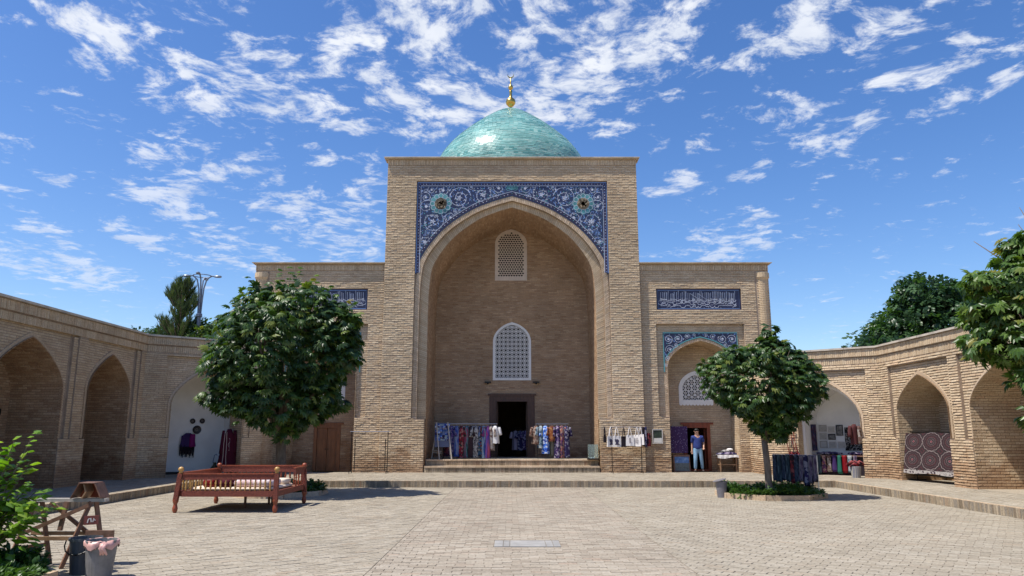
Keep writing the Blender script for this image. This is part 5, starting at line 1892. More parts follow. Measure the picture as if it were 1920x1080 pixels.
# street lamp beyond the arcade
sb = Vector((-17.8, 42.0, -.95))
t = root('street_lamp', sb, 'tall blue-grey street lamp with four curved arms behind the left arcade', 'street lamp')
mb = MB()
mb.tube([sb, sb + Vector((0, 0, 9.3))], [.14, .11], 10)
mb.lathe([(.11, 9.2), (.17, 9.25), (.17, 9.4), (.10, 9.45)], sb, 10)
mb.build('pole', MT_LAMPGREY, t)
for i in range(4):
    a = R(8) + i * PI / 2
    ca, sa = math.cos(a), math.sin(a)
    am = MB()
    pts = [sb + Vector((ca * r_, sa * r_, z)) for r_, z in ((.07, 9.3), (.10, 10.2), (.14, 10.9), (.26, 11.4), (.50, 11.62), (.80, 11.6))]
    am.tube(pts, .042, 7)
    ao = am.build('arm', MT_LAMPGREY, t)
    hd = MB()
    Mx = Matrix.Rotation(a, 3, 'Z') @ Matrix.Diagonal((.95, .5, .8))
    hd.lathe([(.05, -.09), (.20, -.07), (.24, 0), (.17, .07), (.04, .10)], sb + Vector((ca * .86, sa * .86, 11.6)), 12, M=Mx)
    hd.build('lamp_head', MT_LAMPGREY, ao)
rg = MB()
rg.tube([sb + Vector((.5 * math.cos(q * PI / 12), .5 * math.sin(q * PI / 12), 11.62)) for q in range(25)], .025, 6)
rg.build('ring', MT_LAMPGREY, t)

# ------------------------------------------------------------------ cloth materials
def fabric(name, cols, kind='floral', scale=14.0, rough=.85):
    m, nt, b = new_mat(name)
    P = nd(nt, 'ShaderNodeTexCoord').outputs['Object']
    if kind == 'floral':
        t = nd(nt, 'ShaderNodeTexVoronoi', {'Vector': P, 'Scale': scale}).outputs['Color']
        f = nd(nt, 'ShaderNodeSeparateColor', {0: t}).outputs[0]
    elif kind == 'ikat':
        v = nd(nt, 'ShaderNodeMapping', {'Vector': P, 'Scale': (1.0, 1.0, .28)}).outputs[0]
        f = nd(nt, 'ShaderNodeTexNoise', {'Vector': v, 'Scale': scale, 'Detail': 3.0, 'Roughness': .6}).outputs[0]
        f = nd(nt, 'ShaderNodeMapRange', {0: f, 1: .3, 2: .7, 3: 0.0, 4: 1.0}).outputs[0]
    elif kind == 'stripe':
        f = nd(nt, 'ShaderNodeTexWave', {'Vector': P, 'Scale': scale, 'Distortion': 1.5, 'Detail': 2.0}, bands_direction='X').outputs['Fac']
    else:
        f = nd(nt, 'ShaderNodeTexNoise', {'Vector': P, 'Scale': scale}).outputs[0]
    if max(cols[0]) < .6:
        cols = [tuple(.62 * x for x in q) for q in cols]      # all colours scaled darker, palest cloths excepted
    k = len(cols)
    c = ramp(nt, f, [(i / k, q) for i, q in enumerate(cols)], 'CONSTANT' if kind == 'floral' else 'LINEAR')
    nt.links.new(c, b.inputs['Base Color'])
    b.inputs['Roughness'].default_value = rough
    b.inputs['Specular IOR Level'].default_value = .2
    return m


def clear_rack(name, x0, x1, y, z0, z1, label, mt, depth=.42, double=False, group=None, wheels=True):
    t = root(name, ((x0 + x1) / 2, y, z0), label, 'clothes rack', group)
    r_ = .016
    for x in (x0, x1):
        b = MB()
        b.tube([(x, y, z0 + .07), (x, y, z1)], r_, 8)
        if double:
            b.tube([(x + (.12 if x == x0 else -.12), y + .16, z0 + .07), (x + (.12 if x == x0 else -.12), y + .16, z1 - .30)], r_, 8)
        b.build('upright', mt, t)
        b = MB()
        b.tube([(x, y - depth / 2, z0 + .07), (x, y + depth / 2, z0 + .07)], r_, 8)
        fo = b.build('foot', mt, t)
        if wheels:
            for yy in (y - depth / 2, y + depth / 2):
                w = MB()
                w.lathe([(.012, -.014), (.034, -.012), (.034, .012), (.012, .014)], (x, yy, z0 + .034), 10, M=Matrix.Rotation(PI / 2, 3, 'Y'))
                w.build('caster', MT_BLACKMETAL, fo)
    b = MB()
    b.tube([(x0 - .06, y, z1), (x1 + .06, y, z1)], .014, 8)
    b.build('rail', MT_STEEL, t)
    if double:
        b = MB()
        b.tube([(x0 + .0, y + .01, z1 - .06), (x1, y + .01, z1 - .06)], .010, 8)
        b.build('rail', mt, t)
    for zz in ((z0 + .10, z0 + .22) if double else (z0 + .16,)):
        b = MB()
        b.tube([(x0, y, zz), (x1, y, zz)], .011, 8)
        b.build('shelf_bar', mt, t)
    return t


def robe(x, y, ztop, ln, w, d, mt, label, sleeves=.42, rot=0.0, flare=1.15, group=None, cat='robe', name='robe'):
    """hanging garment: pleated body tapering to the shoulders, two limp sleeves, hanger hook as a part"""
    mb = MB()
    n, k = 18, 10
    ph = random.uniform(0, 6)
    ca, sa = math.cos(rot), math.sin(rot)
    ring = []
    for i in range(k + 1):
        t = i / k
        hw = w * (.20 if i == 0 else (.46 if i == 1 else .50 * (1 + (flare - 1) * t)))
        hd = d * (.25 if i == 0 else .42 + .12 * t)
        for j in range(n):
            a = 2 * PI * j / n
            f = 1 + (.16 * t) * math.sin(5 * a + ph) + .05 * math.sin(11 * a + ph * 2)
            px, py = hw * math.cos(a) * f, hd * math.sin(a) * f
            z = ztop - .04 - ln * t + (.06 * abs(math.cos(a)) * -1 if i == 1 else 0) + (random.uniform(-.015, .015) if i == k else 0)
            ring.append((x + px * ca - py * sa, y + px * sa + py * ca, z))
    fs = [(i * n + j, (i + 1) * n + j, (i + 1) * n + (j + 1) % n, i * n + (j + 1) % n) for i in range(k) for j in range(n)]
    fs.append(tuple(range(n)))
    mb.add(ring, fs)
    if sleeves:
        for sg in (-1, 1):
            sx = sg * w * .44
            pts = []
            for q in range(5):
                t = q / 4
                lx, ly = sx + sg * (.05 + .05 * t), -.02 * t
                pts.append((x + lx * ca - ly * sa, y + lx * sa + ly * ca, ztop - .10 - sleeves * t))
            mb.tube(pts, [.055, .07, .075, .08, .085], 8)
    o = mb.thing(name, mt, label, cat, group, smooth=True, base=(x, y, ztop - ln))
    hk = MB()
    hk.tube([(x, y, ztop - .05), (x, y, ztop), (x, y + .02, ztop + .03), (x, y, ztop + .045)], .005, 5)
    hk.tube([(x - w * .4 * ca, y - w * .4 * sa, ztop - .085), (x, y, ztop - .04), (x + w * .4 * ca, y + w * .4 * sa, ztop - .085)], .008, 5)
    hk.build('hanger', MT_STEEL, o)
    return o


K = {
    'maroon': fabric('maroon_print', [(.10, .015, .03), (.03, .02, .06), (.20, .05, .08)]),
    'violet': fabric('violet_print', [(.05, .03, .16), (.16, .10, .30), (.03, .04, .18), (.35, .28, .42)]),
    'blue': fabric('blue_ikat', [(.02, .04, .22), (.05, .10, .42), (.30, .36, .55)], 'ikat', 9),
    'red': fabric('red_floral', [(.34, .02, .05), (.20, .02, .03), (.50, .22, .20), (.05, .05, .04)]),
    'teal': fabric('teal_pink_print', [(.06, .20, .22), (.40, .05, .13), (.16, .34, .36), (.03, .06, .05)], 'ikat', 6),
    'brown': fabric('brown_stripe', [(.06, .03, .03), (.14, .07, .07), (.03, .02, .03)], 'stripe', 7),
    'grey': fabric('grey_white_print', [(.48, .46, .43), (.10, .09, .10), (.60, .58, .55), (.25, .24, .24)]),
    'multi': fabric('dark_multicolour', [(.04, .10, .12), (.30, .30, .28), (.03, .02, .05), (.22, .05, .05), (.05, .14, .30)]),
    'aqua': fabric('aqua_ikat', [(.16, .36, .52), (.48, .60, .66), (.05, .12, .40)], 'ikat', 7),
    'crimson': fabric('crimson_blue', [(.40, .02, .10), (.06, .05, .30), (.42, .08, .16)], 'ikat', 5),
    'beige': fabric('beige_print', [(.46, .38, .32), (.20, .12, .10), (.55, .50, .46)]),
    'white': fabric('white_cotton', [(.62, .59, .56), (.70, .68, .66)], 'plain', 5),
    'tan': fabric('tan_print', [(.30, .19, .14), (.16, .07, .05), (.44, .33, .27)]),
    'paleblue': fabric('pale_teal_print', [(.24, .34, .40), (.48, .52, .54), (.06, .12, .20)]),
    'bright': fabric('bright_blue_floral', [(.05, .16, .60), (.22, .36, .72), (.55, .62, .76), (.03, .06, .28)]),
    'orange': fabric('rust_print', [(.34, .10, .03), (.16, .05, .03), (.44, .20, .08)]),
    'green': fabric('dark_olive_print', [(.05, .06, .04), (.14, .13, .08), (.28, .26, .20)], 'ikat', 8),
    'purple': fabric('purple_floral', [(.06, .02, .12), (.26, .18, .36), (.02, .02, .08), (.42, .36, .46)]),
    'coral': fabric('coral_floral', [(.42, .16, .12), (.20, .06, .16), (.50, .32, .26), (.08, .04, .10)]),
    'navy': fabric('navy_white_print', [(.03, .03, .10), (.36, .34, .42), (.05, .03, .12)]),
    'wine': fabric('wine_velvet', [(.085, .006, .022), (.11, .010, .03)], 'plain', 4),
    'magenta': fabric('magenta_silk', [(.42, .03, .25), (.30, .02, .18)], 'plain', 4),
    'indigo': fabric('indigo_silk', [(.045, .022, .12), (.08, .04, .17)], 'plain', 4),
    'black': fabric('black_cotton', [(.022, .016, .020), (.03, .022, .03)], 'plain', 6),
    'bw': fabric('black_and_white_beads', [(.015, .014, .016), (.50, .48, .45), (.02, .02, .02), (.03, .03, .03), (.42, .40, .38)], 'floral', 26),
    'scarf': fabric('dark_blue_scarf', [(.02, .03, .07), (.08, .12, .17), (.02, .02, .05), (.20, .24, .30)], 'ikat', 10),
    'plum': fabric('plum_scarf', [(.05, .03, .08), (.16, .11, .18), (.30, .26, .30), (.03, .02, .05)], 'ikat', 9),
    'slate': fabric('slate_scarf', [(.05, .09, .11), (.03, .05, .07), (.14, .20, .22)], 'ikat', 9),
    'redscarf': fabric('red_chequered_scarf', [(.26, .03, .04), (.05, .02, .03), (.40, .10, .10)], 'floral', 11),
    'quilt': fabric('pink_white_quilt', [(.62, .44, .44), (.56, .36, .40), (.66, .58, .58)], 'stripe', 3),
    'peach': fabric('peach_cotton', [(.66, .50, .36), (.70, .58, .46)], 'plain', 4),
    'cherry': fabric('cherry_satin', [(.40, .015, .022), (.28, .010, .018)], 'plain', 3, .45),
    'lilac': fabric('lilac_cotton', [(.46, .34, .46), (.56, .44, .52)], 'plain', 3),
}

# ------------------------------------------------------------------ shop in front of the tomb door
clear_rack('clothes_rack', -2.95, -.70, 32.85, FLOOR, 2.19, 'long clothes rack full of printed robes left of the dark doorway', MT_BLACKMETAL)
G1 = 'robes on the long rack left of the doorway'
for (x, k_, w, ln, sl, lab) in (
        (-2.78, 'maroon', .26, 1.28, .40, 'dark maroon print robe at the end of the long rack beside the easel'),
        (-2.60, 'violet', .26, 1.20, .40, 'violet and white print robe beside the blue ones on the long rack'),
        (-2.40, 'blue', .27, 1.30, .44, 'deep blue ikat robe between the violet robe and the red one'),
        (-2.18, 'red', .26, 1.36, .40, 'red floral robe hanging in the left half of the long rack'),
        (-1.96, 'teal', .26, 1.34, .42, 'teal robe with pink patches next to the red floral robe'),
        (-1.76, 'brown', .24, 1.32, .40, 'dark brown striped robe in the middle of the long rack'),
        (-1.57, 'grey', .26, 1.34, .42, 'grey and white print robe right of the brown striped one'),
        (-1.38, 'multi', .25, 1.30, .40, 'dark many-coloured robe between the grey robe and the pale blue one'),
        (-1.22, 'aqua', .25, 1.36, .40, 'pale aqua and blue ikat robe on the right half of the long rack'),
        (-1.05, 'crimson', .22, 1.36, .40, 'narrow crimson robe with blue sleeves on the long rack'),
        (-.90, 'beige', .25, 1.05, .40, 'beige print robe with a ragged hem near the doorway'),
        (-.74, 'white', .30, .74, .34, 'short plain white blouse at the doorway end of the long rack')):
    robe(x, 32.85 + random.uniform(-.03, .03), 2.15, ln, w, .34, K[k_], lab, sl, random.uniform(-.5, .5), group=G1)
clear_rack('clothes_rack', 1.10, 2.40, 33.1, FLOOR, 2.19, 'shorter clothes rack with hanging prints right of the dark doorway', MT_BLACKMETAL)
G2 = 'garments on the short rack right of the doorway'
for (x, k_, w, ln, sl, lab) in (
        (1.04, 'tan', .28, .78, .40, 'short tan and brown print blouse nearest the door frame on the right rack'),
        (1.25, 'paleblue', .24, .95, .36, 'pale teal print tunic between the tan blouse and the bright blue robe'),
        (1.45, 'bright', .30, 1.18, .40, 'bright blue floral robe on the right rack'),
        (1.72, 'orange', .28, .66, .36, 'short rust brown print blouse on the right rack'),
        (1.70, 'green', .24, 1.30, 0, 'long dark olive skirt hanging under the rust brown blouse'),
        (1.98, 'purple', .26, 1.38, .40, 'dark purple floral robe left of the coral one on the right rack'),
        (2.17, 'coral', .26, 1.36, .42, 'coral and plum floral robe on the right rack'),
        (2.36, 'navy', .26, 1.34, .40, 'navy and white print robe at the outer end of the right rack')):
    robe(x, 33.1 + (.06 if k_ == 'green' else random.uniform(-.03, .03)), 2.15, ln, w, .34, K[k_], lab, sl, random.uniform(-.5, .5), group=G2)
G3 = 'clothes in the dark passage'
for (x, y, k_, lab) in ((.18, 36.3, 'lilac', 'pale lilac blouse hanging in the gloom of the tomb doorway'), (.42, 36.1, 'navy', 'dark print dress hanging inside the tomb doorway on the right'), (.62, 36.0, 'purple', 'purple print scarf dress just inside the right door jamb')):
    robe(x, y, 1.95, .9, .30, .3, K[k_], lab, .3, group=G3)
rl = MB()
rl.tube([(.0, 36.15, 2.0), (.74, 36.15, 2.0)], .012, 6)
rl.tube([(.05, 36.15, .70), (.05, 36.15, 2.0)], .012, 6)
rl.tube([(.70, 36.15, .70), (.70, 36.15, 2.0)], .012, 6)
rl.thing('clothes_rail', MT_BLACKMETAL, 'small black clothes rail in the gloom of the tomb doorway', 'clothes rail')

# easel draped with small blue pieces
t = root('easel', (-2.95, 32.35, FLOOR), 'folding wooden easel with a board of blue pouches at the left end of the iwan', 'easel')
for (a, b) in (((-3.42, 32.55, FLOOR), (-3.20, 32.42, 2.22)), ((-3.04, 32.0, FLOOR), (-3.22, 32.35, 2.25)), ((-2.52, 32.0, FLOOR), (-2.74, 32.35, 2.25)), ((-2.62, 32.65, FLOOR), (-2.78, 32.42, 2.22))):
    m = MB()
    m.bar(a, b, .035)
    m.build('leg', MT_GREYWOOD, t)
for z in (1.0, 1.07):
    m = MB()
    m.bar((-3.36, 32.5, z), (-2.98, 32.1, z - .03), .03)
    m.build('brace', MT_GREYWOOD, t)
m = MB()
FE = Frame((-3.28, 32.30, 1.22), (1, .0, 0), (0, .12, 1), None)
m.poly(FE, [(0, 0), (.72, 0), (.60, 1.0), (.02, 1.02)], (), 0.02, -.02)
m.build('board', M('grey_blue_board', (.10, .12, .20), .7), t)
for i in range(9):
    for j in range(6):
        m = MB()
        z = .30 + i * .078
        m.box(FE(.06 + j * .105 + random.uniform(-.015, .015), z, .045), (.10, .02, .075), Matrix.Rotation(random.uniform(-.3, .3), 3, 'Y'))
        m.build('pouch', (K['bright'], K['blue'], K['aqua'], K['navy'])[(i + j * 3 + random.randrange(2)) % 4], t)

# small glass case at the right end of the iwan step
MT_GLASS, nt_, b_ = new_mat('case_glass')
b_.inputs['Base Color'].default_value = (.75, .86, .84, 1)
b_.inputs['Roughness'].default_value = .05
b_.inputs['Transmission Weight'].default_value = .9
b_.inputs['IOR'].default_value = 1.3
t = root('glass_case', (3.36, 31.75, FLOOR), 'small empty glass display case at the right end of the iwan step', 'display case')
for (x0, x1, y0, y1) in ((3.16, 3.56, 31.60, 31.608), (3.16, 3.168, 31.61, 31.9), (3.552, 3.56, 31.61, 31.9), (3.16, 3.56, 31.902, 31.91)):
    m = MB()
    m.bx(x0, x1, y0, y1, FLOOR + .06, 1.34)
    m.build('pane', MT_GLASS, t)
m = MB()
m.bx(3.13, 3.59, 31.58, 31.93, FLOOR, FLOOR + .05)
m.build('base', MT_BLACKMETAL, t)
m = MB()
m.bx(3.22, 3.42, 31.66, 31.82, FLOOR + .052, FLOOR + .11)
m.build('folded_cloth', K['white'], t)

# ------------------------------------------------------------------ empty rack on the left, tote rack on the right
clear_rack('clothes_rack', -6.52, -5.04, 30.95, PZ, 1.86, 'empty black double clothes rack standing before the left pier of the portal', MT_BLACKMETAL, .5, True)
clear_rack('clothes_rack', 4.06, 5.26, 31.05, PZ, 2.04, 'black wheeled rack hung with tote bags before the right pier of the portal', MT_BLACKMETAL, .4)
MT_INK = M('printed_ink', (.05, .04, .08), .8)
MT_CANVAS = M('canvas_cotton', (.72, .68, .65), .9, noise=.05)


def tote(x, y, ztop, w, h, hl, mt, label, art, rot=0.0, tilt=0.0):
    Mx = Matrix.Rotation(rot, 3, 'Z') @ Matrix.Rotation(tilt, 3, 'Y')
    b = Vector((x, y, ztop))
    mb = MB()
    n = 8
    vs = []
    for i in range(6):
        tt = i / 5
        for j in range(n):
            a = 2 * PI * j / n
            e = .012 + .03 * tt
            px = w / 2 * (.90 + .10 * tt) * (1 if abs(math.cos(a)) > .5 else abs(math.cos(a)) * 1.2) * (1 if math.cos(a) > 0 else -1)
            py = e * math.sin(a)
            vs.append(b + Mx @ Vector((px, py, -hl - h * tt)))
    fs = [(i * n + j, (i + 1) * n + j, (i + 1) * n + (j + 1) % n, i * n + (j + 1) % n) for i in range(5) for j in range(n)]
    fs.append(tuple(5 * n + j for j in range(n)))
    mb.add(vs, fs)
    o = mb.thing('tote_bag', mt, label, 'tote bag', 'bags hung along the wheeled rack', smooth=False, base=b + Vector((0, 0, -hl - h)))
    hd = MB()
    for yy in (-.018, .018):
        hd.tube([b + Mx @ Vector(p) for p in ((-w * .22, yy, -hl - .03), (-w * .10, yy, -hl * .3), (0, yy * .3, .015), (w * .10, yy, -hl * .3), (w * .22, yy, -hl - .03))], .014, 5)
    hd.build('handle', mt, o)
    if art:
        F = Frame(b + Mx @ Vector((0, -.050, -hl - h)), Mx @ Vector((1, 0, 0)), Mx @ Vector((0, 0, 1)), Mx @ Vector((0, -1, 0)))
        pr = MB()
        if art == 'face':
            pr.disc(F, (0, h * .52), w * .22, .006, 12)
            pr.poly(F, [(-w * .26, h * .18), (w * .26, h * .18), (w * .12, h * .40), (-w * .14, h * .40)], (), .0065)
            pr.poly(F, [(-w * .25, h * .45), (-w * .12, h * .45), (-w * .18, h * .78), (-w * .27, h * .66)], (), .007)
        elif art == 'column':
            for i in range(9):
                pr.poly(F, [(-w * .11, h * (.25 + i * .058)), (w * .11, h * (.25 + i * .058)), (w * .09, h * (.285 + i * .058)), (-w * .09, h * (.285 + i * .058))], (), .006)
        else:
            pr.ribbon(F, [(-w * .16, h * .25), (w * .16, h * .25), (w * .16, h * .72), (-w * .16, h * .72)], .012, .006, closed=True)
            for i in range(5):
                pr.ribbon(F, [(-w * .10, h * (.32 + i * .085)), (w * .10, h * (.34 + i * .085))], .018, .0065)
        pr.build('print', MT_INK, o)


for (x, w, h, hl, k_, art, rot, lab) in (
        (3.78, .16, .32, .28, 'black', None, .9, 'narrow dark bag hanging at the left end of the tote rack'),
        (4.02, .36, .44, .34, 'c', 'face', .5, 'white tote bag with a half-hidden dark print, second from the left'),
        (4.27, .36, .44, .34, 'c', 'face', .1, 'white tote bag with a dark portrait print next to the black bag'),
        (4.56, .24, .42, .36, 'black', None, .2, 'plain black tote bag between two white ones'),
        (4.80, .34, .42, .32, 'c', 'column', 0, 'white tote bag with a column of dark letters hanging on its own'),
        (5.10, .32, .46, .30, 'c', 'box', -.5, 'white tote bag with a small framed print turned sideways'),
        (5.24, .32, .42, .28, 'c', None, -.6, 'plain white tote bag at the right of the white ones')):
    tote(x, 31.03, 2.03, w, h, hl, MT_CANVAS if k_ == 'c' else K[k_], lab, art, rot)


def hank(x, y, ztop, ln, w, mt, label, group, cat='scarf', rot=0.0, top=None):
    """scarf folded over a rail: a narrow fall of folds with an uneven hem"""
    mb = MB()
    n, k = 12, 8
    ph = random.uniform(0, 6)
    ca, sa = math.cos(rot), math.sin(rot)
    vs = []
    for i in range(k + 1):
        t = i / k
        for j in range(n):
            a = 2 * PI * j / n
            f = 1 + .22 * math.sin(4 * a + ph + t * 1.5)
            px, py = w / 2 * math.cos(a) * f * (.8 + .25 * t), .045 * math.sin(a) * f
            vs.append((x + px * ca - py * sa, y + px * sa + py * ca, ztop - ln * t * (1 + (.05 * math.sin(3 * a + ph) if i == k else 0))))
    fs = [(i * n + j, (i + 1) * n + j, (i + 1) * n + (j + 1) % n, i * n + (j + 1) % n) for i in range(k) for j in range(n)]
    fs += [tuple(range(n)), tuple(k * n + j for j in reversed(range(n)))]
    mb.add(vs, fs)
    return mb.thing('scarf', mt, label, cat, group, smooth=True, base=(x, y, ztop - ln))


hank(5.36, 31.05, 2.05, .74, .12, K['black'], 'black scarf beside the last white tote bag', 'scarves at the end of the tote rack')
hank(5.46, 31.05, 2.05, .80, .10, K['navy'], 'navy and white scarf between the black scarf and the red one', 'scarves at the end of the tote rack')
hank(5.58, 31.08, 1.80, .52, .16, K['redscarf'], 'dark red chequered scarf at the right end of the tote rack', 'scarves at the end of the tote rack')

# framed picture on the wing plinth
MT_FRAMEWHITE = M('pale_frame', (.58, .54, .50), .6)
MT_PAPER = M('picture_paper', (.62, .60, .56), .8)


def picture(name, F, u, v, w, h, mt_art, label, frame_mt=None, fw=.03, cat='picture', group=None, lower=None):
    t = root(name, F(u + w / 2, v, .02), label, cat, group)
    m = MB()
    m.poly(F, [(u, v), (u + w, v), (u + w, v + h), (u, v + h)], [[(u + fw, v + fw), (u + w - fw, v + fw), (u + w - fw, v + h - fw), (u + fw, v + h - fw)]], .035, .004)
    m.build('frame', frame_mt or MT_FRAMEWHITE, t)
    m = MB()
    m.poly(F, [(u + fw, v + fw), (u + w - fw, v + fw), (u + w - fw, v + h - fw), (u + fw, v + h - fw)], (), .02, .006)
    m.build('sheet', mt_art, t)
    if lower:
        m = MB()
        m.poly(F, [(u + fw * 1.6, v + fw * 1.4), (u + w - fw * 1.4, v + fw * 1.2), (u + w - fw * 1.5, v + h * .40), (u + fw * 2, v + h * .38)], (), .028, .022)
        m.build('card', lower, t)
    return t


def art_mat(name, stops, scale=4.0, stretch=(1, 1, 1)):
    m, nt, b = new_mat(name)
    P = nd(nt, 'ShaderNodeMapping', {'Vector': nd(nt, 'ShaderNodeTexCoord').outputs['Object'], 'Scale': stretch}).outputs[0]
    f = nd(nt, 'ShaderNodeTexNoise', {'Vector': P, 'Scale': scale, 'Detail': 5.0, 'Roughness': .65}).outputs[0]
    nt.links.new(ramp(nt, f, stops), b.inputs['Base Color'])
    b.inputs['Roughness'].default_value = .6
    return m


FWg = Frame((0, YW - .028, 0), (1, 0, 0), (0, 0, 1), (0, -1, 0))
picture('framed_picture', FWg, 5.83, 1.37, .43, .58, art_mat('dark_green_photo', [(.3, (.008, .010, .008)), (.6, (.03, .05, .03)), (.75, (.10, .13, .08))], 6), 'pale framed dark picture with a white card, leaning on the wall by the tote rack', lower=MT_PAPER)
FEm = Frame((6.72, YW + .50, 0), (.60, .0, 0), (0, .06, 1), (0, -1, 0))
# purple embroidered panel and the landscape under it
m_, nt_, b_ = new_mat('purple_embroidery')
P_ = nd(nt_, 'ShaderNodeTexCoord').outputs['Object']
f_ = nd(nt_, 'ShaderNodeTexVoronoi', {'Vector': P_, 'Scale': 15.0}).outputs['Distance']
nt_.links.new(ramp(nt_, f_, [(0, (.42, .38, .50)), (.16, (.30, .25, .40)), (.24, (.050, .018, .085)), (1, (.038, .014, .07))]), b_.inputs['Base Color'])
b_.inputs['Roughness'].default_value = .85
m = MB()
cols = 13
vs = []
for i in range(9):
    for j in range(cols):
        vs.append((6.66 + .74 * j / (cols - 1), YW + .46 + .012 * math.sin(j * 1.7) * (i / 8) - .02 * i / 8, 2.08 - 1.10 * i / 8))
m.add(vs, [(i * cols + j, (i + 1) * cols + j, (i + 1) * cols + j + 1, i * cols + j + 1) for i in range(8) for j in range(cols - 1)])
vb = [(p[0], p[1] + .012, p[2]) for p in vs]
m.add(vb, [(i * cols + j, i * cols + j + 1, (i + 1) * cols + j + 1, (i + 1) * cols + j) for i in range(8) for j in range(cols - 1)])
m.thing('embroidered_hanging', m_, 'dark purple hanging with white embroidered sprigs left of the open door', 'wall hanging')
FLs = Frame((6.76, YW + .40, PZ), (1, 0, 0), (0, .14, 1), (0, -1, .14))
land = root('landscape_painting', (7.05, YW + .42, PZ), 'framed landscape painting with blue sky, standing on the ground below the purple hanging', 'painting')
for (a, b, mt) in ((.36, .62, art_mat('painted_sky', [(.35, (.05, .13, .34)), (.6, (.16, .28, .50)), (.7, (.55, .60, .66))], 5)), (.03, .36, art_mat('painted_valley', [(.35, (.05, .06, .05)), (.5, (.16, .18, .17)), (.62, (.08, .10, .10)), (.75, (.36, .37, .36))], 9))):
    m = MB()
    m.poly(FLs, [(.06, a + .002), (.66, a + .002), (.66, b), (.06, b)], (), .012, .0)
    m.build('canvas', mt, land)
m = MB()
m.poly(FLs, [(.0, 0), (.70, 0), (.70, .70), (.0, .70)], [[(.06, .03), (.66, .03), (.66, .62), (.06, .62)]], .03, -.01)
m.build('frame', MT_OLDWOOD, land)

# table with folded textiles right of the door
t = root('side_table', (9.05, 32.35, PZ), 'small wooden table under a white cloth right of the open door', 'table')
for (x, y) in ((8.74, 32.15), (9.40, 32.10), (8.74, 32.55), (9.40, 32.55)):
    m = MB()
    m.bar((x, y, PZ), (x, y, .86), .05)
    m.build('leg', MT_PINEWOOD, t)
for (a, b) in (((8.74, 32.15, .50), (9.40, 32.10, .50)), ((8.74, 32.15, .50), (8.74, 32.55, .50)), ((9.40, 32.10, .50), (9.40, 32.55, .50))):
    m = MB()
    m.bar(a, b, .04)
    m.build('stretcher', MT_PINEWOOD, t)
m = MB()
m.bx(8.64, 9.50, 32.02, 32.62, .86, .89)
m.build('tabletop', MT_PINEWOOD, t)
m = MB()
vs = []
for i, (yy, zz) in enumerate(((32.64, .84), (32.63, .895), (32.0, .896), (31.99, .84), (31.985, .78))):
    for j in range(15):
        x = 8.60 + .94 * j / 14
        vs.append((x, yy + .012 * math.sin(j * 2.1) * (i > 2), zz - (.03 * math.sin(j * .45) if i == 4 else 0)))
m.add(vs, [(i * 15 + j, (i + 1) * 15 + j, (i + 1) * 15 + j + 1, i * 15 + j + 1) for i in range(4) for j in range(14)])
m.thing('tablecloth', K['white'], 'white cloth spread over the small table by the open door', 'tablecloth')
for i, (x, y, z, rx, ry, rz, k_) in enumerate(((8.86, 32.30, .94, .22, .2, .05, 'navy'), (9.12, 32.25, .955, .24, .2, .07, 'purple'), (9.34, 32.32, .94, .17, .18, .05, 'navy'), (9.05, 32.32, 1.05, .2, .16, .06, 'grey'), (9.22, 32.34, 1.12, .14, .12, .05, 'white'))):
    m = MB()
    n = 14
    pr = [(.05, -1), (.85, -.75), (1.0, -.1), (.8, .6), (.3, .95)]
    vs = []
    for (r_, q) in pr:
        for j in range(n):
            a = 2 * PI * j / n
            f = 1 + .14 * math.sin(3 * a + i) + .08 * math.sin(7 * a + i * 2)
            vs.append((x + rx * r_ * f * math.cos(a), y + ry * r_ * f * math.sin(a), z + rz * q))
    fs = [(a * n + j, a * n + (j + 1) % n, (a + 1) * n + (j + 1) % n, (a + 1) * n + j) for a in range(len(pr) - 1) for j in range(n)]
    fs += [tuple(reversed(range(n))), tuple((len(pr) - 1) * n + j for j in range(n))]
    m.add(vs, fs)
    m.thing('folded_textile', K[k_], ('crumpled navy and white cloth at the left of the table by the open door', 'purple print cloth in the middle of the table by the open door', 'navy print cloth at the right edge of the table by the open door', 'grey print cloth lying on top of the purple one on the table', 'small white cloth topmost in the heap on the table')[i], 'folded cloth', 'cloths heaped on the small table', smooth=True)

# thin pole stand in front of the right wing
t = root('pole_stand', (9.95, 30.9, PZ), 'thin black pole on a low foot left of the right chestnut trunk', 'stand')
m = MB()
m.tube([(9.98, 30.0, PZ + .03), (9.98, 30.0, 1.75)], .016, 6)
m.build('pole', MT_BLACKMETAL, t)
for a in (0, 2.1, 4.2):
    m = MB()
    m.tube([(9.98, 30.0, PZ + .05), (9.98 + .25 * math.cos(a), 30.0 + .25 * math.sin(a), PZ + .012)], .014, 6)
    m.build('foot', MT_BLACKMETAL, t)
t.location = (9.98, 30.0, PZ)
ORG[t.name] = Vector((9.98, 30.0, PZ))
for c in t.children:
    for v_ in c.data.vertices:
        v_.co.x += 9.95 - 9.98
        v_.co.y += 30.9 - 30.0

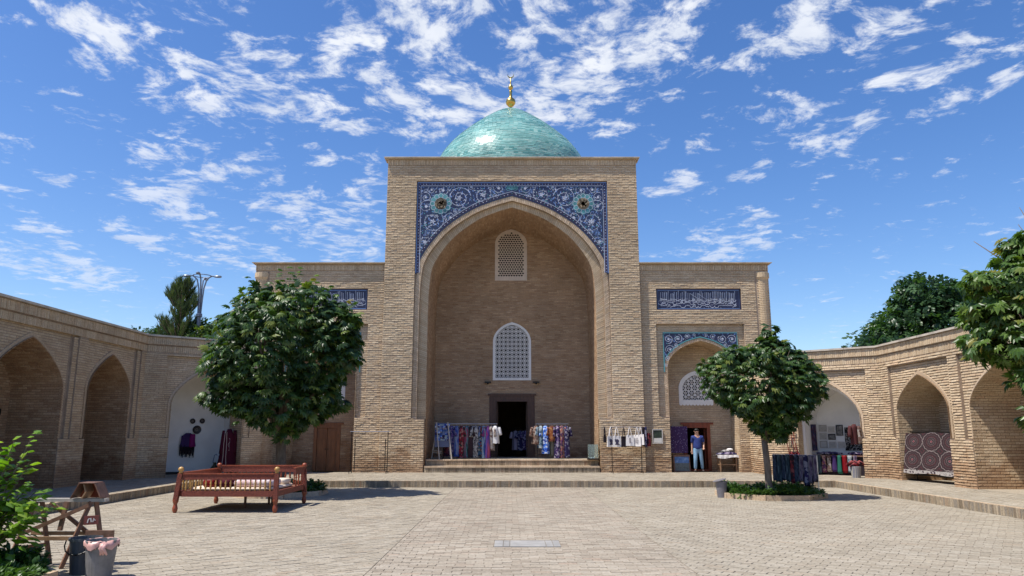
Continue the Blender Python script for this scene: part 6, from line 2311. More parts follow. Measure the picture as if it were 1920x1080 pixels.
# ------------------------------------------------------------------ white niche on the right: stall with pictures and scarves
FBR, _l = RF[1]
BD = -2.1
FR3 = Frame(FBR.O + FBR.N * (BD + .004), -FBR.U, FBR.V, FBR.N)       # u runs to the right here, from the bend inwards negative
gp_ = 'framed drawings on the white wall of the right stall'
arts = [art_mat('ink_drawing_%s' % n_, st, 7) for n_, st in (('pale', [(.4, (.50, .48, .44)), (.62, (.30, .29, .27)), (.7, (.08, .08, .08))]), ('dark', [(.4, (.06, .06, .06)), (.6, (.32, .31, .29)), (.72, (.50, .48, .45))]), ('light', [(.45, (.58, .56, .53)), (.7, (.36, .35, .34))]))]
for (u0, v0, w, h, a, fm, lab) in (
        (2.92, 1.86, .30, .26, 0, MT_GREYWOOD, 'grey framed drawing at the top left of the white stall wall'),
        (2.58, 1.82, .28, .24, 0, MT_FRAMEWHITE, 'pale framed drawing in the top row, second from the left'),
        (2.26, 1.70, .26, .42, 1, MT_BLACKMETAL, 'tall dark framed picture at the right of the top row'),
        (2.92, 1.54, .30, .27, 0, MT_FRAMEWHITE, 'pale framed drawing in the middle row under the grey one'),
        (2.58, 1.54, .28, .23, 1, MT_BLACKMETAL, 'small black framed picture in the middle row'),
        (2.92, 1.22, .29, .27, 2, MT_GREYWOOD, 'faint framed print at the bottom left of the stall wall'),
        (2.58, 1.22, .29, .25, 0, MT_FRAMEWHITE, 'pale framed print in the middle of the bottom row'),
        (2.24, 1.22, .30, .25, 0, MT_FRAMEWHITE, 'pale framed print with a dark sketch at the right of the bottom row')):
    picture('framed_picture', FR3, -u0, v0, w, h, arts[a], lab, fm, .028, 'picture', gp_)
m = MB()
m.poly(FR3, [(-1.96, 1.12), (-1.22, 1.14), (-1.20, 2.02), (-1.94, 2.02)], (), .03, .008)
m.thing('beaded_hanging', K['bw'], 'black and white chequered hanging on the right part of the stall wall', 'wall hanging')
FSd = Frame(FBR(1.95 + 1.03, 0, -1.95), FBR.N, (0, 0, 1), -FBR.U)
m = MB()
vs = []
for i in range(7):
    for j in range(9):
        vs.append(FSd(.10 + .62 * j / 8, 2.14 - 1.02 * i / 6, .02 + .012 * math.sin(j * 1.9) * i / 6))
m.add(vs, [(i * 9 + j, (i + 1) * 9 + j, (i + 1) * 9 + j + 1, i * 9 + j + 1) for i in range(6) for j in range(8)])
vb = [Vector(p) - (-FBR.U) * .015 for p in vs]
m.add(vb, [(i * 9 + j, i * 9 + j + 1, (i + 1) * 9 + j + 1, (i + 1) * 9 + j) for i in range(6) for j in range(8)])
m.thing('patchwork_hanging', fabric('violet_patchwork', [(.09, .05, .13), (.20, .14, .26), (.05, .07, .18), (.14, .05, .10)], 'floral', 9), 'narrow violet patchwork hanging on the left side wall of the white stall', 'wall hanging')
# counter with scarves falling over its front
t = root('counter', FBR(2.05, PZ, -1.2), 'low dark counter across the white niche stall', 'counter')
m = MB()
m.poly(FBR, [(.95, PZ), (2.85, PZ), (2.85, .92), (.95, .92)], (), -1.12, -1.7)
m.build('front_panel', K['black'], t)
m = MB()
m.poly(FBR, [(.90, .92), (2.92, .92), (2.92, .965), (.90, .965)], (), -1.06, -1.75)
m.add([FBR(.90, .966, -1.06), FBR(2.92, .966, -1.06), FBR(2.92, .966, -1.75), FBR(.90, .966, -1.75)], [(0, 1, 2, 3)])
m.build('top_board', MT_OLDWOOD, t)
G4 = 'scarves over the front of the stall counter'
falls = (('slate', 'slate grey'), ('coral', 'coral'), ('beige', 'beige'), ('indigo', 'indigo'), ('teal', 'teal'), ('cherry', 'cherry red'), ('paleblue', 'pale teal'), ('plum', 'plum'))
gn = fabric('emerald_silk', [(.03, .15, .11), (.03, .18, .13)], 'plain')
for i, (k_, nm) in enumerate(falls):
    u = 2.70 - i * .19
    p = FBR(u, 0, -1.05)
    mt = gn if k_ == 'teal' else K[k_]
    nm = 'emerald green' if k_ == 'teal' else nm
    hank(p.x, p.y, .96, .66 + random.uniform(-.06, .04), .17, mt, nm + ' scarf falling over the front of the stall counter', G4, rot=math.atan2(FBR.U.y, FBR.U.x))
for i, (u, w, k_, lab) in enumerate(((2.35, .95, 'navy', 'long heap of navy print scarves lying on the stall counter'), (1.35, .62, 'purple', 'heap of purple print scarves at the right of the stall counter'))):
    m = MB()
    vs, n, k = [], 12, 13
    for a in range(k):
        tt = a / (k - 1)
        c = FBR(u - w / 2 + w * tt, 1.03, -1.28)
        rr = .11 * (math.sin(PI * min(max(tt, .06), .94)) ** .5) * (1 + .15 * math.sin(a * 2.3))
        for j in range(n):
            an = 2 * PI * j / n
            vs.append(c + FBR.N * (rr * 1.5 * math.cos(an)) + Vector((0, 0, rr * .6 * math.sin(an))))
    fs = [(a * n + j, a * n + (j + 1) % n, (a + 1) * n + (j + 1) % n, (a + 1) * n + j) for a in range(k - 1) for j in range(n)]
    fs += [tuple(range(n)), tuple((k - 1) * n + j for j in range(n))]
    m.add(vs, fs)
    m.thing('scarf_heap', K[k_], lab, 'scarf heap', smooth=True)
# garments at the right edge of the niche and the tub of fabric on the floor
p = FBR(1.03, 0, .06)
robe(p.x, p.y, 2.16, .72, .30, .22, fabric('dark_red_stripe', [(.15, .025, .03), (.04, .015, .02), (.13, .05, .05)], 'stripe', 8), 'dark red striped jacket hanging at the right edge of the white niche', .4, .3, cat='jacket', name='jacket')
p = FBR(.86, 0, .05)
hank(p.x, p.y, 2.05, .62, .13, K['beige'], 'beige cloth hanging beside the dark red striped jacket', None)
p = FBR(1.08, PZ, .10)
t = root('fabric_tub', p, 'striped blue and white tub heaped with dark red cloth at the foot of the stall', 'tub')
m = MB()
m.lathe([(.15, 0), (.19, .38), (.185, .40)], p, 18)
m.build('tub', fabric('blue_white_stripes', [(.45, .42, .36), (.06, .10, .34), (.55, .52, .46)], 'stripe', 5), t)
m = MB()
for i in range(9):
    a = i * .7
    q = p + Vector((.16 * math.cos(a), .10 * math.sin(a), .44 + .04 * (i % 3)))
    m.tube([q + Vector((-.16, .03, -.03)), q + Vector((0, 0, .05)), q + Vector((.18, -.02, -.05))], [.03, .055, .03], 7)
m.build('cloth_heap', K['redscarf'], t, smooth=True)

# stand of red cords left of the stall
p = FBR(3.38, 0, .18)
t = root('cord_stand', (p.x, p.y, PZ), 'small stand with loops of red cord on the brick beside the white niche', 'stand')
m = MB()
m.tube([(p.x, p.y, PZ), (p.x, p.y, 1.95)], .014, 6)
m.build('post', MT_OLDWOOD, t)
m = MB()
m.bar((p.x - .22, p.y, 1.97), (p.x + .26, p.y + .04, 1.90), .05, .03)
m.build('crossbar', MT_GREYWOOD, t)
for (dx, l) in ((-.15, 1.0), (.06, .8), (.16, .9)):
    m = MB()
    m.tube([(p.x + dx, p.y - .03, 1.93), (p.x + dx + .03, p.y - .05, 1.5), (p.x + dx + .12, p.y - .06, 1.93 - l)], .014, 6)
    m.build('cord', K['cherry'], t)
m = MB()
for i in range(12):
    m.tube([Vector((p.x + .1, p.y - .05, .98)) + Vector((random.uniform(-.18, .22), random.uniform(-.08, .08), random.uniform(-.1, .12))) for _ in range(3)], .03, 6)
m.build('cord_bundle', K['redscarf'], t, smooth=True)

# ------------------------------------------------------------------ scarf rack in front of the right tree bed
a_, b_ = Vector((7.80, 22.9, 0)), Vector((8.66, 21.75, 0))
dv = (b_ - a_).normalized()
t = root('scarf_rack', (a_ + b_) / 2, 'thin grey metal rack hung with dark scarves beside the right tree bed', 'scarf rack')
for p in (a_, b_):
    m = MB()
    m.tube([p, p + Vector((0, 0, 1.17))], .014, 6)
    m.build('upright', MT_STEEL if p is b_ else MT_BLACKMETAL, t)
m = MB()
m.tube([a_ + Vector((0, 0, 1.17)), b_ + Vector((0, 0, 1.17))], .014, 6)
m.build('rail', MT_STEEL, t)
m = MB()
m.tube([a_ + Vector((0, 0, .16)), b_ + Vector((0, 0, .16))], .012, 6)
m.build('lower_bar', MT_BLACKMETAL, t)
m = MB()
m.tube([b_ + Vector((-.06, -.25, .015)), b_ + Vector((.06, .25, .015))], .014, 6)
m.build('foot', MT_BLACKMETAL, t)
rot_ = math.atan2(dv.y, dv.x)
rows_ = (('scarf', .82, 'dark blue scarf at the left end of the rack by the tree bed'), ('slate', .84, 'slate teal scarf second from the left on the rack by the tree bed'), ('scarf', .80, 'dark blue scarf left of the slate one next to the red scarf'), ('slate', .82, 'slate scarf touching the red chequered scarf'),
         ('redscarf', .86, 'red chequered scarf on the rack by the tree bed'), ('scarf', .84, 'dark blue scarf just right of the red chequered one'), ('plum', .80, 'plum striped scarf in the right half of the rack by the tree bed'), ('navy', .92, 'long navy and white scarf hanging lowest on the rack'),
         ('plum', .84, 'plum scarf second from the right end of the rack'), ('plum', .78, 'pale plum scarf at the right end of the rack by the tree bed'))
for i, (k_, ln, lab) in enumerate(rows_):
    p = a_.lerp(b_, (i + .5) / 10)
    hank(p.x, p.y, 1.18, ln * .92, .16, K[k_], lab, 'scarves on the rack by the right tree bed', rot=rot_)

# grey bin beside the right bed
def bucket(name, c, r0, r1, h, mt, label, cat, rim_mt=None):
    t = root(name, (c[0], c[1], 0), label, cat)
    m = MB()
    m.lathe([(r0, 0), (r1, h), (r1 - .012, h), (r0 - .012, .02)], (c[0], c[1], 0), 22)
    m.build('body', mt, t, smooth=False)
    m = MB()
    m.lathe([(r1 - .006, h - .02), (r1 + .012, h - .02), (r1 + .012, h + .012), (r1 - .006, h + .012), (r1 - .006, h - .02)], (c[0], c[1], 0), 22, cap=False)
    m.build('rim', rim_mt or mt, t)
    return t


MT_GREYPLASTIC = M('grey_plastic', (.17, .16, .175), .5, noise=.15, nscale=5)
MT_DARKPLASTIC = M('dark_grey_plastic', (.072, .078, .088), .45, noise=.2, nscale=5)
MT_PALEPLASTIC = M('scuffed_grey_plastic', (.185, .175, .17), .55, noise=.2, nscale=8)
MT_PINKBAG = M('pink_bin_bag', (.60, .34, .30), .4, noise=.15, nscale=12)
t = bucket('waste_bin', (5.98, 22.0), .125, .165, .44, MT_GREYPLASTIC, 'small grey plastic bin with a tilted lid beside the right tree bed', 'bin')
m = MB()
m.lathe([(.02, .03), (.19, .012), (.19, -.006), (.0, -.006)], (5.93, 22.0, .475), 18, M=Matrix.Rotation(-.25, 3, 'Y'))
m.build('lid', MT_GREYPLASTIC, t)

# ------------------------------------------------------------------ suzani on a stand in the right arcade
m_, nt_, b_ = new_mat('suzani_embroidery')
uv = nd(nt_, 'ShaderNodeTexCoord').outputs['Generated']
s_ = nd(nt_, 'ShaderNodeSeparateXYZ', {0: uv})
U_, V_ = mth(nt_, 'MULTIPLY', s_.outputs[1], -3.0), mth(nt_, 'MULTIPLY', s_.outputs[2], 2.28)
V_ = mth(nt_, 'SUBTRACT', V_, .28)
fu = mth(nt_, 'SUBTRACT', mth(nt_, 'FRACT', U_), .5)
fv = mth(nt_, 'SUBTRACT', mth(nt_, 'FRACT', V_), .5)
rr = mth(nt_, 'SQRT', mth(nt_, 'ADD', mth(nt_, 'MULTIPLY', fu, fu), mth(nt_, 'MULTIPLY', fv, fv)))
an = mth(nt_, 'ARCTAN2', fv, fu)
tooth = mth(nt_, 'MULTIPLY', mth(nt_, 'SINE', mth(nt_, 'MULTIPLY', an, 14.0)), .014)
r2 = mth(nt_, 'ADD', rr, tooth)
ring = ramp(nt_, r2, [(0, (.16, .015, .03)), (.045, (.20, .15, .15)), (.065, (.018, .008, .010)), (.14, (.15, .11, .11)), (.157, (.020, .008, .011)), (.225, (.13, .095, .095)), (.24, (.045, .008, .012)), (.31, (.018, .008, .010)), (.355, (.09, .065, .065)), (.368, (.028, .008, .012)),
                      (.472, (.24, .20, .19)), (.498, (.020, .009, .011)), (.60, (.065, .014, .02)), (.64, (.018, .008, .010))], 'CONSTANT')
bf = nd(nt_, 'ShaderNodeTexVoronoi', {'Vector': uv, 'Scale': 16.0}).outputs['Distance']
band = ramp(nt_, bf, [(0, (.05, .03, .04)), (.35, (.34, .31, .29))], 'CONSTANT')
isb = mth(nt_, 'LESS_THAN', V_, -.06)
wz = nd(nt_, 'ShaderNodeTexNoise', {'Vector': uv, 'Scale': 40.0}).outputs[0]
c_ = mixc(nt_, isb, ring, band)
k_ = nd(nt_, 'ShaderNodeMapRange', {0: wz, 1: .3, 2: .7, 3: .6, 4: 1.25}).outputs[0]
c_ = mixc(nt_, 1.0, c_, nd(nt_, 'ShaderNodeCombineXYZ', {0: k_, 1: k_, 2: k_}).outputs[0], 'MULTIPLY')
nt_.links.new(c_, b_.inputs['Base Color'])
b_.inputs['Roughness'].default_value = .9
MT_SUZ = m_
m = MB()
nx, nz = 24, 14
vs = []
for i in range(nz + 1):
    for j in range(nx + 1):
        tt, q = j / nx, i / nz
        y = 26.36 - 2.76 * tt
        x = 13.52 + .30 * tt + .02 * math.sin(tt * 21 + q * 2) * q + .12 * (1 - q)
        vs.append((x - .10 * q, y, 1.80 - 1.32 * q - .02 * math.sin(tt * 9)))
m.add(vs, [(i * (nx + 1) + j, (i + 1) * (nx + 1) + j, (i + 1) * (nx + 1) + j + 1, i * (nx + 1) + j + 1) for i in range(nz) for j in range(nx)])
vb = [(p[0] + .02, p[1], p[2]) for p in vs]
m.add(vb, [(i * (nx + 1) + j, i * (nx + 1) + j + 1, (i + 1) * (nx + 1) + j + 1, (i + 1) * (nx + 1) + j) for i in range(nz) for j in range(nx)])
m.thing('suzani', MT_SUZ, 'large dark embroidered cloth with round medallions hung in a right arcade niche', 'embroidered cloth', smooth=True)
t = root('cloth_stand', (14.1, 24.9, PZ), 'black metal stand carrying the medallion embroidery', 'stand')
for y in (26.2, 23.75):
    m = MB()
    x = 13.80 + .10 * (26.3 - y)
    m.tube([(x, y, PZ + .03), (x, y, 1.82)], .018, 6)
    m.tube([(x - .3, y, PZ + .03), (x + .3, y, PZ + .03)], .018, 6)
    m.build('upright', MT_BLACKMETAL, t)
m = MB()
m.tube([(13.79, 26.3, 1.83), (14.07, 23.65, 1.83)], .018, 6)
m.build('rail', MT_BLACKMETAL, t)
m = MB()
m.tube([(13.79, 26.3, .42), (14.07, 23.65, .42)], .03, 6)
m.build('lower_bar', MT_BLACKMETAL, t)
hank(13.80, 23.48, 1.72, 1.0, .26, fabric('dark_red_wool', [(.16, .02, .025), (.24, .05, .05)], 'plain', 8), 'dark red cloth hanging at the near end of the medallion embroidery', None, 'cloth', rot=PI / 2)
# pictures in the niches
F_, _l = RF[0]
picture('framed_picture', Frame(F_.O - F_.N * 1.49, F_.U, F_.V, F_.N), 16.7, 1.86, .8, .62, art_mat('brown_old_print', [(.35, (.03, .022, .02)), (.6, (.10, .07, .05)), (.75, (.20, .15, .11))], 4), 'dark framed picture deep in the right arcade niche behind the hanging branches', MT_OLDWOOD)
F_, _l = LF[0]
t = root('meter_box', F_(17.9, 2.34, -1.55), 'small dark box on the back wall of the big shaded left niche', 'box')
m = MB()
m.poly(F_, [(17.7, 2.32), (18.05, 2.32), (18.05, 2.50), (17.7, 2.50)], (), -1.49, -1.6)
m.build('case', MT_BLACKMETAL, t)
m = MB()
m.disc(F_, (17.87, 2.41), .05, -1.487, 10)
m.build('dial', MT_GREYPLASTIC, t)

# ------------------------------------------------------------------ white niche on the left
FBL, _l = LF[1]
FL3 = Frame(FBL.O + FBL.N * (-2.1 + .003), FBL.U, FBL.V, FBL.N)
MT_PLATE = M('black_glaze_plate', (.030, .022, .022), .3)
MT_PLATE2 = M('plate_pattern', (.22, .17, .15), .4)
for (u, v, r_, lab) in ((2.41, 2.27, .105, 'small black plate, left of the pair on the white niche wall'), (2.78, 2.28, .105, 'small black plate, right of the pair on the white niche wall'), (2.60, 1.93, .17, 'larger patterned plate below the two small plates')):
    t = root('wall_plate', FL3(u, v, 0), lab, 'plate', 'plates on the white niche wall')
    m = MB()
    Mx = Matrix((FBL.U, FBL.V, FBL.N)).transposed()
    m.lathe([(r_ * .55, .0), (r_, .035), (r_ * .98, .043), (r_ * .6, .016), (0.001, .014)], FL3(u, v, .003), 22, M=Mx)
    m.build('dish', MT_PLATE, t)
    m = MB()
    for q in (.82, .5, .25):
        m.ribbon(FL3, [(u + r_ * q * math.cos(a * PI / 9), v + r_ * q * math.sin(a * PI / 9)) for a in range(18)], r_ * .09, .018 + .028 * max(0, q - .5), closed=True)
    m.build('ring_pattern', MT_PLATE2, t)
p = FL3(2.27, 0, .08)
rt_ = math.atan2(FBL.U.y, FBL.U.x)
o = robe(p.x, p.y, 1.84, .52, .46, .10, K['indigo'], 'indigo shawl with a black fringe on a hanger against the white niche wall', 0, rt_, 1.3, cat='shawl', name='shawl')
m = MB()
for i in range(15):
    q = FL3(2.00 + i * .037, 0, .08 + .02 * math.sin(i * 2))
    m.tube([(q.x, q.y, 1.34), (q.x, q.y, .92 + .08 * math.sin(i * 1.7))], [.030, .016], 6)
m.build('fringe', K['black'], o)
q = FL3(2.42, 0, .15)
hank(q.x, q.y, 1.76, .50, .20, K['magenta'], 'magenta silk folded over the indigo shawl', None, 'silk', rot=rt_)
q = FBL(3.42, 0, -.62)
o = robe(q.x, q.y, 2.0, 1.56, .36, .26, K['wine'], 'long wine red robe with pale embroidery at the right side of the white niche', .9, rt_ - .35, 2.0)
m = MB()
FRb = Frame(q + Vector((-.02, -.30, 0)), (math.cos(rt_ - .35), math.sin(rt_ - .35), 0), (0, 0, 1), None)
MT_PALEEMB = M('pale_embroidery', (.52, .42, .38), .8)
for s_ in (-1, 1):
    m.ribbon(FRb, [(.03 * s_, 1.85), (.05 * s_, 1.4), (.05 * s_, .9), (.08 * s_, .5)], .016, .02)
for i in range(10):
    m.ribbon(FRb, [(.13 + .03 * math.sin(i), 1.60 - i * .05), (.16, 1.58 - i * .05)], .014, .02)
m.build('embroidery', MT_PALEEMB, o)
q = FBL(3.28, PZ, -1.72)
t = root('oil_jug', q, 'dark green glazed jug on the floor of the left white niche', 'jug')
m = MB()
m.lathe([(.09, 0), (.15, .08), (.16, .18), (.11, .28), (.06, .33), (.05, .40), (.07, .44), (.06, .44)], q, 18)
m.build('body', M('dark_green_glaze', (.03, .045, .018), .3, noise=.3, nscale=8), t, smooth=True)
m = MB()
m.tube([q + Vector((.06, 0, .40)), q + Vector((.15, 0, .38)), q + Vector((.15, 0, .24))], .014, 6)
m.build('handle', MT_BLACKMETAL, t)
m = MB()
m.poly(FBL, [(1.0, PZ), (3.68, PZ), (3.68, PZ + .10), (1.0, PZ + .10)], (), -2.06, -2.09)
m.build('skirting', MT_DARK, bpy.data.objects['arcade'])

# ------------------------------------------------------------------ carved bench bed
bd_ = root('carved_bed', (-6.6, 18.9, 0), 'carved red wooden platform bed with turned spindles in the left of the court', 'bed')
MT_CARVED, nt_, b_ = new_mat('carved_redwood')
P_ = nd(nt_, 'ShaderNodeTexCoord').outputs['Object']
v_ = nd(nt_, 'ShaderNodeTexVoronoi', {'Vector': P_, 'Scale': 44.0}, feature='DISTANCE_TO_EDGE').outputs['Distance']
nt_.links.new(ramp(nt_, v_, [(0, (.07, .012, .007)), (.12, (.17, .032, .017)), (.30, (.28, .066, .034))]), b_.inputs['Base Color'])
nt_.links.new(nd(nt_, 'ShaderNodeBump', {'Height': v_, 'Strength': .5, 'Distance': .02}).outputs[0], b_.inputs['Normal'])
b_.inputs['Roughness'].default_value = .6
MT_SPINDLE = M('yellow_turned_wood', (.44, .25, .075), .4, var=.25)
BX0, BX1, BY0, BY1 = -7.68, -5.45, 17.82, 20.15
for (x, y, sp) in ((BX0, BY0, -.07), (BX1, BY0, .0), (BX0, BY1, -.03), (BX1, BY1, .03)):
    m = MB()
    m.lathe([(.035, 0), (.055, .05), (.06, .10), (.04, .18), (.05, .22), (.065, .26), (.065, .30)], (x + sp, y, 0), 12)
    po = m.build('post', MT_REDWOOD, bd_)
    m = MB()
    m.bar((x + sp, y, .28), (x, y, .88), .10)
    m.build('shaft', MT_CARVED, po)
    m = MB()
    m.lathe([(.03, .88), (.045, .90), (.03, .915), (.055, .945), (.065, .98), (.045, 1.02), (.0, 1.035)], (x, y, 0), 14)
    m.build('finial', MT_SPINDLE if y == BY0 else MT_REDWOOD, po, smooth=True)


def spindle(p, h, parent, mt):
    m = MB()
    m.lathe([(.012, 0), (.022, .02), (.014, .05), (.028, h * .30), (.014, h * .42), (.020, h * .5), (.014, h * .58), (.028, h * .72), (.014, h - .05), (.022, h - .02), (.012, h)], p, 9)
    return m.build('spindle', mt, parent, smooth=True)


def rail_side(a, b, zb0, zb1, zt0, zt1, n, mt_sp, top=True, i0=0):
    a, b = Vector(a), Vector(b)
    m = MB()
    m.bar(a + Vector((0, 0, (zb0 + zb1) / 2)), b + Vector((0, 0, (zb0 + zb1) / 2)), .05, zb1 - zb0)
    m.build('lower_rail', MT_CARVED, bd_)
    if top:
        m = MB()
        m.bar(a.lerp(b, i0) + Vector((0, 0, (zt0 + zt1) / 2)), b + Vector((0, 0, (zt0 + zt1) / 2)), .05, zt1 - zt0)
        m.build('upper_rail', MT_CARVED, bd_)
        m = MB()
        m.bar(a.lerp(b, i0) + Vector((0, 0, zt1 + .013)), b + Vector((0, 0, zt1 + .013)), .075, .025)
        m.build('cap_rail', MT_REDWOOD, bd_)
        for q in range(n):
            p = a.lerp(b, i0 + (1 - i0) * (q + .7) / (n + .4))
            spindle((p.x, p.y, zb1), zt0 - zb1, bd_, mt_sp)


rail_side((BX0 + .06, BY0, 0), (BX1 - .06, BY0, 0), .36, .49, .74, .86, 18, MT_SPINDLE)
rail_side((BX0 + .06, BY1, 0), (BX1 - .06, BY1, 0), .36, .49, .80, .95, 18, MT_REDWOOD)
rail_side((BX0, BY0 + .06, 0), (BX0, BY1 - .06, 0), .36, .49, .76, .88, 12, MT_SPINDLE)
rail_side((BX1, BY0 + .06, 0), (BX1, BY1 - .06, 0), .36, .49, .78, .93, 3, MT_REDWOOD, True, .62)
m = MB()
for i in range(14):
    y = BY0 + .08 + i * .158
    m.bx(BX0 + .03, BX1 - .03, y, y + .15, .45, .475)
m.build('slat_deck', MT_OLDWOOD, bd_)
for (x, y) in ((-6.55, 19.0), (-6.25, 19.9), (-5.95, 19.2)):
    m = MB()
    m.bar((x, y, 0), (x, y, .45), .05)
    m.build('support_leg', MT_OLDWOOD, bd_)


def pad(name, x0, x1, y0, y1, z0, z1, mt, label, cat, group=None, tilt=0.0):
    m = MB()
    n = 28
    hx, hy, hz = (x1 - x0) / 2, (y1 - y0) / 2, (z1 - z0) / 2
    vs = []
    for (f, q) in ((.86, -1), (.97, -.75), (1, 0), (.97, .75), (.86, 1.0), (.4, 1.12)):
        for j in range(n):
            a = 2 * PI * j / n
            cx, sx = math.cos(a), math.sin(a)
            k = 1 / max(abs(cx), abs(sx)) ** .86
            w = 1 + .015 * math.sin(a * 5)
            vs.append(((x0 + x1) / 2 + hx * f * cx * k * w, (y0 + y1) / 2 + hy * f * sx * k * w, (z0 + z1) / 2 + hz * q + tilt * sx))
    fs = [(i * n + j, i * n + (j + 1) % n, (i + 1) * n + (j + 1) % n, (i + 1) * n + j) for i in range(5) for j in range(n)]
    fs += [tuple(reversed(range(n))), tuple(5 * n + j for j in range(n))]
    m.add(vs, fs)
    return m.thing(name, mt, label, cat, group, smooth=True)


pad('mattress', -7.58, -5.55, 17.92, 19.9, .478, .56, K['peach'], 'thin peach mattress covering the deck of the carved bed', 'mattress')
pad('quilt', -6.55, -5.62, 18.0, 18.9, .562, .72, K['quilt'], 'folded pink and white striped quilt behind the front spindles of the bed', 'quilt')
pad('cushion', -7.25, -6.95, 18.0, 18.55, .562, .74, K['cherry'], 'round glossy red cushion at the left behind the spindles of the bed', 'cushion')
pad('bolster', -6.90, -6.58, 17.98, 18.75, .562, .73, K['wine'], 'dark red bolster between the red cushion and the pink quilt', 'bolster')
pad('pillow', -5.98, -5.58, 18.95, 19.5, .562, .69, K['peach'], 'pale peach pillow at the right end of the carved bed', 'pillow')

# ------------------------------------------------------------------ trestle, box, bins in the near left corner
YS = 10.85
t = root('trestle', (-6.1, YS, 0), 'weathered wooden trestle with crossed braces in the near left corner', 'trestle')
ZT = .86
for xa in (-6.62, -5.86):
    for (dx, dy) in ((-.24, -.22), (.14, .16)):
        m = MB()
        m.bar((xa + dx, YS + dy, 0), (xa + dx * .12, YS + dy * .12, ZT), .055, .05)
        m.build('leg', MT_OLDWOOD, t)
    m = MB()
    m.bar((xa - .17, YS - .15, .25), (xa + .10, YS + .11, .27), .03, .05)
    m.build('spreader', MT_OLDWOOD, t)
m = MB()
m.bar((-6.80, YS, ZT + .02), (-5.68, YS, ZT + .02), .10, .045)
m.build('beam', MT_GREYWOOD, t)
for (a, b, dy) in (((-6.78, .42), (-5.86, .82), -.12), ((-6.52, .84), (-5.72, .26), .09)):
    m = MB()
    m.bar((a[0], YS + dy, a[1]), (b[0], YS + dy, b[1]), .03, .05)
    m.build('brace', MT_OLDWOOD, t)
for (zz, dy) in ((.38, -.13), (.42, .10)):
    m = MB()
    m.bar((-6.75, YS + dy, zz), (-5.75, YS + dy, zz), .03, .05)
    m.build('rail', MT_PINEWOOD, t)
m = MB()
m.bar((-6.24, YS - .10, .48), (-6.20, YS - .07, .86), .05, .05)
m.build('strut', MT_OLDWOOD, t)
tg = MB()
FTg = Frame((-5.88, YS - .17, .56), (1, .1, 0), (0, 0, 1), None)
tg.poly(FTg, [(0, 0), (.19, .01), (.19, .13), (0, .12)], (), .008, -.008)
tgo = tg.build('tag', M('red_brown_tag', (.20, .055, .045), .6), t)
tg = MB()
tg.ribbon(FTg, [(.05, .03), (.06, .08), (.09, .09), (.10, .04)], .016, .011)
tg.ribbon(FTg, [(.12, .04), (.13, .09), (.15, .06)], .014, .011)
tg.build('mark', MT_CANVAS, tgo)
bx_ = root('open_box', (-6.02, YS, ZT + .045), 'open roof-shaped wooden box lying on the right end of the trestle', 'box')
FB_ = Frame((-6.14, YS - .12, ZT + .046), (1, 0, 0), (0, 0, 1), (0, -1, 0))
for (pts, d0, d1) in (([(.0, .0), (.42, .0), (.32, .20), (.10, .20)], -.24, -.262),):
    m = MB()
    m.poly(FB_, pts, (), d0, d1)
    m.build('back_board', MT_REDWOOD, bx_)
for (a, b) in (((0, 0), (.10, .20)), ((.10, .203), (.32, .203)), ((.32, .20), (.42, 0))):
    m = MB()
    for (dd) in (0,):
        m.poly(FB_, [(a[0], a[1]), (b[0], b[1]), (b[0] + .012, b[1] + .010), (a[0] + .012, a[1] + .010)] if a[1] < b[1] or a[1] > b[1] else [(a[0], a[1]), (b[0], b[1]), (b[0], b[1] + .013), (a[0], a[1] + .013)], (), .0, -.238)
    m.build('side_board', MT_OLDWOOD, bx_)
m = MB()
m.poly(FB_, [(.16, .0), (.21, .09), (.17, .195), (.155, .195), (.19, .09), (.14, .0)], (), -.02, -.22)
m.build('divider', MT_PINEWOOD, bx_)

t = bucket('waste_bin', (-5.22, 9.95), .145, .188, .455, MT_PALEPLASTIC, 'pale grey plastic bin lined with a pink bag in the near left corner', 'bin')
m = MB()
n = 26
vs = []
for (r_, z) in ((.174, .37), (.185, .455), (.198, .470), (.206, .43), (.202, .385)):
    for j in range(n):
        a = 2 * PI * j / n
        f = 1 + .025 * math.sin(a * 7) + .02 * math.sin(a * 13 + 1)
        zz = z + (.03 * math.sin(a * 5 + 1) if z < .44 and r_ > .19 else .006 * math.sin(a * 9))
        vs.append((-5.22 + r_ * f * math.cos(a), 9.95 + r_ * f * math.sin(a), zz))
m.add(vs, [(i * n + j, i * n + (j + 1) % n, (i + 1) * n + (j + 1) % n, (i + 1) * n + j) for i in range(4) for j in range(n)])
m.build('bag', MT_PINKBAG, t, smooth=True)
m = MB()
for i in range(5):
    m.tube([(-5.12 + .012 * i, 9.77, .44), (-5.11 + .02 * math.sin(i * 2), 9.74, .39), (-5.12 + .02 * i, 9.75, .31 + .02 * (i % 2))], [.03, .026, .012], 6)
m.build('bag_knot', MT_PINKBAG, t, smooth=True)
t = bucket('bucket', (-5.62, 10.3), .15, .19, .44, MT_DARKPLASTIC, 'dark grey bucket with a wire handle half behind the pink-lined bin', 'bucket')
m = MB()
m.tube([(-5.62 + .2 * math.cos(a), 10.3 - .1 - .12 * math.sin(a) * 1.2, .42 - .16 * math.sin(a)) for a in np.linspace(PI, 0, 9)], .009, 6)
m.build('handle', MT_BLACKMETAL, t)
m = MB()
m.bx(-5.80, -5.42, 10.60, 10.63, 0, .50)
m.thing('grey_board', MT_OLDWOOD, 'small upright board standing just behind the dark bucket', 'board')

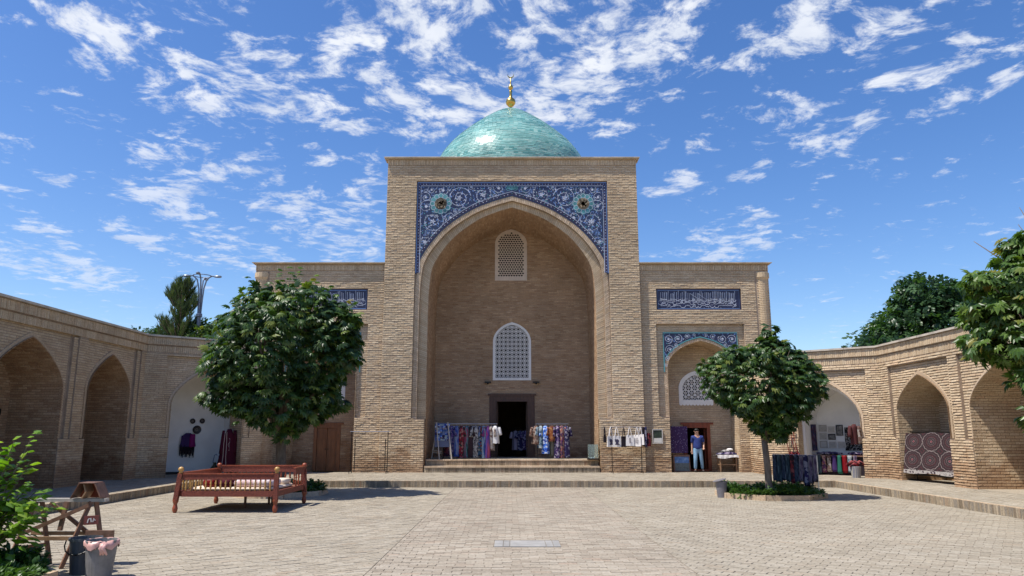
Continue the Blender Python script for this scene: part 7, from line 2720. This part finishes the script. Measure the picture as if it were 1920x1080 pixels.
# faint blue scrawl on the plaster of the left niche
FSc = Frame(FBL(3.33, .62, -2.1 + .004), FBL.U, FBL.V, FBL.N)
m = MB()
m.ribbon(FSc, [(0, 0), (.02, .16), (.05, .30), (.12, .34), (.15, .28)], .035, 0)
m.ribbon(FSc, [(.24, .30), (.20, .24), (.24, .18), (.30, .22), (.29, .34), (.33, .24)], .02, .001)
m.build('scrawl', M('blue_grey_scrawl', (.22, .24, .34), .9), bpy.data.objects['arcade'])

# ------------------------------------------------------------------ the man in the doorway
def skin_mesh(name, V, E, Rr, mt, sub=2, root_i=0):
    me = bpy.data.meshes.new('skeleton')
    me.from_pydata([tuple(v) for v in V], E, [])
    ob = bpy.data.objects.new('skeleton', me)
    COL.objects.link(ob)
    md = ob.modifiers.new('skin', 'SKIN')
    md.use_smooth_shade = True
    sv = me.skin_vertices[0].data
    for i, r_ in enumerate(Rr):
        sv[i].radius = (r_, r_) if not isinstance(r_, tuple) else r_
        sv[i].use_root = (i == root_i)
    sb_ = ob.modifiers.new('sub', 'SUBSURF')
    sb_.levels = sub
    sb_.render_levels = sub
    dg = bpy.context.evaluated_depsgraph_get()
    dg.update()
    out = bpy.data.meshes.new_from_object(ob.evaluated_get(dg))
    out.name = name
    bpy.data.objects.remove(ob)
    out.materials.clear()
    out.materials.append(mt)
    out.polygons.foreach_set('use_smooth', [True] * len(out.polygons))
    return out


MT_SKIN = M('skin', (.47, .27, .185), .55)
MT_HAIR = M('black_hair', (.012, .010, .009), .6)
MT_SHIRT = M('dark_blue_polo', (.018, .036, .17), .85, noise=.2, nscale=14)
MT_JEANS = M('light_blue_jeans', (.19, .33, .47), .85, noise=.25, nscale=7)
MT_SHOE = M('dark_brown_shoe', (.035, .022, .018), .5)
PP = Vector((7.78, 32.0, PZ))
man = root('person', PP, 'man in a dark blue polo shirt and pale jeans stepping out of the open door', 'person')
man.rotation_euler = (0, 0, -.12)
sk = [(0, 0, .95), (0, 0, 1.12), (0, .01, 1.32), (0, .01, 1.46), (-.005, -.005, 1.53), (-.015, -.02, 1.60), (-.02, -.02, 1.68),          # 0-6 spine, head
      (-.095, 0, .90), (-.115, -.09, .50), (-.125, -.02, .09), (-.15, -.19, .045),                                                     # 7-10 left leg
      (.095, 0, .90), (.135, .0, .50), (.175, .10, .09), (.205, -.06, .045),                                                           # 11-14 right leg
      (-.18, .01, 1.415), (-.225, .06, 1.14), (-.235, .0, .90), (-.235, -.03, .83),                                                     # 15-18 left arm
      (.18, .01, 1.415), (.265, .06, 1.16), (.235, -.12, .98), (.215, -.19, .955),                                                     # 19-22 right arm
      (-.045, -.135, 1.655)]                                                                                                         # 23 nose
ed = [(0, 1), (1, 2), (2, 3), (3, 4), (4, 5), (5, 6), (0, 7), (7, 8), (8, 9), (9, 10), (0, 11), (11, 12), (12, 13), (13, 14), (3, 15), (15, 16), (16, 17), (17, 18), (3, 19), (19, 20), (20, 21), (21, 22), (5, 23)]
ra = [(.15, .11), (.145, .105), (.16, .115), (.10, .08), .056, (.075, .085), (.078, .095), .085, .056, .036, .02, .085, .056, .036, .02, .062, .043, .030, .030, .062, .043, .030, .030, .012]
fingers = []
for (h, d) in ((18, Vector((-.01, -.03, -1))), (22, Vector((-.25, -1, -.35)))):
    d.normalize()
    sd = d.cross(Vector((0, 1, .2) if h == 18 else (0, 0, 1))).normalized()
    for q, (o_, l_) in enumerate(((-.028, .075), (-.010, .085), (.010, .08), (.028, .065), (-.045, .05))):
        b0 = len(sk)
        hp = Vector(sk[h])
        a1 = hp + sd * o_ * .8 + d * (.02 if q < 4 else -.01)
        a2 = a1 + (d + sd * (o_ * 3 if q < 4 else -.7)).normalized() * l_ * .6
        a3 = a2 + (d + Vector((0, -.5, -.4))).normalized() * l_ * .5
        sk += [tuple(a1), tuple(a2), tuple(a3)]
        ra += [.011, .010, .008]
        ed += [(h, b0), (b0, b0 + 1), (b0 + 1, b0 + 2)]
body_o = link('body', skin_mesh('body', sk, ed, ra, MT_SKIN), man)
sh_v = [(0, 0, .86), (0, 0, 1.08), (0, .01, 1.32), (0, .01, 1.43), (-.19, .01, 1.415), (-.223, .055, 1.17), (.19, .01, 1.415), (.258, .055, 1.19), (0, .01, 1.505)]
link('shirt', skin_mesh('shirt', sh_v, [(0, 1), (1, 2), (2, 3), (3, 4), (4, 5), (3, 6), (6, 7), (3, 8)], [(.20, .155), (.195, .15), (.20, .148), (.14, .105), .088, .068, .088, .068, (.082, .078)], MT_SHIRT), man)
jn = [(0, 0, 1.06), (0, 0, .95), (-.10, 0, .86), (-.117, -.09, .50), (-.127, -.01, .10), (.10, 0, .86), (.137, .0, .50), (.177, .11, .10)]
link('jeans', skin_mesh('jeans', jn, [(0, 1), (1, 2), (2, 3), (3, 4), (1, 5), (5, 6), (6, 7)], [(.165, .12), (.17, .125), .108, .078, .066, .108, .078, .066], MT_JEANS), man)
for sgn, (a, b) in enumerate((((-.125, -.01, .055), (-.155, -.20, .04)), ((.175, .11, .055), (.208, -.075, .04)))):
    link('shoe', skin_mesh('shoe', [a, tuple((Vector(a) + Vector(b)) / 2), b], [(0, 1), (1, 2)], [(.066, .06), (.064, .052), (.056, .04)], MT_SHOE), man)
hm = MB()
hv = []
for i in range(7):
    t_ = i / 6 * PI / 2
    for j in range(16):
        a = 2 * PI * j / 16
        lift = .03 * (1 if math.sin(a) < -.3 else 0)
        hv.append((-.02 + .098 * math.cos(t_) * math.cos(a), -.005 + .112 * math.cos(t_) * math.sin(a), 1.690 + lift * (1 - i / 6) + .085 * math.sin(t_) - (.05 if i == 0 and math.sin(a) > .2 else 0)))
hm.add(hv, [(i * 16 + j, i * 16 + (j + 1) % 16, (i + 1) * 16 + (j + 1) % 16, (i + 1) * 16 + j) for i in range(6) for j in range(16)])
link('hair', hm.mesh('hair', MT_HAIR, None, True), man)
fm_ = MB()
for x in (-.062, -.002):
    fm_.box((x, -.108, 1.672), (.018, .010, .007))
    fm_.box((x, -.110, 1.692), (.030, .008, .005))
fm_.box((-.034, -.110, 1.612), (.04, .010, .006))
link('eyes_and_brows', fm_.mesh('eyes', MT_HAIR), man)
for x in (-.105, .068):
    e_ = MB()
    e_.lathe([(.006, -.02), (.018, -.008), (.018, .012), (.006, .026)], (x, .0, 1.655), 8)
    link('ear', e_.mesh('ear', MT_SKIN, None, True), man)
cl_ = MB()
cl_.tube([(.085 * math.cos(a), .012 + .075 * math.sin(a), 1.487 + .018 * math.sin(a)) for a in np.linspace(-PI * .38, PI * 1.38, 14)], .016, 6)
link('collar', cl_.mesh('collar', MT_SHIRT, None, True), man)
